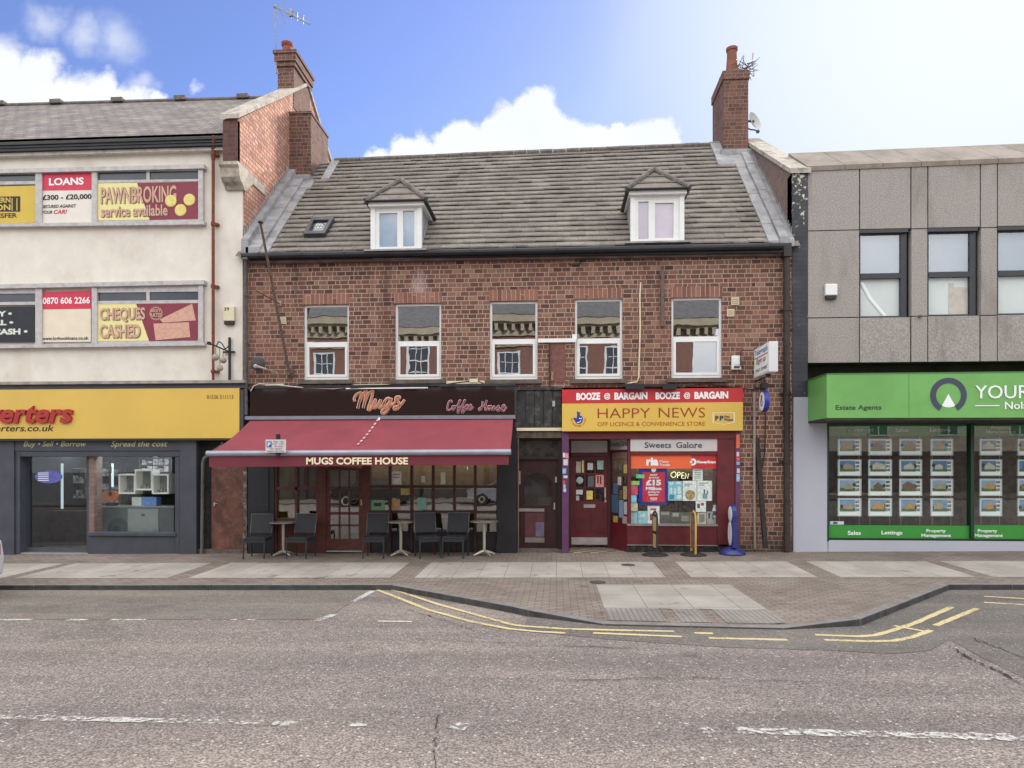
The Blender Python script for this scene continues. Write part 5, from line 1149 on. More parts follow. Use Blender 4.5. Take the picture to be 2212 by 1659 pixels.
# crossed fingers emblem
em = lambda x, y: (1134 + x * .25, 810 + y * .25)
mb = MB()
hand = [(415, 372), (430, 368), (446, 376), (452, 345), (448, 318), (458, 313), (470, 330), (474, 350), (492, 356), (502, 372), (498, 400), (482, 420), (455, 424), (436, 405)]
mb.prism([W(*em(x, y), -.206) for x, y in hand], (0, .003, 0)); mb.prism([W(*em(x, y), -.209) for x, y in ((456, 350), (472, 320), (480, 322), (470, 352))], (0, .003, 0)); mb.build('emblem', BLUE, ns)
mb = MB(); arc = [(444 + 32 * math.cos(t), 378 + 34 * math.sin(t)) for t in [math.radians(100 - 8 * i) for i in range(10)]]
mb.tube([W(*em(x + 12, y), -.21) for x, y in arc], .008, 5)
for x in (473, 487): mb.lathe([(.001, .002), (.013, .001), (.014, -.001)], W(*em(x, 376), -.21), 10, Matrix.Rotation(math.pi / 2, 3, 'X'))
mb.build('emblem_face', WHITE_I, ns)
mb = MB(); txt = 'The National Lottery'
for i, chh in enumerate(txt):
    if chh == ' ': continue
    t = math.radians(186 - i * 10.3); c = W(*em(462 + 60 * math.cos(t), 380 + 62 * math.sin(t)), -.202); ux = Vector((-math.sin(t) * -1, 0, -math.cos(t) * -1)); ux = Vector((math.sin(t), 0, math.cos(t))); uz = Vector((-math.cos(t), 0, math.sin(t)))
    text_on(mb, chh, c - ux * .011 - uz * .014, ux, uz, .022, .03, (0, -1, 0), .02)
mb.build('lettering', NEWSRED, ns, fix=False)
mb = MB(); sh = [(1622, 325), (1812, 325), (1812, 410), (1720, 430), (1622, 410)]
P = [W(*em(x, y), -.204) for x, y in sh]; cc = sum(P, Vector()) / 5
for i in range(5): j = (i + 1) % 5; mb.poly([P[i], P[j], cc + (P[j] - cc) * .93 , cc + (P[i] - cc) * .93])
mb.build('badge_outline', WHITE_I, ns, fix=False)
letters(ns, [('P', 1545, 898, 1552, 908.5, {'b': .05}), ('P', 1554.5, 898, 1563, 908.5, {'b': .05})], NAVY, -.203)
letters(ns, [('Pay', 1565, 897.5, 1577, 903.5, {'b': .03}), ('Point', 1565, 903.5, 1583.5, 909.5, {'b': .03})], NAVY, -.203)
mb = MB(); mb.pbox4((1343, 830), (1466, 829), (1466, 834), (1343, 835), -.34, -.24); mb.pbox(1352, 834, 1392, 841, -.36, -.22); mb.pbox(1432, 833, 1462, 840, -.36, -.22); mb.pbox(1360, 832, 1364, 838, -.3, 0); mb.pbox(1445, 832, 1449, 838, -.3, 0)
tag(mb.build('sign_light', BLACK), 'black floodlight bar along the top of the red sign', 'light fitting')
wire('sign_cable', [(1470, 838, -.1), (1525, 826, -.05), (1548, 832, -.05), (1620, 841, -.04), (1650, 838, -.03)], .012, BLACK, 'black cable peaking above the right end of the red sign')
# shop front
mb = MB(); mb.pbox(1214, 931, 1598, 948, -.08, .2); mb.pbox(1550, 947, 1590, 1177, -.06, .35); mb.pbox(1356, 947, 1363, 1137, -.02, .06); mb.pbox(1361, 975, 1551, 983, -.03, .1); mb.pbox(1355, 1135, 1551, 1178, -.03, .1); mb.pbox(1229, 978, 1313, 986, .66, .75); mb.pbox(1549.5, 947, 1552, 1135, -.03, .1)
nf = mb.build('shopfront', MAROON, bb, bevel=.004)
mb = MB(); mb.pbox(1214, 931.5, 1228.5, 1196, -.1, .2); mb.build('post', PURPLE, nf); mb = MB(); mb.pbox(1589, 931, 1599, 1192, -.09, .1); mb.build('post', PURPLE, nf)
mb = MB(); mb.pbox(1355, 1132, 1551, 1136.5, -.06, .05); mb.pbox(1355, 1177.0, 1551, 1179, -.045, .1); mb.build('sill', M('grey_sill', (140, 130, 128), .6, var=.15), nf)
mb = MB(); mb.pbox(1355, 1179, 1592, 1200, -.02, .3); mb.build('plinth', M('black_plinth', (34, 30, 30), .7, var=.4, scale=16, dirt=(110, 104, 98), dscale=10, damt=.5), nf)
mb = MB(); mb.pbox(1362, 947.5, 1549.5, 974.5, -.045, .02); sb = mb.build('shop_sign', M('grey_white_board', (196, 190, 188), .6, var=.04, scale=3, dirt=(160, 152, 148), dscale=3, damt=.4)); tag(sb, 'white board over the shop window lettered Sweets Galore', 'shop sign')
letters(sb, [('Sweets', 1392.5, 955, 1450, 967.5, {'b': .012}), ('Galore', 1460.5, 955, 1516.5, 967.5, {'b': .012})], NAVY, -.047)
w = MB()      # slab serifs
for x0, y0, x1 in ((1393, 966.6, 1396), (1463, 966.6, 1464), (1484.5, 966.6, 1489), (1497, 966.6, 1503), (1402.5, 958.2, 1406.5), (1409, 958.2, 1412.5), (1437, 966.6, 1441), (1483, 955.1, 1486), (1502.5, 958.2, 1505)): w.pbox(x0, y0, x1, y0 + 1.1, -.0485, -.047)
w.build('serifs', NAVY, sb)
mb = MB(); mb.pbox(1362, 983, 1549, 1134, .02, .025); mb.build('window_pane', GLASS_SHOP, nf)
# angled side window and set-back door
A0, A1 = W(1358, 1100, -.0), W(1316, 1100, .7)
def along(k, z, o=0.0): p = A0.lerp(A1, k); d = (A1 - A0); nn = Vector((d.y, -d.x, 0)).normalized(); nn = nn if nn.x < 0 else -nn; return Vector((p.x, p.y, z)) + nn * o
zz = lambda y, Y=0.0: W(1340, y, Y).z
def slab(m, k0, k1, z0, z1, o0, o1): m.hexa([along(k0, z0, o1), along(k1, z0, o1), along(k1, z1, o1), along(k0, z1, o1)], [along(k0, z0, o0), along(k1, z0, o0), along(k1, z1, o0), along(k0, z1, o0)])
zt_, zs_, zg_ = zz(977), zz(1132), zz(947)
mb = MB(); slab(mb, 0, 1, -.1, zs_, -.06, .0); slab(mb, 0, 1, zt_, zt_ + .06, -.06, .01); slab(mb, 0, .04, zs_, zg_, -.06, .02); slab(mb, .97, 1.02, -.1, zg_, -.06, .02); aw_ = mb.build('angled_window', MAROON, nf)
mb = MB(); slab(mb, .04, .97, zs_, zt_, -.03, -.025); mb.build('pane', GLASS_SHOP, aw_)
mb = MB(); slab(mb, .02, .98, zt_ + .05, zg_, -.02, .0); gb = mb.build('card_board', M('grey_white_board', (196, 190, 188)), aw_)
mb = MB(); d_ = (A0 - A1).normalized(); d_.z = 0; nn = along(.5, 0, 1) - along(.5, 0, 0); text_on(mb, 'Greeting Cards', along(.94, zt_ + .1, .004), d_, (0, 0, 1), (A0 - A1).length * .88, (zg_ - zt_) * .5, nn, .0); mb.build('lettering', INK, aw_, fix=False)
yd = .7
mb = MB(); mb.pbox(1228, 944, 1320, 952, yd - .02, yd + .1); mb.pbox(1226, 944, 1233, 1184, yd - .04, yd + .1); mb.pbox(1313, 944, 1318, 1184, yd - .04, yd + .1); mb.build('door_frame', M('deep_maroon', (64, 20, 28), .5, var=.2), nf)
mb = MB(); mb.pbox(1234, 951, 1312, 978, yd - .01, yd + .03); mb.build('fanlight_panel', M('grey_white_board', (196, 190, 188)), nf)
mb = MB(); x0, x1, z0, z1 = R(1233, 985, 1313, 1178, yd)
hs_ = []; cx_ = [1243.5, 1262, 1265, 1283.5, 1286.5, 1305]; cy_ = [994.5, 1022, 1025.5, 1052, 1055, 1082]
for i in range(3):
    for j in range(3): hs_.append(R(cx_[2 * i], cy_[2 * j], cx_[2 * i + 1], cy_[2 * j + 1], yd))
mb.wall(x0, x1, z0, z1, yd, hs_, .05)
for a_, b_ in ((1241, 1270), (1275.5, 1305.5)):
    q0, q1, q2, q3 = R(a_, 1101, b_, 1151, yd); mb.box(q0, q1, yd - .012, yd, q2, q3); mb.box(q0 + .04, q1 - .04, yd - .022, yd - .012, q2 + .05, q3 - .05)
nd = mb.build('door', MAROON, nf)
mb = MB(); mb.poly([(x0, yd + .03, hs_[0][2] - 1), (x1, yd + .03, hs_[0][2] - 1), (x1, yd + .03, z1 - .02), (x0, yd + .03, z1 - .02)]); mb.build('pane', GLASS_SHOP, nd)
mb = MB(); mb.pbox(1234.5, 1161, 1312, 1176.5, yd - .02, yd); mb.build('kick_plate', M('kick_silver', (176, 168, 166), .5, .2), nd)
mb = MB(); mb.pbox(1261, 1089.5, 1286, 1097, yd - .02, yd); mb.build('letter_plate', M('kick_silver', (176, 168, 166)), nd)
mb = MB(); mb.pbox(1305.5, 1053, 1309, 1076, yd - .05, yd - .0); mb.build('handle', STEEL, nd); mb = MB(); mb.pbox(1306, 1079, 1310, 1085, yd - .02, yd); mb.build('lock', STEEL, nd)
m, N, b = newmat('mosaic_floor'); p = pos(N); v = N.new('ShaderNodeTexChecker'); v.inputs['Scale'].default_value = 5.5; N.put(v.inputs['Vector'], p); v.inputs['Color1'].default_value = rgb(168, 150, 126); v.inputs['Color2'].default_value = rgb(98, 84, 76); N.put(b.inputs['Base Color'], v.outputs[0])
mb = MB(); q = W(1228, 1100, 0).x; mb.poly([(q, -.09, .02), (A0.x, -.0, .02), (A1.x, .7, .02), (q, .75, .02)]); mb.poly([(q, -.09, -.1), (A0.x, -.0, -.1), (A0.x, 0, .02), (q, -.09, .02)]); mb.build('porch_floor', m, nf)
mb = MB(); mb.pbox(1228.2, 931, 1230, 1190, .0, .8); mb.build('porch_side', M('deep_maroon', (64, 20, 28)), nf)
mb = MB(); mb.poly([W(1228, 946, -.05), W(1362, 946, -.05), W(1362, 946, -.05) + Vector((0, .8, 0)), W(1228, 946, -.05) + Vector((0, .8, 0))]); mb.build('porch_ceiling', M('deep_maroon', (64, 20, 28)), nf)
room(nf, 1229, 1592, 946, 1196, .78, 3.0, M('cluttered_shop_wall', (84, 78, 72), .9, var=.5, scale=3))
w = MB(); x0, x1, z0, z1 = R(1318, 1140, 1590, 1196, .0); w.box(A0.x + .02, x1, .12, .78, z0, z1 + .06); w.build('display_shelf', M('shelf_dark', (70, 60, 54), .8, var=.3), nf)
w = MB(); x0, x1, z0, z1 = R(1340, 1020, 1590, 1130, .76)
for k in range(3): w.box(x0 + .1 + k * .62, x0 + .62 + k * .62, .95, 1.2, z0 - .6, z1 - .1 - .15 * (k % 2))
w.build('shelf_rack', M('stocked_rack', (96, 84, 70), .8, var=.8, scale=14), nf)
# window vinyls and posters
o = poster('orange and red money transfer vinyl strip across the shop window', 1362, 982.5, 1549, 1012, .008, M('orange_vinyl', (226, 98, 56), .5, var=.02), None, 'window_vinyl', 'window vinyl')
w = MB(); w.pbox(1493.5, 982.5, 1549, 1012, .004, .01); w.build('red_part', REDSIGN, o)
letters(o, [('ria', 1396, 988.5, 1422.5, 1006, {'b': .05}), ('Money', 1425, 994.5, 1445, 1001, {'b': .01}), ('Transfer', 1425, 1001.5, 1448, 1006.5, {'b': .01}), ('MoneyGram', 1505, 995, 1546, 1002.5, {'b': .05})], WHITE_I, .003)
w = MB(); c = W(1496.5, 998, .003); ring = [(math.cos(math.radians(t)), math.sin(math.radians(t))) for t in range(-120, 121, 20)]
for i in range(len(ring) - 1): w.poly([c + Vector((ring[i][0] * .075, 0, ring[i][1] * .075)), c + Vector((ring[i + 1][0] * .075, 0, ring[i + 1][1] * .075)), c + Vector((ring[i + 1][0] * .035, 0, ring[i + 1][1] * .035)), c + Vector((ring[i][0] * .035, 0, ring[i][1] * .035))])
w.poly([c + Vector((-.06, 0, -.02)), c + Vector((-.01, 0, -.02)), c + Vector((-.01, 0, .02)), c + Vector((-.06, 0, .02))]); w.build('emblem', WHITE_I, o, fix=False)
o = poster('big red jackpot poster on a royal blue backing in the shop window', 1380, 1012.5, 1441, 1090, .045, BLUE, None)
w = MB(); w.pbox(1388, 1020, 1436, 1084.5, .036, .044); w.build('red_sheet', M('jackpot_red', (206, 48, 66), .5, var=.04), o)
letters(o, [('MUST', 1404, 1024, 1420, 1028, {'b': .04}), ('BE WON', 1402, 1030, 1423, 1034, {'b': .04}), ('£15', 1395, 1036, 1428, 1049, {'b': .06}), ('Million', 1395, 1051.5, 1428.5, 1059, {'b': .05}), ('Jackpot', 1399, 1060.5, 1425, 1066, {'b': .03})], WHITE_I, .035)
w = MB(); w.pbox(1401, 1068, 1422, 1070, .033, .036); w.pbox(1404, 1075, 1420, 1077, .033, .036); w.pbox(1405, 1079, 1419, 1080.5, .033, .036); w.build('rule', WHITE_I, o)
w = MB(); c = W(1412, 1015, .03); w.lathe([(.001, .002), (.05, .001), (.052, -.002)], c, 16, Matrix.Rotation(math.pi / 2, 3, 'X')); w.build('emblem', WHITE_I, o)
w = MB(); s_ = [[(1455, 1020), (1450, 1025), (1452, 1032), (1458, 1032), (1461, 1026), (1458, 1020), (1454, 1020)], [(1465, 1033), (1465, 1020), (1470, 1020), (1471, 1025), (1465, 1027)]]
for st in ([(1456, 1019), (1450, 1022), (1449, 1027), (1453, 1031.5), (1459, 1030), (1461, 1025), (1459, 1020), (1456, 1019)], [(1463.5, 1032.5), (1464, 1020), (1468, 1020), (1470, 1023), (1468, 1026), (1464, 1027)], [(1478, 1021), (1473, 1021), (1472.5, 1033), (1478, 1033.5)], [(1472.5, 1027), (1477, 1027)], [(1480, 1034), (1481, 1022), (1486, 1034), (1487.5, 1023)]):
    w.tube([W(x, y, .07) for x, y in st], .007, 6)
o = w.build('neon_sign', lamp_mat('neon_glow', (232, 226, 176), .9)); tag(o, 'lit pale yellow OPEN tube sign hanging in the shop window', 'neon sign')
tx = lambda y: ('r', 0, y, 0, 0)
o = poster('white typed sheet taped under the red end of the orange strip', 1496.5, 1012.5, 1518, 1038, .045, (206, 210, 206), [('r', 1500, 1016 + 4 * k, 1514, 1017.2 + 4 * k, (110, 118, 116)) for k in range(5)])
o = poster('light blue product poster with pale bottles right of the jackpot poster', 1443, 1039.5, 1474, 1081.5, .045, (120, 172, 190), [('r', 1446, 1042, 1455, 1046, (226, 236, 238)), ('r', 1460, 1041, 1470, 1046, (226, 236, 238)), ('r', 1446, 1053, 1452, 1066, (220, 232, 236)), ('r', 1455, 1055, 1461, 1068, (206, 226, 232)), ('r', 1464, 1051, 1471, 1066, (230, 238, 240)), ('r', 1446, 1069, 1456, 1078, (90, 140, 166)), ('r', 1462, 1069, 1472, 1078, (226, 236, 238))])
o = poster('white poster with a round tan loaf shape, left of a matching pair', 1475, 1038.8, 1505, 1082, .045, (208, 208, 204), [('r', 1478, 1045, 1494, 1046.5, (120, 120, 116)), ('r', 1478, 1049, 1490, 1050.5, (120, 120, 116))])
w = MB(); c = W(1491, 1069, .04); w.lathe([(.001, .004), (.1, .002), (.105, -.001)], c, 14, Matrix.Rotation(math.pi / 2, 3, 'X')); w.build('picture', M('tan_print', (184, 156, 108), .6, var=.4, scale=18), o)
o = poster('white poster with a small figure print, right of a matching pair', 1506, 1038.5, 1538, 1082, .045, (206, 207, 205), [('r', 1509, 1043, 1530, 1044.5, (120, 120, 116)), ('r', 1509, 1047, 1522, 1048.5, (120, 120, 116)), ('r', 1518, 1066, 1528, 1077, (120, 160, 172)), ('r', 1520, 1057, 1523, 1066, (60, 62, 64)), ('r', 1527, 1060, 1530, 1067, (150, 130, 104))])
PG = 'magazines and prints along the shop window ledge'
for lab, a, b, c, d, colr, ex in (
    ('pale blue magazine at the left end of the window ledge row', 1362, 1105, 1377, 1131.5, (140, 170, 184), None), ('second pale blue magazine on the window ledge', 1378, 1104, 1398.5, 1131.5, (128, 176, 186), [('r', 1382, 1110, 1394, 1118, (210, 222, 224))]),
    ('tall white magazine with red masthead on the window ledge', 1399, 1092.5, 1424.5, 1132, (206, 204, 204), [('r', 1405, 1098, 1418, 1102, (190, 60, 66)), ('r', 1404, 1110, 1420, 1124, (150, 80, 84))]), ('dark grey print on the window ledge beside the tall magazine', 1425.5, 1104, 1448, 1131.5, (78, 74, 72), [('r', 1428, 1106, 1446, 1112, (150, 146, 140))]),
    ('wide black and white print on the window ledge', 1449, 1106, 1494, 1131.5, (74, 72, 68), [('r', 1453, 1108, 1466, 1116, (160, 156, 146)), ('r', 1472, 1114, 1488, 1126, (140, 136, 128))]), ('cream framed print near the right end of the window ledge', 1506.5, 1107, 1525, 1132, (186, 180, 160), [('r', 1510, 1111, 1522, 1128, (140, 134, 112))]),
    ('grey photograph at the right end of the window ledge', 1526.5, 1105, 1547, 1131.5, (146, 148, 146), [('r', 1530, 1108, 1534, 1120, (70, 72, 72)), ('r', 1539, 1108, 1543, 1122, (70, 72, 72))]), ('white comic sheet with a red spot above the cream print', 1503, 1082.5, 1525, 1106, (200, 204, 206), [('r', 1514, 1086, 1521, 1092, (196, 70, 70)), ('r', 1506, 1088, 1512, 1098, (90, 90, 92))])):
    poster(lab, a, b, c, d, .05 if d < 1107 else .085, colr, ex, 'magazine', 'magazine', PG)
SG = 'small cards down the left edge of the shop window'
for lab, a, b, c, d, colr in (('green slip beside the jackpot poster, upper of two', 1374, 1025, 1392, 1033, (104, 176, 110)), ('yellow green slip beside the jackpot poster, lower of two', 1362.5, 1039, 1381, 1047.5, (140, 180, 92)), ('small red price card at the window edge', 1363, 1049, 1377.5, 1069, (190, 70, 84)),
                              ('small sky blue card under the red price card', 1363.5, 1070, 1375, 1086, (120, 180, 210)), ('cream card above the ledge at the window edge', 1363, 1087, 1377.5, 1104, (176, 164, 140))):
    poster(lab, a, b, c, d, .03, colr, None, 'card', 'card', SG)
w = MB(); c = W(1542, 1105, .2); w.lathe([(.05, 0), (.055, .02), (.055, .16), (.04, .2), (.03, .22), (.035, .225), (.035, .27), (.001, .27)], (c.x, .12, W(1542, 1118, .12).z), 14); o = w.build('bottle', M('white_bottle', (206, 208, 214), .3, var=.1, scale=20), smooth=True); tag(o, 'white tub bottle standing at the right of the shop window', 'bottle')
w = MB(); w.lathe([(.056, .05), (.057, .06), (.057, .13), (.056, .14)], (c.x, .12, W(1542, 1118, .12).z), 14); w.build('label', NAVY, o)
w = MB(); X0_, X1_, z0_, z1_ = R(1500, 1117, 1584, 1119.5, .12); w.box(X0_, X1_, .09, .3, z0_, z1_); tag(w.build('glass_shelf', M('grey_shelf', (120, 116, 110), .5)), 'short shelf under the white bottle in the shop window', 'shelf')
DG = 'notices on the maroon shop door'
for lab, a, b, c, d, colr in (('cream notice in the top left door pane', 1244.5, 997, 1255, 1021, (176, 168, 156)), ('narrow yellow strip in the top left door pane', 1257, 995, 1261.5, 1021, (206, 190, 128)), ('white square notice in the top middle door pane', 1269, 1000, 1281, 1015, (190, 194, 188)), ('pale teal notice in the top right door pane', 1290, 995, 1303.5, 1014, (150, 180, 176)),
                              ('round white sticker in the middle left door pane', 1247, 1028, 1258, 1047, (180, 196, 204)), ('striped dark notice in the central door pane', 1270, 1028, 1283, 1051, (90, 92, 92)), ('pink handwritten poster in the middle right door pane', 1286, 1025, 1304.5, 1053, (222, 140, 132)),
                              ('white and black notice in the bottom left door pane', 1244.5, 1058, 1259, 1068, (186, 188, 184)), ('yellow notice in the bottom middle door pane', 1267, 1060, 1280.5, 1079, (212, 190, 96)), ('small white barcode notice low in the door', 1244.5, 1071, 1251, 1081, (170, 172, 168))):
    ex = [('r', 1296, 1029, 1299, 1046, (70, 30, 34)), ('r', 1290, 1028, 1293, 1044, (90, 40, 44))] if 'pink' in lab else None
    if 'round' in lab:
        w = MB(); q = W(1252.5, 1037.5, yd + .02); w.lathe([(.001, .002), (.075, .002), (.078, -.002)], q, 16, Matrix.Rotation(math.pi / 2, 3, 'X')); tag(w.build('sticker', M('pale_sticker', (180, 196, 204), .6)), lab, 'sticker', DG)
    else: poster(lab, a, b, c, d, yd + .015, colr, ex, 'notice', 'notice', DG)
AG = 'cards in the angled shop window'
for lab, k0, k1, y0, y1, colr in (('yellow tag high in the angled window', .05, .28, 1003, 1022, (196, 176, 110)), ('white hexagon sticker in the angled window', .42, .58, 1030, 1048, (206, 206, 206)), ('blue shaded card in the angled window', .60, .82, 1044, 1068, (84, 112, 160)), ('white edged teal poster in the angled window', .58, .9, 1070, 1109, (66, 108, 136)),
                                  ('cream poster at the front of the angled window', .05, .3, 1050, 1078, (184, 166, 130)), ('pale blue list in the angled window', .3, .52, 1080, 1118, (134, 152, 176)), ('white poster low in the angled window', .05, .26, 1083, 1110, (192, 188, 190)), ('pink list at the bottom of the angled window', .05, .34, 1114, 1130, (180, 150, 156)), ('yellow card at the bottom of the angled window', .6, .82, 1116, 1130, (196, 170, 80))):
    w = MB(); slab(w, k0, k1, zz(y1, .3), zz(y0, .3), -.023, -.014); tag(w.build('card', M('print_%d_%d_%d' % colr, colr, .6, var=.16, scale=18)), lab, 'card', AG)
PGp = 'stickers on the purple door posts'
for i, (x0, y0, x1, y1, c, n) in enumerate(((1216, 978, 1221, 988, (226, 210, 214), 'pale sticker topmost on the left purple post'), (1221.5, 979, 1228, 990, (222, 140, 150), 'pink sticker near the top of the left purple post'), (1217, 992, 1227, 1005, (206, 196, 200), 'grey white square sticker on the left purple post'), (1215.5, 1012, 1223, 1023, (150, 190, 220), 'sky blue sticker on the left purple post'),
                                             (1217, 1027, 1226, 1033, (210, 200, 206), 'small lilac white sticker halfway down the left purple post'), (1216, 1038, 1221, 1046, (210, 80, 90), 'red sticker on the left purple post'), (1217, 1047, 1222, 1054, (200, 190, 200), 'pale sticker under the red one on the left purple post'), (1217, 1055, 1223, 1063, (170, 200, 226), 'lowest pale blue sticker on the left purple post'),
                                             (1590.5, 938, 1598, 968, (226, 104, 64), 'orange strip at the top of the right purple post'), (1591, 976, 1597, 986, (222, 170, 176), 'pink sticker on the right purple post'), (1591, 988, 1598, 995, (210, 90, 90), 'red sticker on the right purple post'), (1591, 997, 1598, 1004, (120, 170, 206), 'blue sticker on the right purple post'), (1592, 1012, 1598, 1022, (190, 200, 214), 'pale grey sticker on the right purple post'), (1591, 1024, 1598, 1040, (150, 180, 214), 'lowest pale blue sticker on the right purple post'))):
    w = MB(); Yp = -.1 if x0 < 1400 else -.09; w.pbox(x0, y0, x1, y1, Yp - .004, Yp); tag(w.build('sticker', M('print_%d_%d_%d' % c, c, .6, var=.16, scale=18)), n, 'sticker', PGp)
# pipes and leaning beam on the right brick pier
w = MB(); w.tube([W(1629, 847, -.04), W(1630.5, 1186, -.04)], .027, 8)
for y in (900, 1040, 1150): p = W(1629.6, y, -.04); w.tube([p, p + Vector((0, 0, .03))], .036, 8)
tag(w.build('service_pipe', M('pale_grey_pipe', (150, 140, 130), .6, var=.15), smooth=True), 'pale grey service pipe running down the brick pier', 'pipe')
w = MB(); a, b = W(1636, 945, -.05), W(1655, 1184, -.3); e = Vector((.045, 0, 0)); f = Vector((0, .09, 0)); w.hexa([b - e, b + e, a + e, a - e], [b - e + f, b + e + f, a + e + f, a - e + f]); tag(w.build('leaning_beam', M('charred_timber', (44, 36, 34), .8, var=.4, scale=8), bevel=.006), 'dark timber beam leaning against the brick pier', 'beam')
# projecting box sign
sx0, sx1, sz0, sz1 = R(1661, 737, 1681, 803, -1.2)
bs = empty('projecting_sign', (sx0 + .09, -.05, sz0), 'white projecting box sign with a blue headed newspaper advert', 'projecting sign')
w = MB(); w.box(sx0, sx1, -1.2, -.18, sz0, sz1); w.build('box', M('white_sign_box', (214, 214, 216), .5, var=.05, scale=3), bs, bevel=.012)
w = MB(); w.box(sx0 - .005, sx0, -1.16, -.22, sz0 + .035, sz1 - .035); w.build('face', M('sign_face_white', (226, 226, 224), .5, var=.02), bs)
w = MB(); w.box(sx0 - .008, sx0 - .004, -1.14, -.24, sz1 - .22, sz1 - .2); w.build('rule', DKRED, bs)
def side_text(par, s, y0, y1, z0, z1, mat, x, sh=0.0, b=0.0):
    w = MB(); text_on(w, s, (x, y0, z0), (0, -1, 0), (0, 0, 1), y0 - y1, z1 - z0, (-1, 0, 0), b, sh); return w.build('lettering', mat, par, fix=False)
side_text(bs, 'Telegraph', -.25, -1.13, sz1 - .19, sz1 - .045, M('blue_ink', (46, 96, 170), .5), sx0 - .007, b=.02)
side_text(bs, 'Right up', -.36, -1.0, sz0 + .22, sz0 + .36, INK, sx0 - .007, .25, .01); side_text(bs, 'your street!', -.3, -1.12, sz0 + .06, sz0 + .18, INK, sx0 - .007, .25, .01)
w = MB(); zc = (sz0 + sz1) / 2; w.tube([(sx0 + .1, 0, zc), (sx0 + .1, -.2, zc)], .02, 6); w.tube([W(1604, 792, -.02), W(1600, 790, -.1), W(1600, 760, -.12), W(1605, 757, -.15), W(1631, 756, -.2)], .012, 6); w.box(sx0 + .05, sx1 - .05, -.9, -.8, sz0 - .06, sz0); w.build('bracket', PIPE_B, bs)
# round hanging sign
rc = W(1651, 867, -.62); rr_ = .205
rs = empty('round_sign', (rc.x, -.05, rc.z - .22), 'round blue rimmed hanging sign with a white face', 'hanging sign')
Mx = Matrix.Rotation(-math.pi / 2, 3, 'Y')
w = MB(); w.lathe([(.001, -.05), (rr_, -.05), (rr_ + .01, -.03), (rr_ + .01, .03), (rr_, .05), (.001, .05)], rc, 24, Mx); w.build('rim', BLUE, rs, smooth=True)
w = MB(); w.lathe([(.001, .052), (rr_ - .02, .052), (rr_ - .01, .045)], rc, 24, Mx); w.lathe([(.001, -.052), (rr_ - .02, -.052), (rr_ - .01, -.045)], rc, 24, Mx); w.build('face', M('white_sign_box', (214, 214, 216)), rs)
w = MB(); xx = rc.x - .056
for st in ([(-.03, -.08), (.03, -.1), (.05, -.03), (.02, .02), (.03, .1), (.0, .13), (-.02, .06), (-.05, .0), (-.06, -.05), (-.03, -.08)],): w.tube([(xx, rc.y - a, rc.z + b) for a, b in st], .008, 5)
w.build('emblem', NAVY, rs)
w = MB(); w.tube([(rc.x, rc.y, rc.z + rr_), (rc.x, rc.y, sz0 - .04), (rc.x, 0, sz0 - .04)], .018, 6); w.tube([(rc.x, -.02, rc.z + .35), (rc.x, rc.y + .05, rc.z + rr_ + .02)], .014, 6); w.box(rc.x - .06, rc.x + .06, rc.y - .08, rc.y + .12, rc.z + rr_ + .06, rc.z + rr_ + .16); w.build('bracket', BLACK, rs)
w = MB(); w.tube([W(1654, 890, -.05), W(1653, 940, -.04), W(1651, 985, -.04), W(1646, 1012, -.04)], .011, 6); w.build('cable', BLACK, rs)
# pavement stands
def on_pave(x, y): return G(x, y)
def stand(px, py, rot, lab, edge, c1, c2):
    g_ = on_pave(px, py - 1); R_ = Matrix.Rotation(rot, 4, 'Z'); s = empty('poster_stand', g_, lab, 'pavement stand', 'round based poster stands'); s.rotation_euler.z = rot; s['_at'] = [0, 0, 0]
    w = MB(); w.lathe([(.27, 0), (.27, .012), (.2, .035), (.08, .075), (.03, .09), (.001, .09)], (0, 0, 0), 28); w.build('base', M('black_rubber', (40, 40, 42), .6, var=.2), s, smooth=True)
    w = MB(); w.tube([(0, .16, .12), (0, .18, .72), (0, .14, .86), (0, .0, .91), (0, -.14, .86), (0, -.18, .72), (0, -.16, .02)], .022, 8); w.tube([(0, .16, .12), (0, .16, .05)], .022); w.build('frame', edge, s, smooth=True)
    w = MB(); w.box(-.012, .012, -.165, .165, .14, .84); w.build('board', c1, s); w = MB(); w.box(-.016, -.012, -.14, .14, .5, .8); w.box(-.016, -.012, -.13, .12, .16, .44); w.build('poster', c2, s)
    for c in s.children: c['_at'] = [0, 0, 0]
    return s
stand(1415, 1200, math.radians(6), 'black framed round based stand with a cream poster before the shop window', M('black_rubber', (40, 40, 42)), M('black_board', (36, 34, 34), .5), M('sand_poster', (196, 160, 104), .6, var=.2, scale=10))
stand(1498, 1200, math.radians(4), 'yellow edged round based stand before the right of the shop window', M('amber_edge', (190, 146, 66), .5, var=.1), M('grey_board', (96, 92, 92), .5, var=.2), M('grey_poster', (120, 112, 108), .6, var=.3, scale=8))
g_ = on_pave(1582, 1197); ls = empty('blue_stand', g_, 'royal blue stand with domed base and white oval panels by the maroon pilaster', 'pavement stand')
w = MB(); w.lathe([(.26, .0), (.265, .02), (.25, .05), (.2, .1), (.12, .14), (.05, .155), (.001, .155)], g_, 28); w.build('base', M('glossy_blue', (42, 50, 116), .35, var=.08), ls, smooth=True)
w = MB(); w.lathe([(.268, .0), (.268, .012), (.255, .013)], g_, 28); w.build('base_ring', M('black_rubber', (40, 40, 42)), ls)
w = MB(); X = g_.x; pr = [(-.2, .14), (-.2, .72), (-.21, .8), (-.2, .92), (-.14, 1.0), (0, 1.04), (.14, 1.0), (.2, .92), (.21, .8), (.2, .72), (.2, .14)]
w.prism([(X - .045, g_.y + y, g_.z + z) for y, z in pr], (.09, 0, 0)); w.build('panel', M('glossy_blue', (44, 56, 140)), ls, bevel=.015)
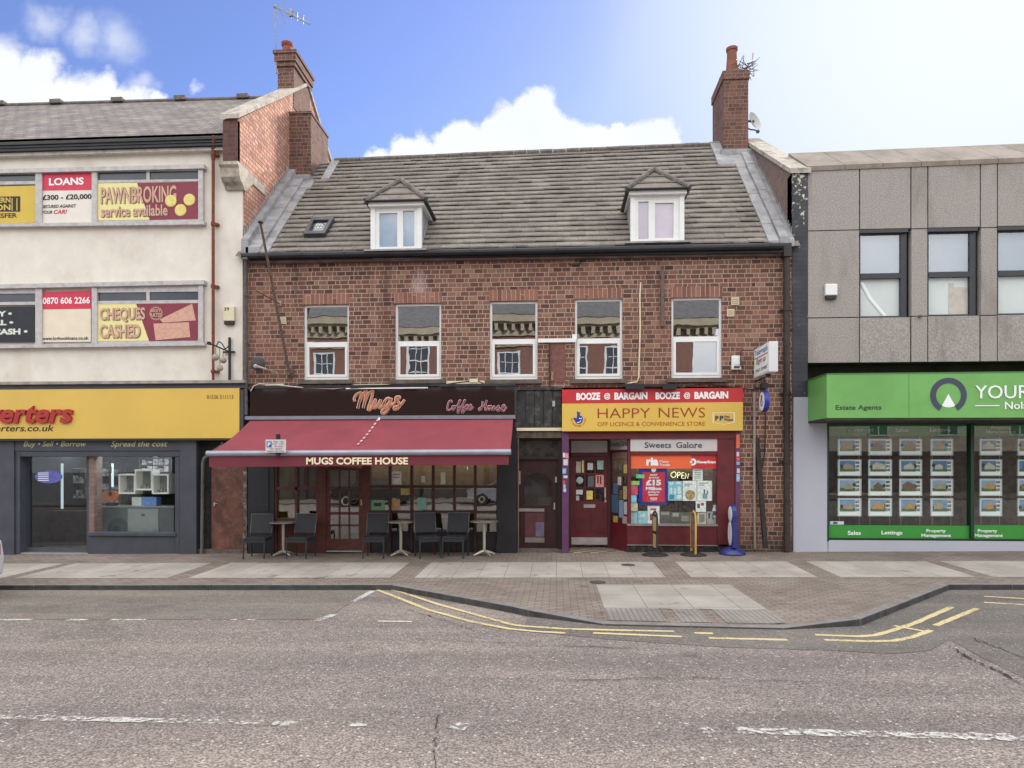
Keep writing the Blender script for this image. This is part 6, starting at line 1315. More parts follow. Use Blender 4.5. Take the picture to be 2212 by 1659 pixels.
w = MB(); Mx = Matrix.Rotation(-math.pi / 2, 3, 'Y'); w.lathe([(.001, .06), (.1, .058), (.16, .05), (.17, .04)], (X, g_.y, g_.z + .83), 20, Mx)
w.build('roundel', M('white_sign_box', (214, 214, 216)), ls, smooth=True)
w = MB(); w.lathe([(.13, .052), (.15, .058), (.17, .05)], (X, g_.y, g_.z + .43), 20, Mx)
for v in w.v: v.z = g_.z + .43 + (v.z - g_.z - .43) * 1.5
w.build('oval_panel', M('white_sign_box', (214, 214, 216)), ls, smooth=True)

# ================================================================== CAFE FURNITURE
WEAVE = M('grey_woven_rattan', (40, 40, 46), .7, var=.35, scale=60, bump=.5, bscale=90)
FRM = M('dark_grey_chair_frame', (50, 50, 54), .55, .2, var=.2)
def make_chair():
    c = empty('woven_chair', (0, 0, 0), '', 'chair', 'woven chairs outside the coffee house')
    w = MB(); w.box(-.225, .225, -.24, .2, .40, .44); w.build('seat', WEAVE, c, bevel=.012)
    w = MB(); w.hexa([(-.225, .17, .5), (.225, .17, .5), (.225, .27, .9), (-.225, .27, .9)], [(-.225, .2, .5), (.225, .2, .5), (.225, .3, .9), (-.225, .3, .9)]); w.build('backrest', WEAVE, c, bevel=.01)
    w = MB(); w.tube([(-.228, .185, .5), (-.228, .285, .905), (.228, .285, .905), (.228, .185, .5)], .012, 8); w.build('back_frame', M('pale_chair_trim', (92, 92, 96), .5, .2, var=.2), c, smooth=True)
    for sx in (-1, 1):
        w = MB(); w.tube([(sx * .215, -.235, 0), (sx * .215, -.225, .41)], .017, 8); w.build('leg', FRM, c); w = MB(); w.tube([(sx * .215, .24, 0), (sx * .215, .19, .42), (sx * .215, .19, .5), (sx * .215, .28, .87)], .017, 8); w.build('leg', FRM, c)
    w = MB(); w.box(-.21, .21, -.245, -.215, .34, .40); w.box(-.225, -.2, -.23, .2, .36, .4); w.box(.2, .225, -.23, .2, .36, .4); w.build('apron', WEAVE, c)
    return c
ch0 = make_chair(); first = True
for x, y, rz, lab in ((560, 1200, 4, 'grey woven chair beside the black panel, nearest the brown door'), (653, 1199, -4, 'grey woven chair between the first small table and the café door'), (813, 1200, 3, 'grey woven chair just right of the café door'), (925, 1198, 24, 'dark woven chair turned sideways, right of the middle table'), (985, 1201, -6, 'grey woven chair left of the table by the black pillar')):
    c = ch0 if first else copy_tree(ch0); first = False; c['label'] = lab; p = on_pave(x, y); p.y = -.52; p = Vector((W(x, 1195, -.55).x, -.62, 0)); p.z = zp(p.x, p.y) + .006; c.location = p; c.rotation_euler.z = math.radians(rz)
def make_table():
    t = empty('bistro_table', (0, 0, 0), '', 'table', 'small round tables outside the coffee house')
    w = MB(); w.lathe([(.28, .0), (.3, .006), (.3, .022), (.29, .028), (.001, .028)], (0, 0, .70), 32); w.build('tabletop', M('steel_tabletop', (150, 146, 140), .3, .6, var=.15, scale=20), t, smooth=True)
    w = MB(); w.tube([(0, 0, .06), (0, 0, .70)], .032, 14); w.build('column', M('cast_aluminium', (186, 180, 166), .4, .5, var=.1), t, smooth=True)
    for k in range(4):
        q = math.radians(45 + 90 * k); w = MB(); w.tube([(0, 0, .09), (.1 * math.cos(q), .1 * math.sin(q), .07), (.22 * math.cos(q), .22 * math.sin(q), .03), (.26 * math.cos(q), .26 * math.sin(q), .012)], [.035, .03, .022, .018], 8); w.build('foot', M('cast_aluminium', (186, 180, 166)), t, smooth=True)
    return t
tb0 = make_table(); first = True
for x, rz, lab in ((612, 10, 'small round table between the two chairs left of the café door'), (866, 4, 'small round table in the middle, right of the café door'), (1046, -8, 'small round table nearest the black pillar')):
    t = tb0 if first else copy_tree(tb0); first = False; t['label'] = lab; p = on_pave(x, 1200); p.x = W(x, 1198, p.y).x; t.location = p + Vector((0, 0, .003)); t.rotation_euler.z = math.radians(rz)

# ================================================================== PAWN SHOP DISPLAY
def thing1(name, mb_, mat, lab, cat, group=None, **k): return tag(mb_.build(name, mat, **k), lab, cat, group)
yc_ = .5
WCUBE = M('white_cube', (236, 234, 228), .5, var=.04)
for (a, b, c, d, lab) in ((256, 1024, 292, 1067, 'white display cube at the left of the three'), (291, 1014, 329, 1059, 'white display cube raised in the middle of the three'), (328, 1024, 364, 1067, 'white display cube at the right of the three')):
    x0, x1, z0, z1 = R(a, b, c, d, yc_); e = .035; w = MB(); w.box(x0, x0 + e, yc_, yc_ + .3, z0, z1); w.box(x1 - e, x1, yc_, yc_ + .3, z0, z1); w.box(x0 + e, x1 - e, yc_, yc_ + .3, z0, z0 + e); w.box(x0 + e, x1 - e, yc_, yc_ + .3, z1 - e, z1)
    o = thing1('display_cube', w, WCUBE, lab, 'display cube', 'white display cubes in the pawn shop window'); w = MB(); w.box(x0 + e, x1 - e, yc_ + .27, yc_ + .3, z0 + e, z1 - e); w.build('back', M('cube_back', (120, 122, 118), .7, var=.2), o)
    w = MB()
    for k in range(3): w.box(x0 + .07 + k * .075, x0 + .12 + k * .075, yc_ + .1, yc_ + .16, z0 + e, z0 + e + .05 + .03 * (k % 2))
    thing1('trinket', w, M('trinket_mix', (160, 156, 150), .3, .5, var=.4, scale=20), lab.replace('white display cube', 'small trinkets inside the display cube'), 'trinkets')
x0, x1, z0, z1 = R(208, 1096, 375, 1156, .45); zfl = -.1
cb = empty('cabinet', ((x0 + x1) / 2, .6, zfl), 'grey display counter with a pale middle door in the pawn shop window', 'cabinet')
w = MB(); w.box(x0, x1, .45, .95, zfl, z1); w.build('carcass', M('grey_cabinet', (84, 88, 90), .6, var=.1), cb); w = MB(); w.box(x0 - .02, x1 + .02, .43, .97, z1, z1 + .03); w.build('top', M('cabinet_top', (140, 142, 142), .5), cb)
a, b, c, d = R(276, 1099, 342, 1155, .43); w = MB(); w.box(a, b, .43, .45, zfl + .02, d); dd = w.build('door', M('pale_cabinet_door', (134, 138, 138), .5, var=.05), cb); w = MB(); w.box((a + b) / 2 - .04, (a + b) / 2 + .04, .424, .43, d - .17, d - .12); w.build('lock', GREY_DK, dd)
x0, x1, z0, z1 = R(282, 1077, 303, 1092, .5); w = MB(); w.box(x0, x1, .55, .75, cb.location.z + R(208, 1096, 375, 1156, .45)[3] - zfl + .032, z1 + .03); thing1('carton', w, M('white_carton', (196, 198, 196), .6), 'small white carton on the grey display counter', 'carton')
x0, x1, z0, z1 = R(304, 1077, 335, 1092, .5); w = MB(); w.box(x0, x1, .55, .75, R(208, 1096, 375, 1156, .45)[3] + .032, z1 + .03); thing1('carton', w, M('blue_carton', (104, 140, 200), .6, var=.2, scale=12), 'pale blue carton beside the white one on the counter', 'carton')
gc = W(237, 1070, .5)
gt_ = empty('guitar', (gc.x, .5, gc.z - .22), 'small orange acoustic guitar leaning in the pawn shop window', 'guitar')
w = MB(); ol = []
for k in range(28): t = 2 * math.pi * k / 28; r = .17 + .03 * math.cos(2 * t) - .02 * math.sin(t); ol.append((gc.x + r * 1.05 * math.cos(t), .5, gc.z + r * .9 * math.sin(t)))
w.prism(ol, (0, .08, 0)); w.build('body', M('orange_wood', (176, 96, 60), .35, var=.15), gt_, bevel=.01)
w = MB(); w.box(gc.x - .0, gc.x + .035, .48, .5, gc.z + .1, gc.z + .52); w.box(gc.x - .02, gc.x + .05, .48, .5, gc.z + .52, gc.z + .66); w.build('neck', M('dark_neck', (70, 44, 36), .5), gt_)
w = MB(); w.lathe([(.001, .003), (.045, .002), (.05, 0)], (gc.x + .015, .498, gc.z + .03), 14, Matrix.Rotation(math.pi / 2, 3, 'X')); w.build('soundhole', DARK, gt_)
w = MB(); zt_ = R(208, 1096, 375, 1156, .45)[3] + .03; w.box(gc.x - .1, gc.x + .12, .5, .62, zt_, gc.z - .17); thing1('guitar_rest', w, DARK, 'dark rest under the orange guitar', 'stand')
STRIP = lamp_mat('cool_tube', (206, 232, 240), .4)
for x, y0, y1, Y, lab in ((133, 1001, 1099, 1.6, 'bright upright strip light, left one in the pawn shop doorway'), (190, 1001, 1124, .9, 'bright upright strip light by the pawn shop door edge'), (242, 1001, 1052, 1.2, 'short bright strip light above the guitar')):
    w = MB(); w.pbox(x - 1.7, y0, x + 1.7, y1, Y, Y + .04); thing1('strip_light', w, STRIP, lab, 'strip light', 'upright strip lights in the pawn shop')
for x0_, y0_, x1_, y1_, Y, lab, c in ((100, 1030, 132, 1092, 2.2, 'tall stocked shelf unit behind the left strip light', (120, 124, 124)), (148, 1012, 186, 1076, 2.2, 'tall stocked shelf unit deep in the pawn shop', (132, 130, 124)), (96, 1104, 182, 1190, 1.4, 'low dark counter inside the pawn shop doorway', (50, 50, 54)), (206, 1000, 262, 1088, 2.4, 'stocked wall shelf behind the guitar', (96, 104, 106)), (300, 990, 372, 1020, 1.6, 'high shelf of goods above the display cubes', (86, 84, 82))):
    a, b, c_, d = R(x0_, y0_, x1_, y1_, Y); w = MB(); n = max(2, int((d - c_) / .3))
    if 'counter' in lab: w.box(a, b, Y, Y + .5, -.12, d)
    else:
        w.box(a, a + .03, Y, Y + .3, c_, d); w.box(b - .03, b, Y, Y + .3, c_, d); w.box(a, b, Y + .28, Y + .3, c_, d)
        for k in range(n + 1): w.box(a, b, Y, Y + .3, c_ + (d - c_) * k / n - .012, c_ + (d - c_) * k / n + .012)
    o = thing1('shelf_unit' if 'counter' not in lab else 'counter', w, M('shelf_%d' % c[0], c, .6, var=.3, scale=8), lab, 'shelf' if 'counter' not in lab else 'counter')
    if 'counter' not in lab:
        w = MB()
        for k in range(n):
            for j in range(5):
                xx = a + .06 + (b - a - .15) * j / 5; hh = random.uniform(.08, .22); w.box(xx, xx + (b - a) / 7, Y + .03, Y + .2, c_ + (d - c_) * k / n + .013, c_ + (d - c_) * k / n + hh)
        w.build('stock', M('stock_mix', (196, 194, 188), .6, var=.6, scale=7), o)
w = MB(); q = [W(105 + 30 * math.cos(t), 1030 + 14 * math.sin(t), .155) for t in [2 * math.pi * k / 20 for k in range(20)]]; w.prism(q, (0, .004, 0)); o = thing1('sticker', w, M('violet_blue_vinyl', (92, 96, 176), .5, var=.25, scale=14), 'oval violet blue sticker on the pawn shop door glass', 'sticker')
w = MB()
for k in range(5): w.pbox(82, 1021 + k * 4, 105, 1022.5 + k * 4, .15, .154)
w.build('print_lines', WHITE_I, o)
def lamp(lab, x, y, Y, wx, wy, mat):
    p = W(x, y, Y); w = MB(); w.box(p.x - wx, p.x + wx, Y - wy, Y + wy, p.z - .03, p.z); return thing1('unseen_ceiling_light', w, mat, lab, 'ceiling light', 'ceiling lights in the shops')
lamp('flat ceiling light inside the coffee house', 935, 962, 1.6, 1.6, .6, lamp_mat('warm_panel', (255, 236, 160), 2.4))
lamp('slim unseen light panel added above the pawn shop window display', 290, 967, .62, .8, .14, lamp_mat('cool_panel', (236, 240, 250), 9.0))  # added out of sight behind the header to light the cubes
lamp('plain unseen light panel added deep inside the pawn shop', 120, 966, 2.1, .7, .2, MATS['cool_panel'])  # second unseen panel, added to brighten the stock at the back
lamp('flat unseen light panel added inside the newsagent', 1450, 956, 1.6, .9, .4, lamp_mat('white_panel', (255, 244, 226), 5.0))  # unseen panel added to lift the newsagent interior
# ================================================================== CONCRETE BUILDING (right)
cb_ = empty('concrete_building', (10, 2, 0), 'grey concrete panel office building with a green estate agent front', 'building')
CONC = None
m, N, b = newmat('exposed_aggregate'); p = pos(N); x, y, z = N.sep(p)
n1, _ = N.noise(p, 42, 5, .8); n2, _ = N.noise(N.vm('MULTIPLY', p, (1.2, 1, .35)), 1.3, 6, .65); n3, _ = N.noise(p, .5, 3)
base = N.mix(N.ramp(n1, .36, .64), rgb(130, 124, 120), rgb(178, 170, 165)); base = N.mix(N.m('MULTIPLY', N.ramp(n2, .48, .7), .55), base, rgb(112, 104, 94)); base = N.mix(N.m('MULTIPLY', N.ramp(n3, .45, .65), .15), base, rgb(170, 158, 154))
N.put(b.inputs['Base Color'], base); b.inputs['Roughness'].default_value = .92; N.put(b.inputs['Normal'], N.bump(n1, .8, .015)); CONC = m
JX = [1744, 1857, 1968, 2004.5, 2118, 2155, 2268, 2305, 2420, 2458, 2574, 2613, 2732, 2772, 2894, 2935]
def ytop(x): return 360 - (x - 1744) * .0405
zb = W(1950, 782, 0).z; ztp = W(1950, ytop(1950), 0).z
WX = [(1855, 1963, 495, 684.5), (2003, 2113, 492, 681), (2154, 2264, 488.5, 678.5), (2305, 2416, 486, 677), (2458, 2570, 483, 675), (2613, 2728, 480.5, 673), (2772, 2890, 478, 671)]
mb = MB(); g_ = .012
for i in range(len(JX) - 1):
    a, b = JX[i], JX[i + 1]
    win = [w_ for w_ in WX if abs(w_[0] - a) < 4]
    xa, xb = W(a, 600, 0).x + g_, W(b, 600, 0).x - g_; zt0, zt1 = W(a, ytop(a), 0).z, W(b, ytop(b), 0).z
    y1, y2 = (win[0][2], win[0][3]) if win else (498 - (a - 1744) * .016, 686 - (a - 1744) * .014)
    z1, z2 = W((a + b) / 2, y1, 0).z, W((a + b) / 2, y2, 0).z
    mb.hexa([(xa, 0, z1 + g_), (xb, 0, z1 + g_), (xb, 0, zt1), (xa, 0, zt0)], [(xa, .16, z1 + g_), (xb, .16, z1 + g_), (xb, .16, zt1), (xa, .16, zt0)])
    if not win: mb.box(xa, xb, .0, .16, z2 + g_ / 2, z1 - g_ / 2)
    mb.box(xa, xb, .012 if win else 0, .16, zb, z2 - g_)
mb.build('panel_wall', CONC, cb_, bevel=.006)
xa, xb = W(JX[0], 600, 0).x, W(JX[-1], 600, 0).x
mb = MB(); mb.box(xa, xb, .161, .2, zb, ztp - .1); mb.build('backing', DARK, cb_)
mb = MB(); s0, s1 = W(1744, 359, -.02), W(2212, ytop(2212) - 1, -.02); b0, b1 = W(1687, 331.5, 1.2), W(2212, 311, 1.2); b0.x = s0.x; k = (W(2935, 600, 0).x - s0.x) / (s1.x - s0.x)
nn_ = 14
for i in range(nn_):
    f0, f1 = s0 + (s1 - s0) * (k * i / nn_), s0 + (s1 - s0) * (k * (i + 1) / nn_); q0, q1 = b0 + (b1 - b0) * (k * i / nn_), b0 + (b1 - b0) * (k * (i + 1) / nn_)
    q0.x = f0.x; q1.x = f1.x; e = Vector((.006, 0, 0)); d = Vector((0, 0, -.1)); mb.hexa([f0 + d + e, f1 + d - e, f1 - e, f0 + e], [q0 + d + e, q1 + d - e, q1 - e, q0 + e])
m, N, b = newmat('weathered_roof_concrete'); p = pos(N); n1, _ = N.noise(p, 18, 4, .7); n2, _ = N.noise(N.vm('MULTIPLY', p, (1, .5, 1)), 1.6, 6, .65)
base = N.mix(N.ramp(n2, .35, .7), rgb(146, 133, 124), rgb(116, 108, 94)); base = N.mix(N.ramp(n1, .3, .7), N.mix(1.0, base, (.85, .85, .85, 1), 'MULTIPLY'), base); N.put(b.inputs['Base Color'], base); b.inputs['Roughness'].default_value = .9
mb.build('sloped_coping', m, cb_)
mb = MB(); mb.box(xa, xb, 1.2, 8, -.3, b0.z - .06); mb.build('flat_roof', STONE_D, cb_)
FRAME = M('anthracite_frame', (44, 46, 54), .45, var=.1)
BLIND = M('white_office_blind', (206, 210, 210), .8, var=.05, scale=1)
for i, (a, b, c, d) in enumerate(WX):
    x0, x1, z0, z1 = R(a + 1, c, b - 1, d, 0); zm = z0 + (z1 - z0) * .475; e = .055; Yf = .07
    w = MB(); w.box(x0, x0 + e, Yf, .16, z0, z1); w.box(x1 - e * 2.2, x1, Yf, .16, z0, z1); w.box(x0 + e, x1 - e * 2.2, Yf, .16, z1 - e * 1.6, z1); w.box(x0 + e, x1 - e * 2.2, Yf, .16, z0, z0 + e * .6); w.box(x0 + e, x1 - e * 2.2, Yf - .01, .16, zm - .05, zm + .06)
    w.box(x0, x1, .0, .068, z1 - .07, z1 - .0)
    f = w.build('window', FRAME, cb_)
    w = MB(); w.poly([(x0 + e, .1, zm + .05), (x1 - e * 2, .1, zm + .05), (x1 - e * 2, .1, z1 - .08), (x0 + e, .1, z1 - .08)]); w.build('pane', GLASS_SKY, f, fix=False)
    w = MB(); w.poly([(x0 + e, .1, z0 + .03), (x1 - e * 2, .1, z0 + .03), (x1 - e * 2, .1, zm - .04), (x0 + e, .1, zm - .04)]); w.build('pane', GLASS_SHOP, f, fix=False)
    w = MB(); w.box(x0 + e, x1 - e * 2, .148, .158, zm, z1 - .08); w.build('blind', M('reflected_sky_sheet', (150, 158, 170), .8, var=.03), f)  # blue-grey sheet behind the upper pane, coloured to stand in for reflected sky
    w = MB(); w.box(x0 + e, x1 - e * 2, .148, .158, z0, zm - .03); w.build('blind', BLIND, f)
    if i == 0:
        w = MB(); w.tube([W(1861, 610, .135), W(1880, 645, .135), W(1912, 683, .135)], .035, 6, .2); w.build('blind_tape', WHITE_I, f)
    elif i == 1:
        w = MB(); w.pbox(2050, 612, 2060, 680, .136, .147); w.pbox(2060, 620, 2100, 680, .14, .147); w.build('blind_fold', M('warm_blind', (196, 186, 176), .8), f)
X0_, X1_, z0_, z1_ = R(1780, 615, 1806, 640, 0); mb = MB(); mb.box(X0_, X1_, -.09, 0, z0_, z1_); al = mb.build('alarm_box', WHITE, bevel=.02); tag(al, 'white alarm box with a dark base on the concrete panel wall', 'alarm box', 'alarm boxes')
mb = MB(); mb.box(X0_ + .02, X1_ - .02, -.08, 0, z0_ - .07, z0_); mb.build('strobe', BLACK, al)
c = W(1985, 685, 0); mb = MB(); mb.tube([c, c + Vector((0, -.06, 0))], .02, 8); mb.tube([c + Vector((0, -.06, -.02)), c + Vector((0, -.06, .03))], .03, 8); tag(mb.build('wall_stub', RUSTG), 'small rusty pipe stub poking from the concrete', 'pipe stub')
# recess under the panels
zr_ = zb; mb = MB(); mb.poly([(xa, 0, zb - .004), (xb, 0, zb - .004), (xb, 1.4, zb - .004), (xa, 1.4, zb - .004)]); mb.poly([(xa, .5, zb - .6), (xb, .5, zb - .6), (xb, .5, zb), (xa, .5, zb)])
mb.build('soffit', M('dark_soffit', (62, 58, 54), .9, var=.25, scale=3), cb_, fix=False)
# green fascia
yf = -1.05
gs = placard('shop_sign', 'deep projecting lime green shop sign with a ring emblem', 'shop sign', (1786, 808), (3000, 795), (3000, 900), (1786, 903), yf, GREEN, 1.04)
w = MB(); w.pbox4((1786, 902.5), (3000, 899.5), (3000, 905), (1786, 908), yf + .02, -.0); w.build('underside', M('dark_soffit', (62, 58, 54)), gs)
w = MB(); w.pbox4((1784.5, 806.5), (3000, 794), (3000, 796), (1784.5, 808.5), yf - .01, 0); w.build('trim', M('trim_green', (70, 120, 60), .5), gs)
w = MB(); w.pbox(1963, 809, 1964, 901, yf - .002, yf); w.build('joint', M('trim_green', (70, 120, 60)), gs)
letters(gs, [('YOUR MOVE', 2106, 832, 2350, 860.5, {'b': .0}), ('Nolan', 2170, 868, 2232, 884, {'b': .005})], WHITE_I, yf, depth=.012)
w = MB(); w.pbox(2107, 875.5, 2159, 877.5, yf - .012, yf); w.build('rule', WHITE_I, gs)
letters(gs, [('Estate Agents', 1805, 875, 1904, 888, {'b': .012})], DKGREEN, yf - .001)
w = MB(); c = W(2049, 854, yf - .006); s = (W(2060, 854, yf) - W(2050, 854, yf)).x / 10; ro, ri = 39.6 * s, 27 * s; A = [math.radians(t) for t in range(-60, 241, 6)]
for i in range(len(A) - 1): w.prism([c + Vector((ro * math.cos(A[i]), 0, ro * math.sin(A[i]))), c + Vector((ro * math.cos(A[i + 1]), 0, ro * math.sin(A[i + 1]))), c + Vector((ri * math.cos(A[i + 1]), 0, ri * math.sin(A[i + 1]))), c + Vector((ri * math.cos(A[i]), 0, ri * math.sin(A[i])))], (0, .006, 0))
w.build('ring_emblem', M('slate_navy', (56, 60, 82), .5, var=.02), gs)
w = MB(); pts = [c + Vector((0, 0, 3 * s))] + [c + Vector((27 * s * math.cos(t), 0, 27 * s * math.sin(t))) for t in [math.radians(-121 + 6.2 * k) for k in range(11)]]; w.prism(pts, (0, .007, 0)); w.build('white_sector', WHITE_I, gs)
# shop front
GP = M('pale_grey_render', (176, 178, 190), .8, var=.03, scale=1)
mb = MB(); x0, x1, z0, z1 = R(1713, 858, 1788, 1210, 0); mb.box(x0, x1, -.03, .25, -.3, z1); mb.pbox(1788, 1169, 3000, 1210, -.03, .25); ef = mb.build('shopfront', GP, cb_)
mb = MB(); mb.pbox(1787, 905, 1791, 1169, -.035, .12); mb.pbox(1791, 905, 3000, 915, -.03, .12); mb.pbox(1791, 1166, 3000, 1170.5, -.03, .12); mb.pbox(2097.5, 915, 2104.5, 1166, -.03, .12); mb.pbox(2404, 915, 2411, 1166, -.03, .12); mb.pbox(2930, 905, 2937, 1169, -.03, .12); mb.build('window_frame', DKGREEN, ef)
mb = MB(); mb.pbox(1791, 915, 2097.5, 1166, .05, .056); mb.build('window_pane', GLASS_SHOP, ef); mb = MB(); mb.pbox(2104.5, 915, 2404, 1166, .05, .056); mb.build('window_pane', GLASS_SHOP, ef); mb = MB(); mb.pbox(2411, 915, 2930, 1166, .05, .056); mb.build('window_pane', GLASS_SHOP, ef)
mb = MB(); mb.pbox(1791, 1135, 2097.5, 1166, .03, .04); mb.pbox(2104.5, 1135, 2404, 1166, .03, .04); mb.pbox(2411, 1135, 2930, 1166, .03, .04); vs_ = mb.build('window_vinyl', GREEN2); tag(vs_, 'bright green lettered vinyl band along the foot of the estate agent window', 'window vinyl')
letters(vs_, [('Sales', 1831, 1146.5, 1859.5, 1155.5, {'b': .025}), ('Lettings', 1904, 1146.5, 1949, 1157, {'b': .025}), ('Property', 2001, 1143, 2043, 1152, {'b': .025}), ('Management', 1990, 1153, 2054, 1162, {'b': .025}), ('Property', 2112, 1143, 2154, 1152, {'b': .025}), ('Management', 2101.5 + 4, 1153, 2166, 1162, {'b': .025})], WHITE_I, .029)
mb = MB(); mb.pbox(1792, 917, 2097, 942, .3, .31); mb.pbox(2105, 917, 2404, 942, .3, .31); hv = mb.build('header_banner', M('deep_green_banner', (62, 130, 68), .5, var=.06)); tag(hv, 'dim green header banner inside the top of the estate agent window', 'banner')
letters(hv, [('YOUR MOVE', 1846, 926, 1887, 932, {'b': .01}), ('Sales', 1934, 924.5, 1962, 933.5, {'b': .02}), ('Lettings', 2009, 924, 2053, 935, {'b': .02}), ('Property', 2141, 921, 2182, 928.5, {'b': .02}), ('Management', 2130, 930, 2194, 938, {'b': .02})], M('dim_white_ink', (190, 200, 190), .6), .297)
w = MB(); c = W(1835, 930, .295); s = .065
for i in range(len(A) - 1): w.poly([c + Vector((s * math.cos(A[i]), 0, s * math.sin(A[i]))), c + Vector((s * math.cos(A[i + 1]), 0, s * math.sin(A[i + 1]))), c + Vector((s * .65 * math.cos(A[i + 1]), 0, s * .65 * math.sin(A[i + 1]))), c + Vector((s * .65 * math.cos(A[i]), 0, s * .65 * math.sin(A[i])))])
w.build('emblem', INK, hv, fix=False)
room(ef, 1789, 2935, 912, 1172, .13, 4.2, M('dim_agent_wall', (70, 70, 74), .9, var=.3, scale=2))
mb = MB(); mb.pbox(1793, 1126, 1823, 1133, .03, .035); st = mb.build('sticker', M('white_sticker', (200, 206, 216), .6)); tag(st, 'small white and navy sticker at the lower left of the estate agent window', 'sticker')
mb = MB(); mb.pbox(1800, 1127.5, 1809, 1131.5, .026, .031); mb.build('navy_block', NAVY, st)
# property cards
cols = [(1809, 1860), (1875, 1926), (1942, 1991), (2009.5, 2058), (2115, 2163.5), (2197, 2246)]
rws = [(948, 984), (992.5, 1028), (1034, 1071), (1076, 1115)]
on_, cn_ = ['top', 'second', 'third', 'bottom'], ['first', 'second', 'third', 'fourth', 'fifth', 'sixth']
random.seed(3)
FRC = M('clear_acrylic_edge', (206, 210, 212), .25, var=.05); HOUSE = [(150, 112, 84), (172, 160, 140), (206, 200, 190), (128, 92, 76), (190, 150, 96)]
GRN = M('lawn_print', (96, 112, 66), .6, var=.3, scale=26); SKY = [M('sky_print_a', (120, 156, 196), .6, var=.15, scale=9), M('sky_print_b', (150, 176, 204), .6, var=.15, scale=9), M('sky_print_c', (96, 136, 186), .6, var=.15, scale=9)]
for r, (y0, y1) in enumerate(rws):
    for ci, (a, b) in enumerate(cols):
        xq0, xq1, z0, z1 = R(a, y0, b, y1, .22); zsh = (r - 1.5) * -.004; w = MB(); e = .022
        w.box(xq0, xq0 + e, .2, .225, z0, z1); w.box(xq1 - e, xq1, .2, .225, z0, z1); w.box(xq0 + e, xq1 - e, .2, .225, z0, z0 + e); w.box(xq0 + e, xq1 - e, .2, .225, z1 - e, z1)
        o = w.build('property_card', FRC); tag(o, 'framed house advert in the %s row, %s column of the estate agent window' % (on_[r], cn_[ci]), 'property card', 'property cards in the estate agent window')
        w = MB(); w.box(xq0 + e, xq1 - e, .215, .222, z0 + e, z1 - e); w.build('sheet', lamp_mat('backlit_card', (222, 226, 226), .12), o)
        wx, hz_ = xq1 - xq0, z1 - z0; px0, px1, pz0, pz1 = xq0 + wx * .09, xq0 + wx * .74, z0 + hz_ * .26, z1 - hz_ * .09
        w = MB(); w.box(px0, px1, .211, .214, pz0, pz1); w.build('photo', SKY[(r * 5 + ci * 3) % 3], o)
        w = MB(); w.box(px0, px1, .209, .212, pz0, pz0 + (pz1 - pz0) * random.uniform(.2, .34)); w.build('photo_lawn', GRN, o)
        hc = HOUSE[random.randrange(5)]; w = MB(); q0 = px0 + (px1 - px0) * random.uniform(.08, .3); q1 = px1 - (px1 - px0) * random.uniform(.02, .3); h0 = pz0 + (pz1 - pz0) * .22; h1 = pz0 + (pz1 - pz0) * random.uniform(.5, .64); hm = pz0 + (pz1 - pz0) * random.uniform(.72, .9)
        w.prism([(q0, .206, h0), (q1, .206, h0), (q1, .206, h1), ((q0 + q1) / 2 + random.uniform(-.06, .06), .206, hm), (q0, .206, h1)], (0, .003, 0)); w.build('photo_house', M('print_%d_%d_%d' % hc, hc, .6, var=.16, scale=18), o)
        w = MB(); tx_ = px0 + (px1 - px0) * random.choice((.06, .12, .88, .94)); w.ball((tx_, .208, pz0 + (pz1 - pz0) * random.uniform(.35, .6)), .035, 8, (1, .05, 1.2)); w.build('photo_tree', M('tree_print', (50, 72, 40), .6, var=.4, scale=30), o)
        w = MB()
        for k in range(3): w.box(xq0 + wx * .75, xq0 + wx * .92, .211, .214, z1 - hz_ * (.28 + .22 * k), z1 - hz_ * (.12 + .22 * k))
        w.build('thumbnails', M('thumb_mix', (140, 140, 138), .6, var=.8, scale=22), o)
w = MB()
for a, b in cols:
    for xx in (a + 4, b - 4): p0, p1 = W(xx, 942, .235), W(xx, 1135, .235); w.tube([p0, p1], .004, 5)
tag(w.build('display_wires', STEEL), 'thin steel wires carrying the property cards', 'display wires')
lamp('flat unseen light panel added inside the estate agent', 1950, 932, 2.2, 1.4, .4, lamp_mat('agent_panel', (255, 246, 232), 3.0))  # added behind the banner, out of view, to brighten the room
for xx, lab in ((1860, 'dark office desk low inside the estate agent, left of two'), (2010, 'dark office desk low inside the estate agent, right of two')):
    p = W(xx, 1100, 2.0); w = MB(); w.box(p.x - .7, p.x + .7, 1.8, 2.4, .68, .72); w.box(p.x - .68, p.x - .64, 1.82, 2.38, -.1, .68); w.box(p.x + .64, p.x + .68, 1.82, 2.38, -.1, .68); w.box(p.x - .68, p.x + .68, 2.3, 2.33, .2, .68); tag(w.build('desk', M('desk_dark', (58, 54, 56), .5, var=.2)), lab, 'desk')

# ================================================================== ROOFTOP AERIALS
a0 = W(597, 158, 2.85); a1 = W(593.5, 14, 2.85); ta = empty('tv_aerial', a0, 'grey television aerial on a tall mast strapped to the left chimney', 'aerial'); AER = M('aerial_grey', (150, 146, 136), .5, .4, var=.15)
w = MB(); w.tube([a0, a1], .018, 6); w.tube([W(597, 135, 2.85), W(602, 140, 2.9)], .02, 6); w.tube([W(597, 158, 2.85), W(604, 160, 2.9)], .02, 6); w.build('mast', AER, ta)
b0_, b1_ = W(599, 16, 2.7), W(669.5, 51.5, 2.5); w = MB(); w.tube([b0_, b1_], .014, 6); d = b1_ - b0_
up = Vector((.1, -.3, .35))
for k, L in ((.42, .5), (.62, .4), (.8, .35)):
    c = b0_ + d * k
    for s in (-1, 1): o_ = Vector((0, 0, .07 * s + .04)); w.tube([c + o_ - d * .14, c + o_ + d * .2], .008, 5)
    w.tube([c + Vector((0, 0, -.1)), c + Vector((0, 0, .14))], .012, 5)
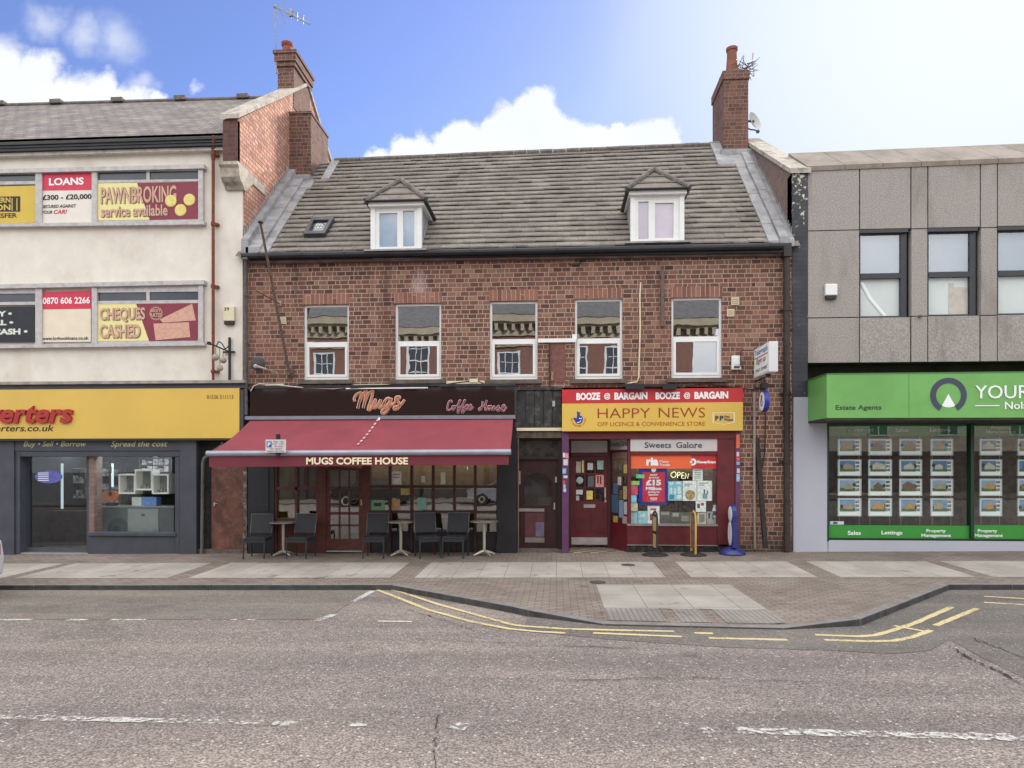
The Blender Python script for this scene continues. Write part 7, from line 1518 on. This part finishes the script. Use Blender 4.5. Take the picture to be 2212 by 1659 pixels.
w.tube([b0_ + d * .42 + Vector((0, 0, -.06)), b0_ + d * .42 + Vector((0, 0, .1))], .05, 6)
for x0_, y0_, x1_, y1_ in ((600, 20, 616, -2), (600, 18, 613, 34), (596, 28, 608, 60), (606, 24, 615, 51), (612, 12, 622, 37)): w.tube([W(x0_, y0_, 2.68), W(x1_, y1_, 2.72)], .008, 5)
w.tube([a1 + Vector((0, 0, -.04)), b0_], .016, 6); w.ball(a1, .045, 8); w.build('yagi_array', AER, ta)
dcn = W(1629, 262, 3.2); ds = empty('satellite_dish', (dcn.x - .1, 3.3, dcn.z - .2), 'pale satellite dish on the right side of the tall chimney', 'satellite dish')
Mx = Matrix.Rotation(math.radians(42), 3, 'Z') @ Matrix.Rotation(math.radians(74), 3, 'X')
w = MB(); w.lathe([(.001, -.05), (.1, -.04), (.18, -.01), (.235, .03), (.24, .035), (.18, .005), (.1, -.025), (.001, -.035)], dcn, 22, Mx); w.build('reflector', M('pale_dish', (176, 178, 170), .5, var=.06), ds, smooth=True)
w = MB(); e0_ = W(1618, 278, 3.2); w.tube([W(1612, 276, 3.3), W(1622, 280, 3.1), W(1632, 281, 3.0), W(1638, 287, 2.95)], .018, 6); w.ball(W(1637, 284, 2.95), .05, 8); w.tube([W(1615, 262, 3.3), dcn], .03, 6); w.build('arm', M('dark_arm', (84, 80, 76), .6), ds)
tp = W(1600, 151, yc + .2); tw = MB(); random.seed(11)
for k in range(34):
    q = Vector((tp.x + random.uniform(-.18, .24), yc + random.uniform(.0, .4), tp.z + random.uniform(-.05, .06))); v = Vector((random.uniform(-.25, .3), random.uniform(-.2, .2), random.uniform(-.05, .22))); tw.tube([q, q + v * .5 + Vector((0, 0, random.uniform(-.03, .03))), q + v], [.012, .009, .004], 4)
tag(tw.build('bird_nest', M('dry_twigs', (92, 86, 74), .9, var=.3)), 'scruffy nest of twigs on top of the tall right chimney', 'nest')
tw = MB(); yb_ = yc + .3
for pts in ([(1604, 150), (1606, 130), (1607, 120)], [(1627, 114), (1625, 128)], [(1625, 136), (1628, 152), (1629, 164)], [(1614, 138), (1628, 136)], [(1610, 145), (1629, 166)], [(1617, 160), (1624, 174)]): tw.tube([W(x, y, yb_) for x, y in pts], .012, 5)
tw.tube([W(1612, 152, yb_), W(1616, 140, yb_), W(1627, 132, yb_)], .016, 5); tag(tw.build('tv_aerial', AER), 'small broken aerial beside the nest on the right chimney', 'aerial')

# ================================================================== ACROSS THE STREET (seen mirrored in the panes)
OB = brick_mat('far_red_brick', [(112, 82, 74), (126, 94, 84), (118, 86, 77)], (140, 122, 112), course=.075, per=.33, mw=.004)
OSTONE = M('far_pale_stone', (168, 158, 136), .85, var=.1, scale=2)
Yo = -27.3
ob = empty('opposite_building', (-6, Yo - 3, 0), 'red brick building across the street with arched cornice, mirrored in the panes', 'building')
ox0, ox1, ozb, ozt = -24.0, 8.8, 4.2, 9.75
wins = [(-22.3 + 2.42 * k, 6.5, 9.3) for k in range(12)]
mb = MB(); mb.wall(ox0, ox1, ozb, ozt, -Yo, [(c - .72, c + .72, a, b) for c, a, b in wins], .15)
for v in mb.v: v.y = -v.y
for xx in (ox0, ox1): mb.poly([(xx, Yo, -.5), (xx, Yo - 8, -.5), (xx, Yo - 8, ozt), (xx, Yo, ozt)])
mb.build('wall', OB, ob)
mb = MB(); mb.box(ox0 - .3, ox1 + .3, Yo - .2, Yo + .12, ozt - .25, ozt); mb.box(ox0 - .5, ox1 + .5, Yo - .2, Yo + .55, ozt + .55, ozt + .95); mb.box(ox0 - .4, ox1 + .4, Yo - .2, Yo + .35, ozt + .42, ozt + .55)
x = ox0
while x < ox1: mb.box(x, x + .2, Yo - .1, Yo + .4, ozt, ozt + .42); x += .52
mb.box(ox0, ox1, Yo - .3, Yo - .05, ozt - .1, ozt + .6); mb.box(ox0, ox1, Yo - .1, Yo + .25, 3.6, 4.2); mb.box(-.9, .4, Yo - .1, Yo + .15, 4.2, ozt - .2)
mb.build('cornice', OSTONE, ob)
mb = MB(); mb.prism([(ox0 - .6, Yo + .6, ozt + .95), (ox0 - .6, Yo - 4, ozt + 4.2), (ox0 - .6, Yo - 9, ozt + .95)], (ox1 - ox0 + 1.2, 0, 0)); mb.build('roof', M('far_slate', (98, 96, 96), .8, var=.2, scale=4), ob)
fw = None
for c, a, b in wins:
    w = MB(); y0 = Yo - .12; w.box(c - .72, c - .58, y0, y0 + .06, a, b); w.box(c + .58, c + .72, y0, y0 + .06, a, b); w.box(c - .58, c + .58, y0, y0 + .06, a, a + .1); w.box(c - .58, c + .58, y0, y0 + .06, b - .12, b); w.box(c - .58, c + .58, y0, y0 + .07, (a + b) / 2 - .04, (a + b) / 2 + .04)
    for k in (-.2, .2): w.box(c + k - .02, c + k + .02, y0, y0 + .05, a, b)
    for k in (.25, .75): w.box(c - .52, c + .52, y0, y0 + .05, a + (b - a) * k - .02, a + (b - a) * k + .02)
    f = w.build('window', WHITE, ob); w = MB(); w.box(c - .7, c + .7, y0 - .05, y0, a, b); w.build('pane', M('far_dark_pane', (72, 76, 80), .08, spec=.8), f)
mb = MB(); mb.box(ox0, ox1, Yo - 1, Yo - .5, -.5, 3.6)
x = ox0
while x <= ox1: mb.box(x - .25, x + .25, Yo - .5, Yo + .1, -.5, 3.6); x += 4.03
mb.build('ground_floor', M('far_shop_dark', (58, 54, 54), .5, var=.4, scale=.7), ob)
mb = MB(); mb.box(ox0, ox1, Yo - .5, Yo + .2, 2.9, 3.6); mb.build('fascia_band', M('far_cream_band', (96, 90, 80), .7, var=.3), ob)
ol_ = empty('opposite_building', (20, Yo - 3, 0), 'low cream building across the street on the far right, mirrored in the panes', 'building')
mb = MB(); mb.box(12.5, 34, Yo - 8, Yo, -.5, 6.2); mb.build('wall', M('far_cream_render', (206, 198, 180), .85, var=.06), ol_)
mb = MB(); mb.prism([(12, Yo + .4, 6.2), (12, Yo - 4, 8.6), (12, Yo - 8.4, 6.2)], (22.5, 0, 0)); mb.build('roof', M('far_slate', (74, 72, 74)), ol_)
for c in (15, 19, 23, 27, 31):
    mb = MB(); mb.box(c - .6, c + .6, Yo, Yo + .06, 3.6, 5.2); f = mb.build('window', WHITE, ol_); mb = MB(); mb.box(c - .5, c - .04, Yo + .06, Yo + .07, 3.7, 5.1); mb.box(c + .04, c + .5, Yo + .06, Yo + .07, 3.7, 5.1); mb.build('pane', M('far_dark_pane', (72, 76, 80)), f)
mb = MB(); mb.box(12.6, 34, Yo, Yo + .1, .3, 2.7); mb.build('shopfront', M('far_shop_dark', (58, 54, 54)), ol_)
# ================================================================== PARKED CARS
TYRE = M('black_tyre', (24, 24, 25), .8); CGLASS = M('car_dark_glass', (26, 32, 38), .05, spec=1.0)
def make_car(paint, loc, lab, rz=0.0):
    c = empty('parked_car', (0, 0, 0), lab, 'car', 'cars parked in the street'); c['_at'] = [0, 0, 0]
    L = 2.0; side = [(-2.0, .35), (-2.02, .6), (-1.9, .86), (-1.5, .95), (-.95, 1.0), (-.45, 1.38), (.1, 1.46), (.8, 1.44), (1.45, 1.2), (1.7, .98), (1.97, .9), (2.02, .6), (1.98, .32)]
    w = MB(); rows_ = [(-.82, .82), (-.86, .97), (-.86, 1.0), (.86, 1.0), (.86, .97), (.82, .82)]
    def ring(y, s, inset): return [Vector((x * s, y * (1 - (max(0, z - .95) * .45)), .32 + (z - .32) * inset)) for x, z in side]
    rr = [ring(-.8, .985, .985), ring(-.87, 1.0, 1.0), ring(.87, 1.0, 1.0), ring(.8, .985, .985)]; n = len(side); vs = [v for r_ in rr for v in r_]
    fs = [(i * n + j, i * n + (j + 1) % n, (i + 1) * n + (j + 1) % n, (i + 1) * n + j) for i in range(3) for j in range(n)] + [tuple(range(n)), tuple(3 * n + j for j in reversed(range(n)))]
    w.add(vs, fs); w.build('body', paint, c, smooth=True, bevel=.03)
    w = MB()
    for s in (-1, 1): w.prism([(-.82, s * .835, 1.0), (-.42, s * .72, 1.33), (.1, s * .70, 1.4), (.75, s * .71, 1.37), (1.3, s * .8, 1.12), (1.2, s * .835, 1.0)], (0, s * .02, 0))
    w.prism([(-.99, -.7, 1.0), (-.99, .7, 1.0), (-.5, .6, 1.37), (-.5, -.6, 1.37)], (-.03, 0, .03)); w.prism([(1.72, -.7, 1.0), (1.72, .7, 1.0), (1.42, .6, 1.24), (1.42, -.6, 1.24)], (.03, 0, .03)); w.build('window', CGLASS, c)
    for x in (-1.25, 1.25):
        for s in (-1, 1):
            M2 = Matrix.Rotation(math.pi / 2, 3, 'X'); w = MB(); w.lathe([(.2, -.1), (.29, -.1), (.315, -.07), (.315, .07), (.29, .1), (.2, .1)], (x, s * .78, .315), 20, M2); wh = w.build('wheel', TYRE, c, smooth=True); w = MB(); w.lathe([(.001, -.09), (.19, -.105), (.2, -.09), (.2, .09), (.19, .105), (.001, .09)], (x, s * .78, .315), 16, M2); w.build('rim', STEEL, wh)
    for s in (-1, 1):
        w = MB(); w.box(-2.03, -1.9, s * .62 - .14, s * .62 + .14, .62, .76); w.build('headlight', M('lamp_glass', (206, 210, 214), .1), c); w = MB(); w.box(1.92, 2.03, s * .66 - .1, s * .66 + .1, .66, .84); w.build('tail_light', M('tail_red', (150, 20, 24), .2), c)
    c.location = loc; c.rotation_euler.z = rz; return c
q = GO(-4, 1300, 0); X = W(1.5, 1250, -3.95).x - 2.0
make_car(M('white_car_paint', (206, 208, 208), .25, var=.02, coat=.5), (X, -4.75, zr(X, -4.75)), 'white car whose bumper just enters the left edge of the photo')
make_car(M('silver_car_paint', (140, 144, 152), .25, .4, var=.02, coat=.5), (-2.5, -20.6, zr(-2.5, -20.6)), 'silver car parked across the street, seen only as a reflection')
make_car(M('blue_car_paint', (40, 56, 130), .25, var=.02, coat=.5), (3.4, -20.6, zr(3.4, -20.6)), 'blue car parked across the street, seen only as a reflection')
make_car(M('black_car_paint', (30, 30, 34), .25, var=.02, coat=.5), (-9.5, -20.6, zr(-9.5, -20.6)), 'black car parked across the street, seen only as a reflection')
for o in list(bpy.data.objects):
    if '_at' in o: del o['_at']
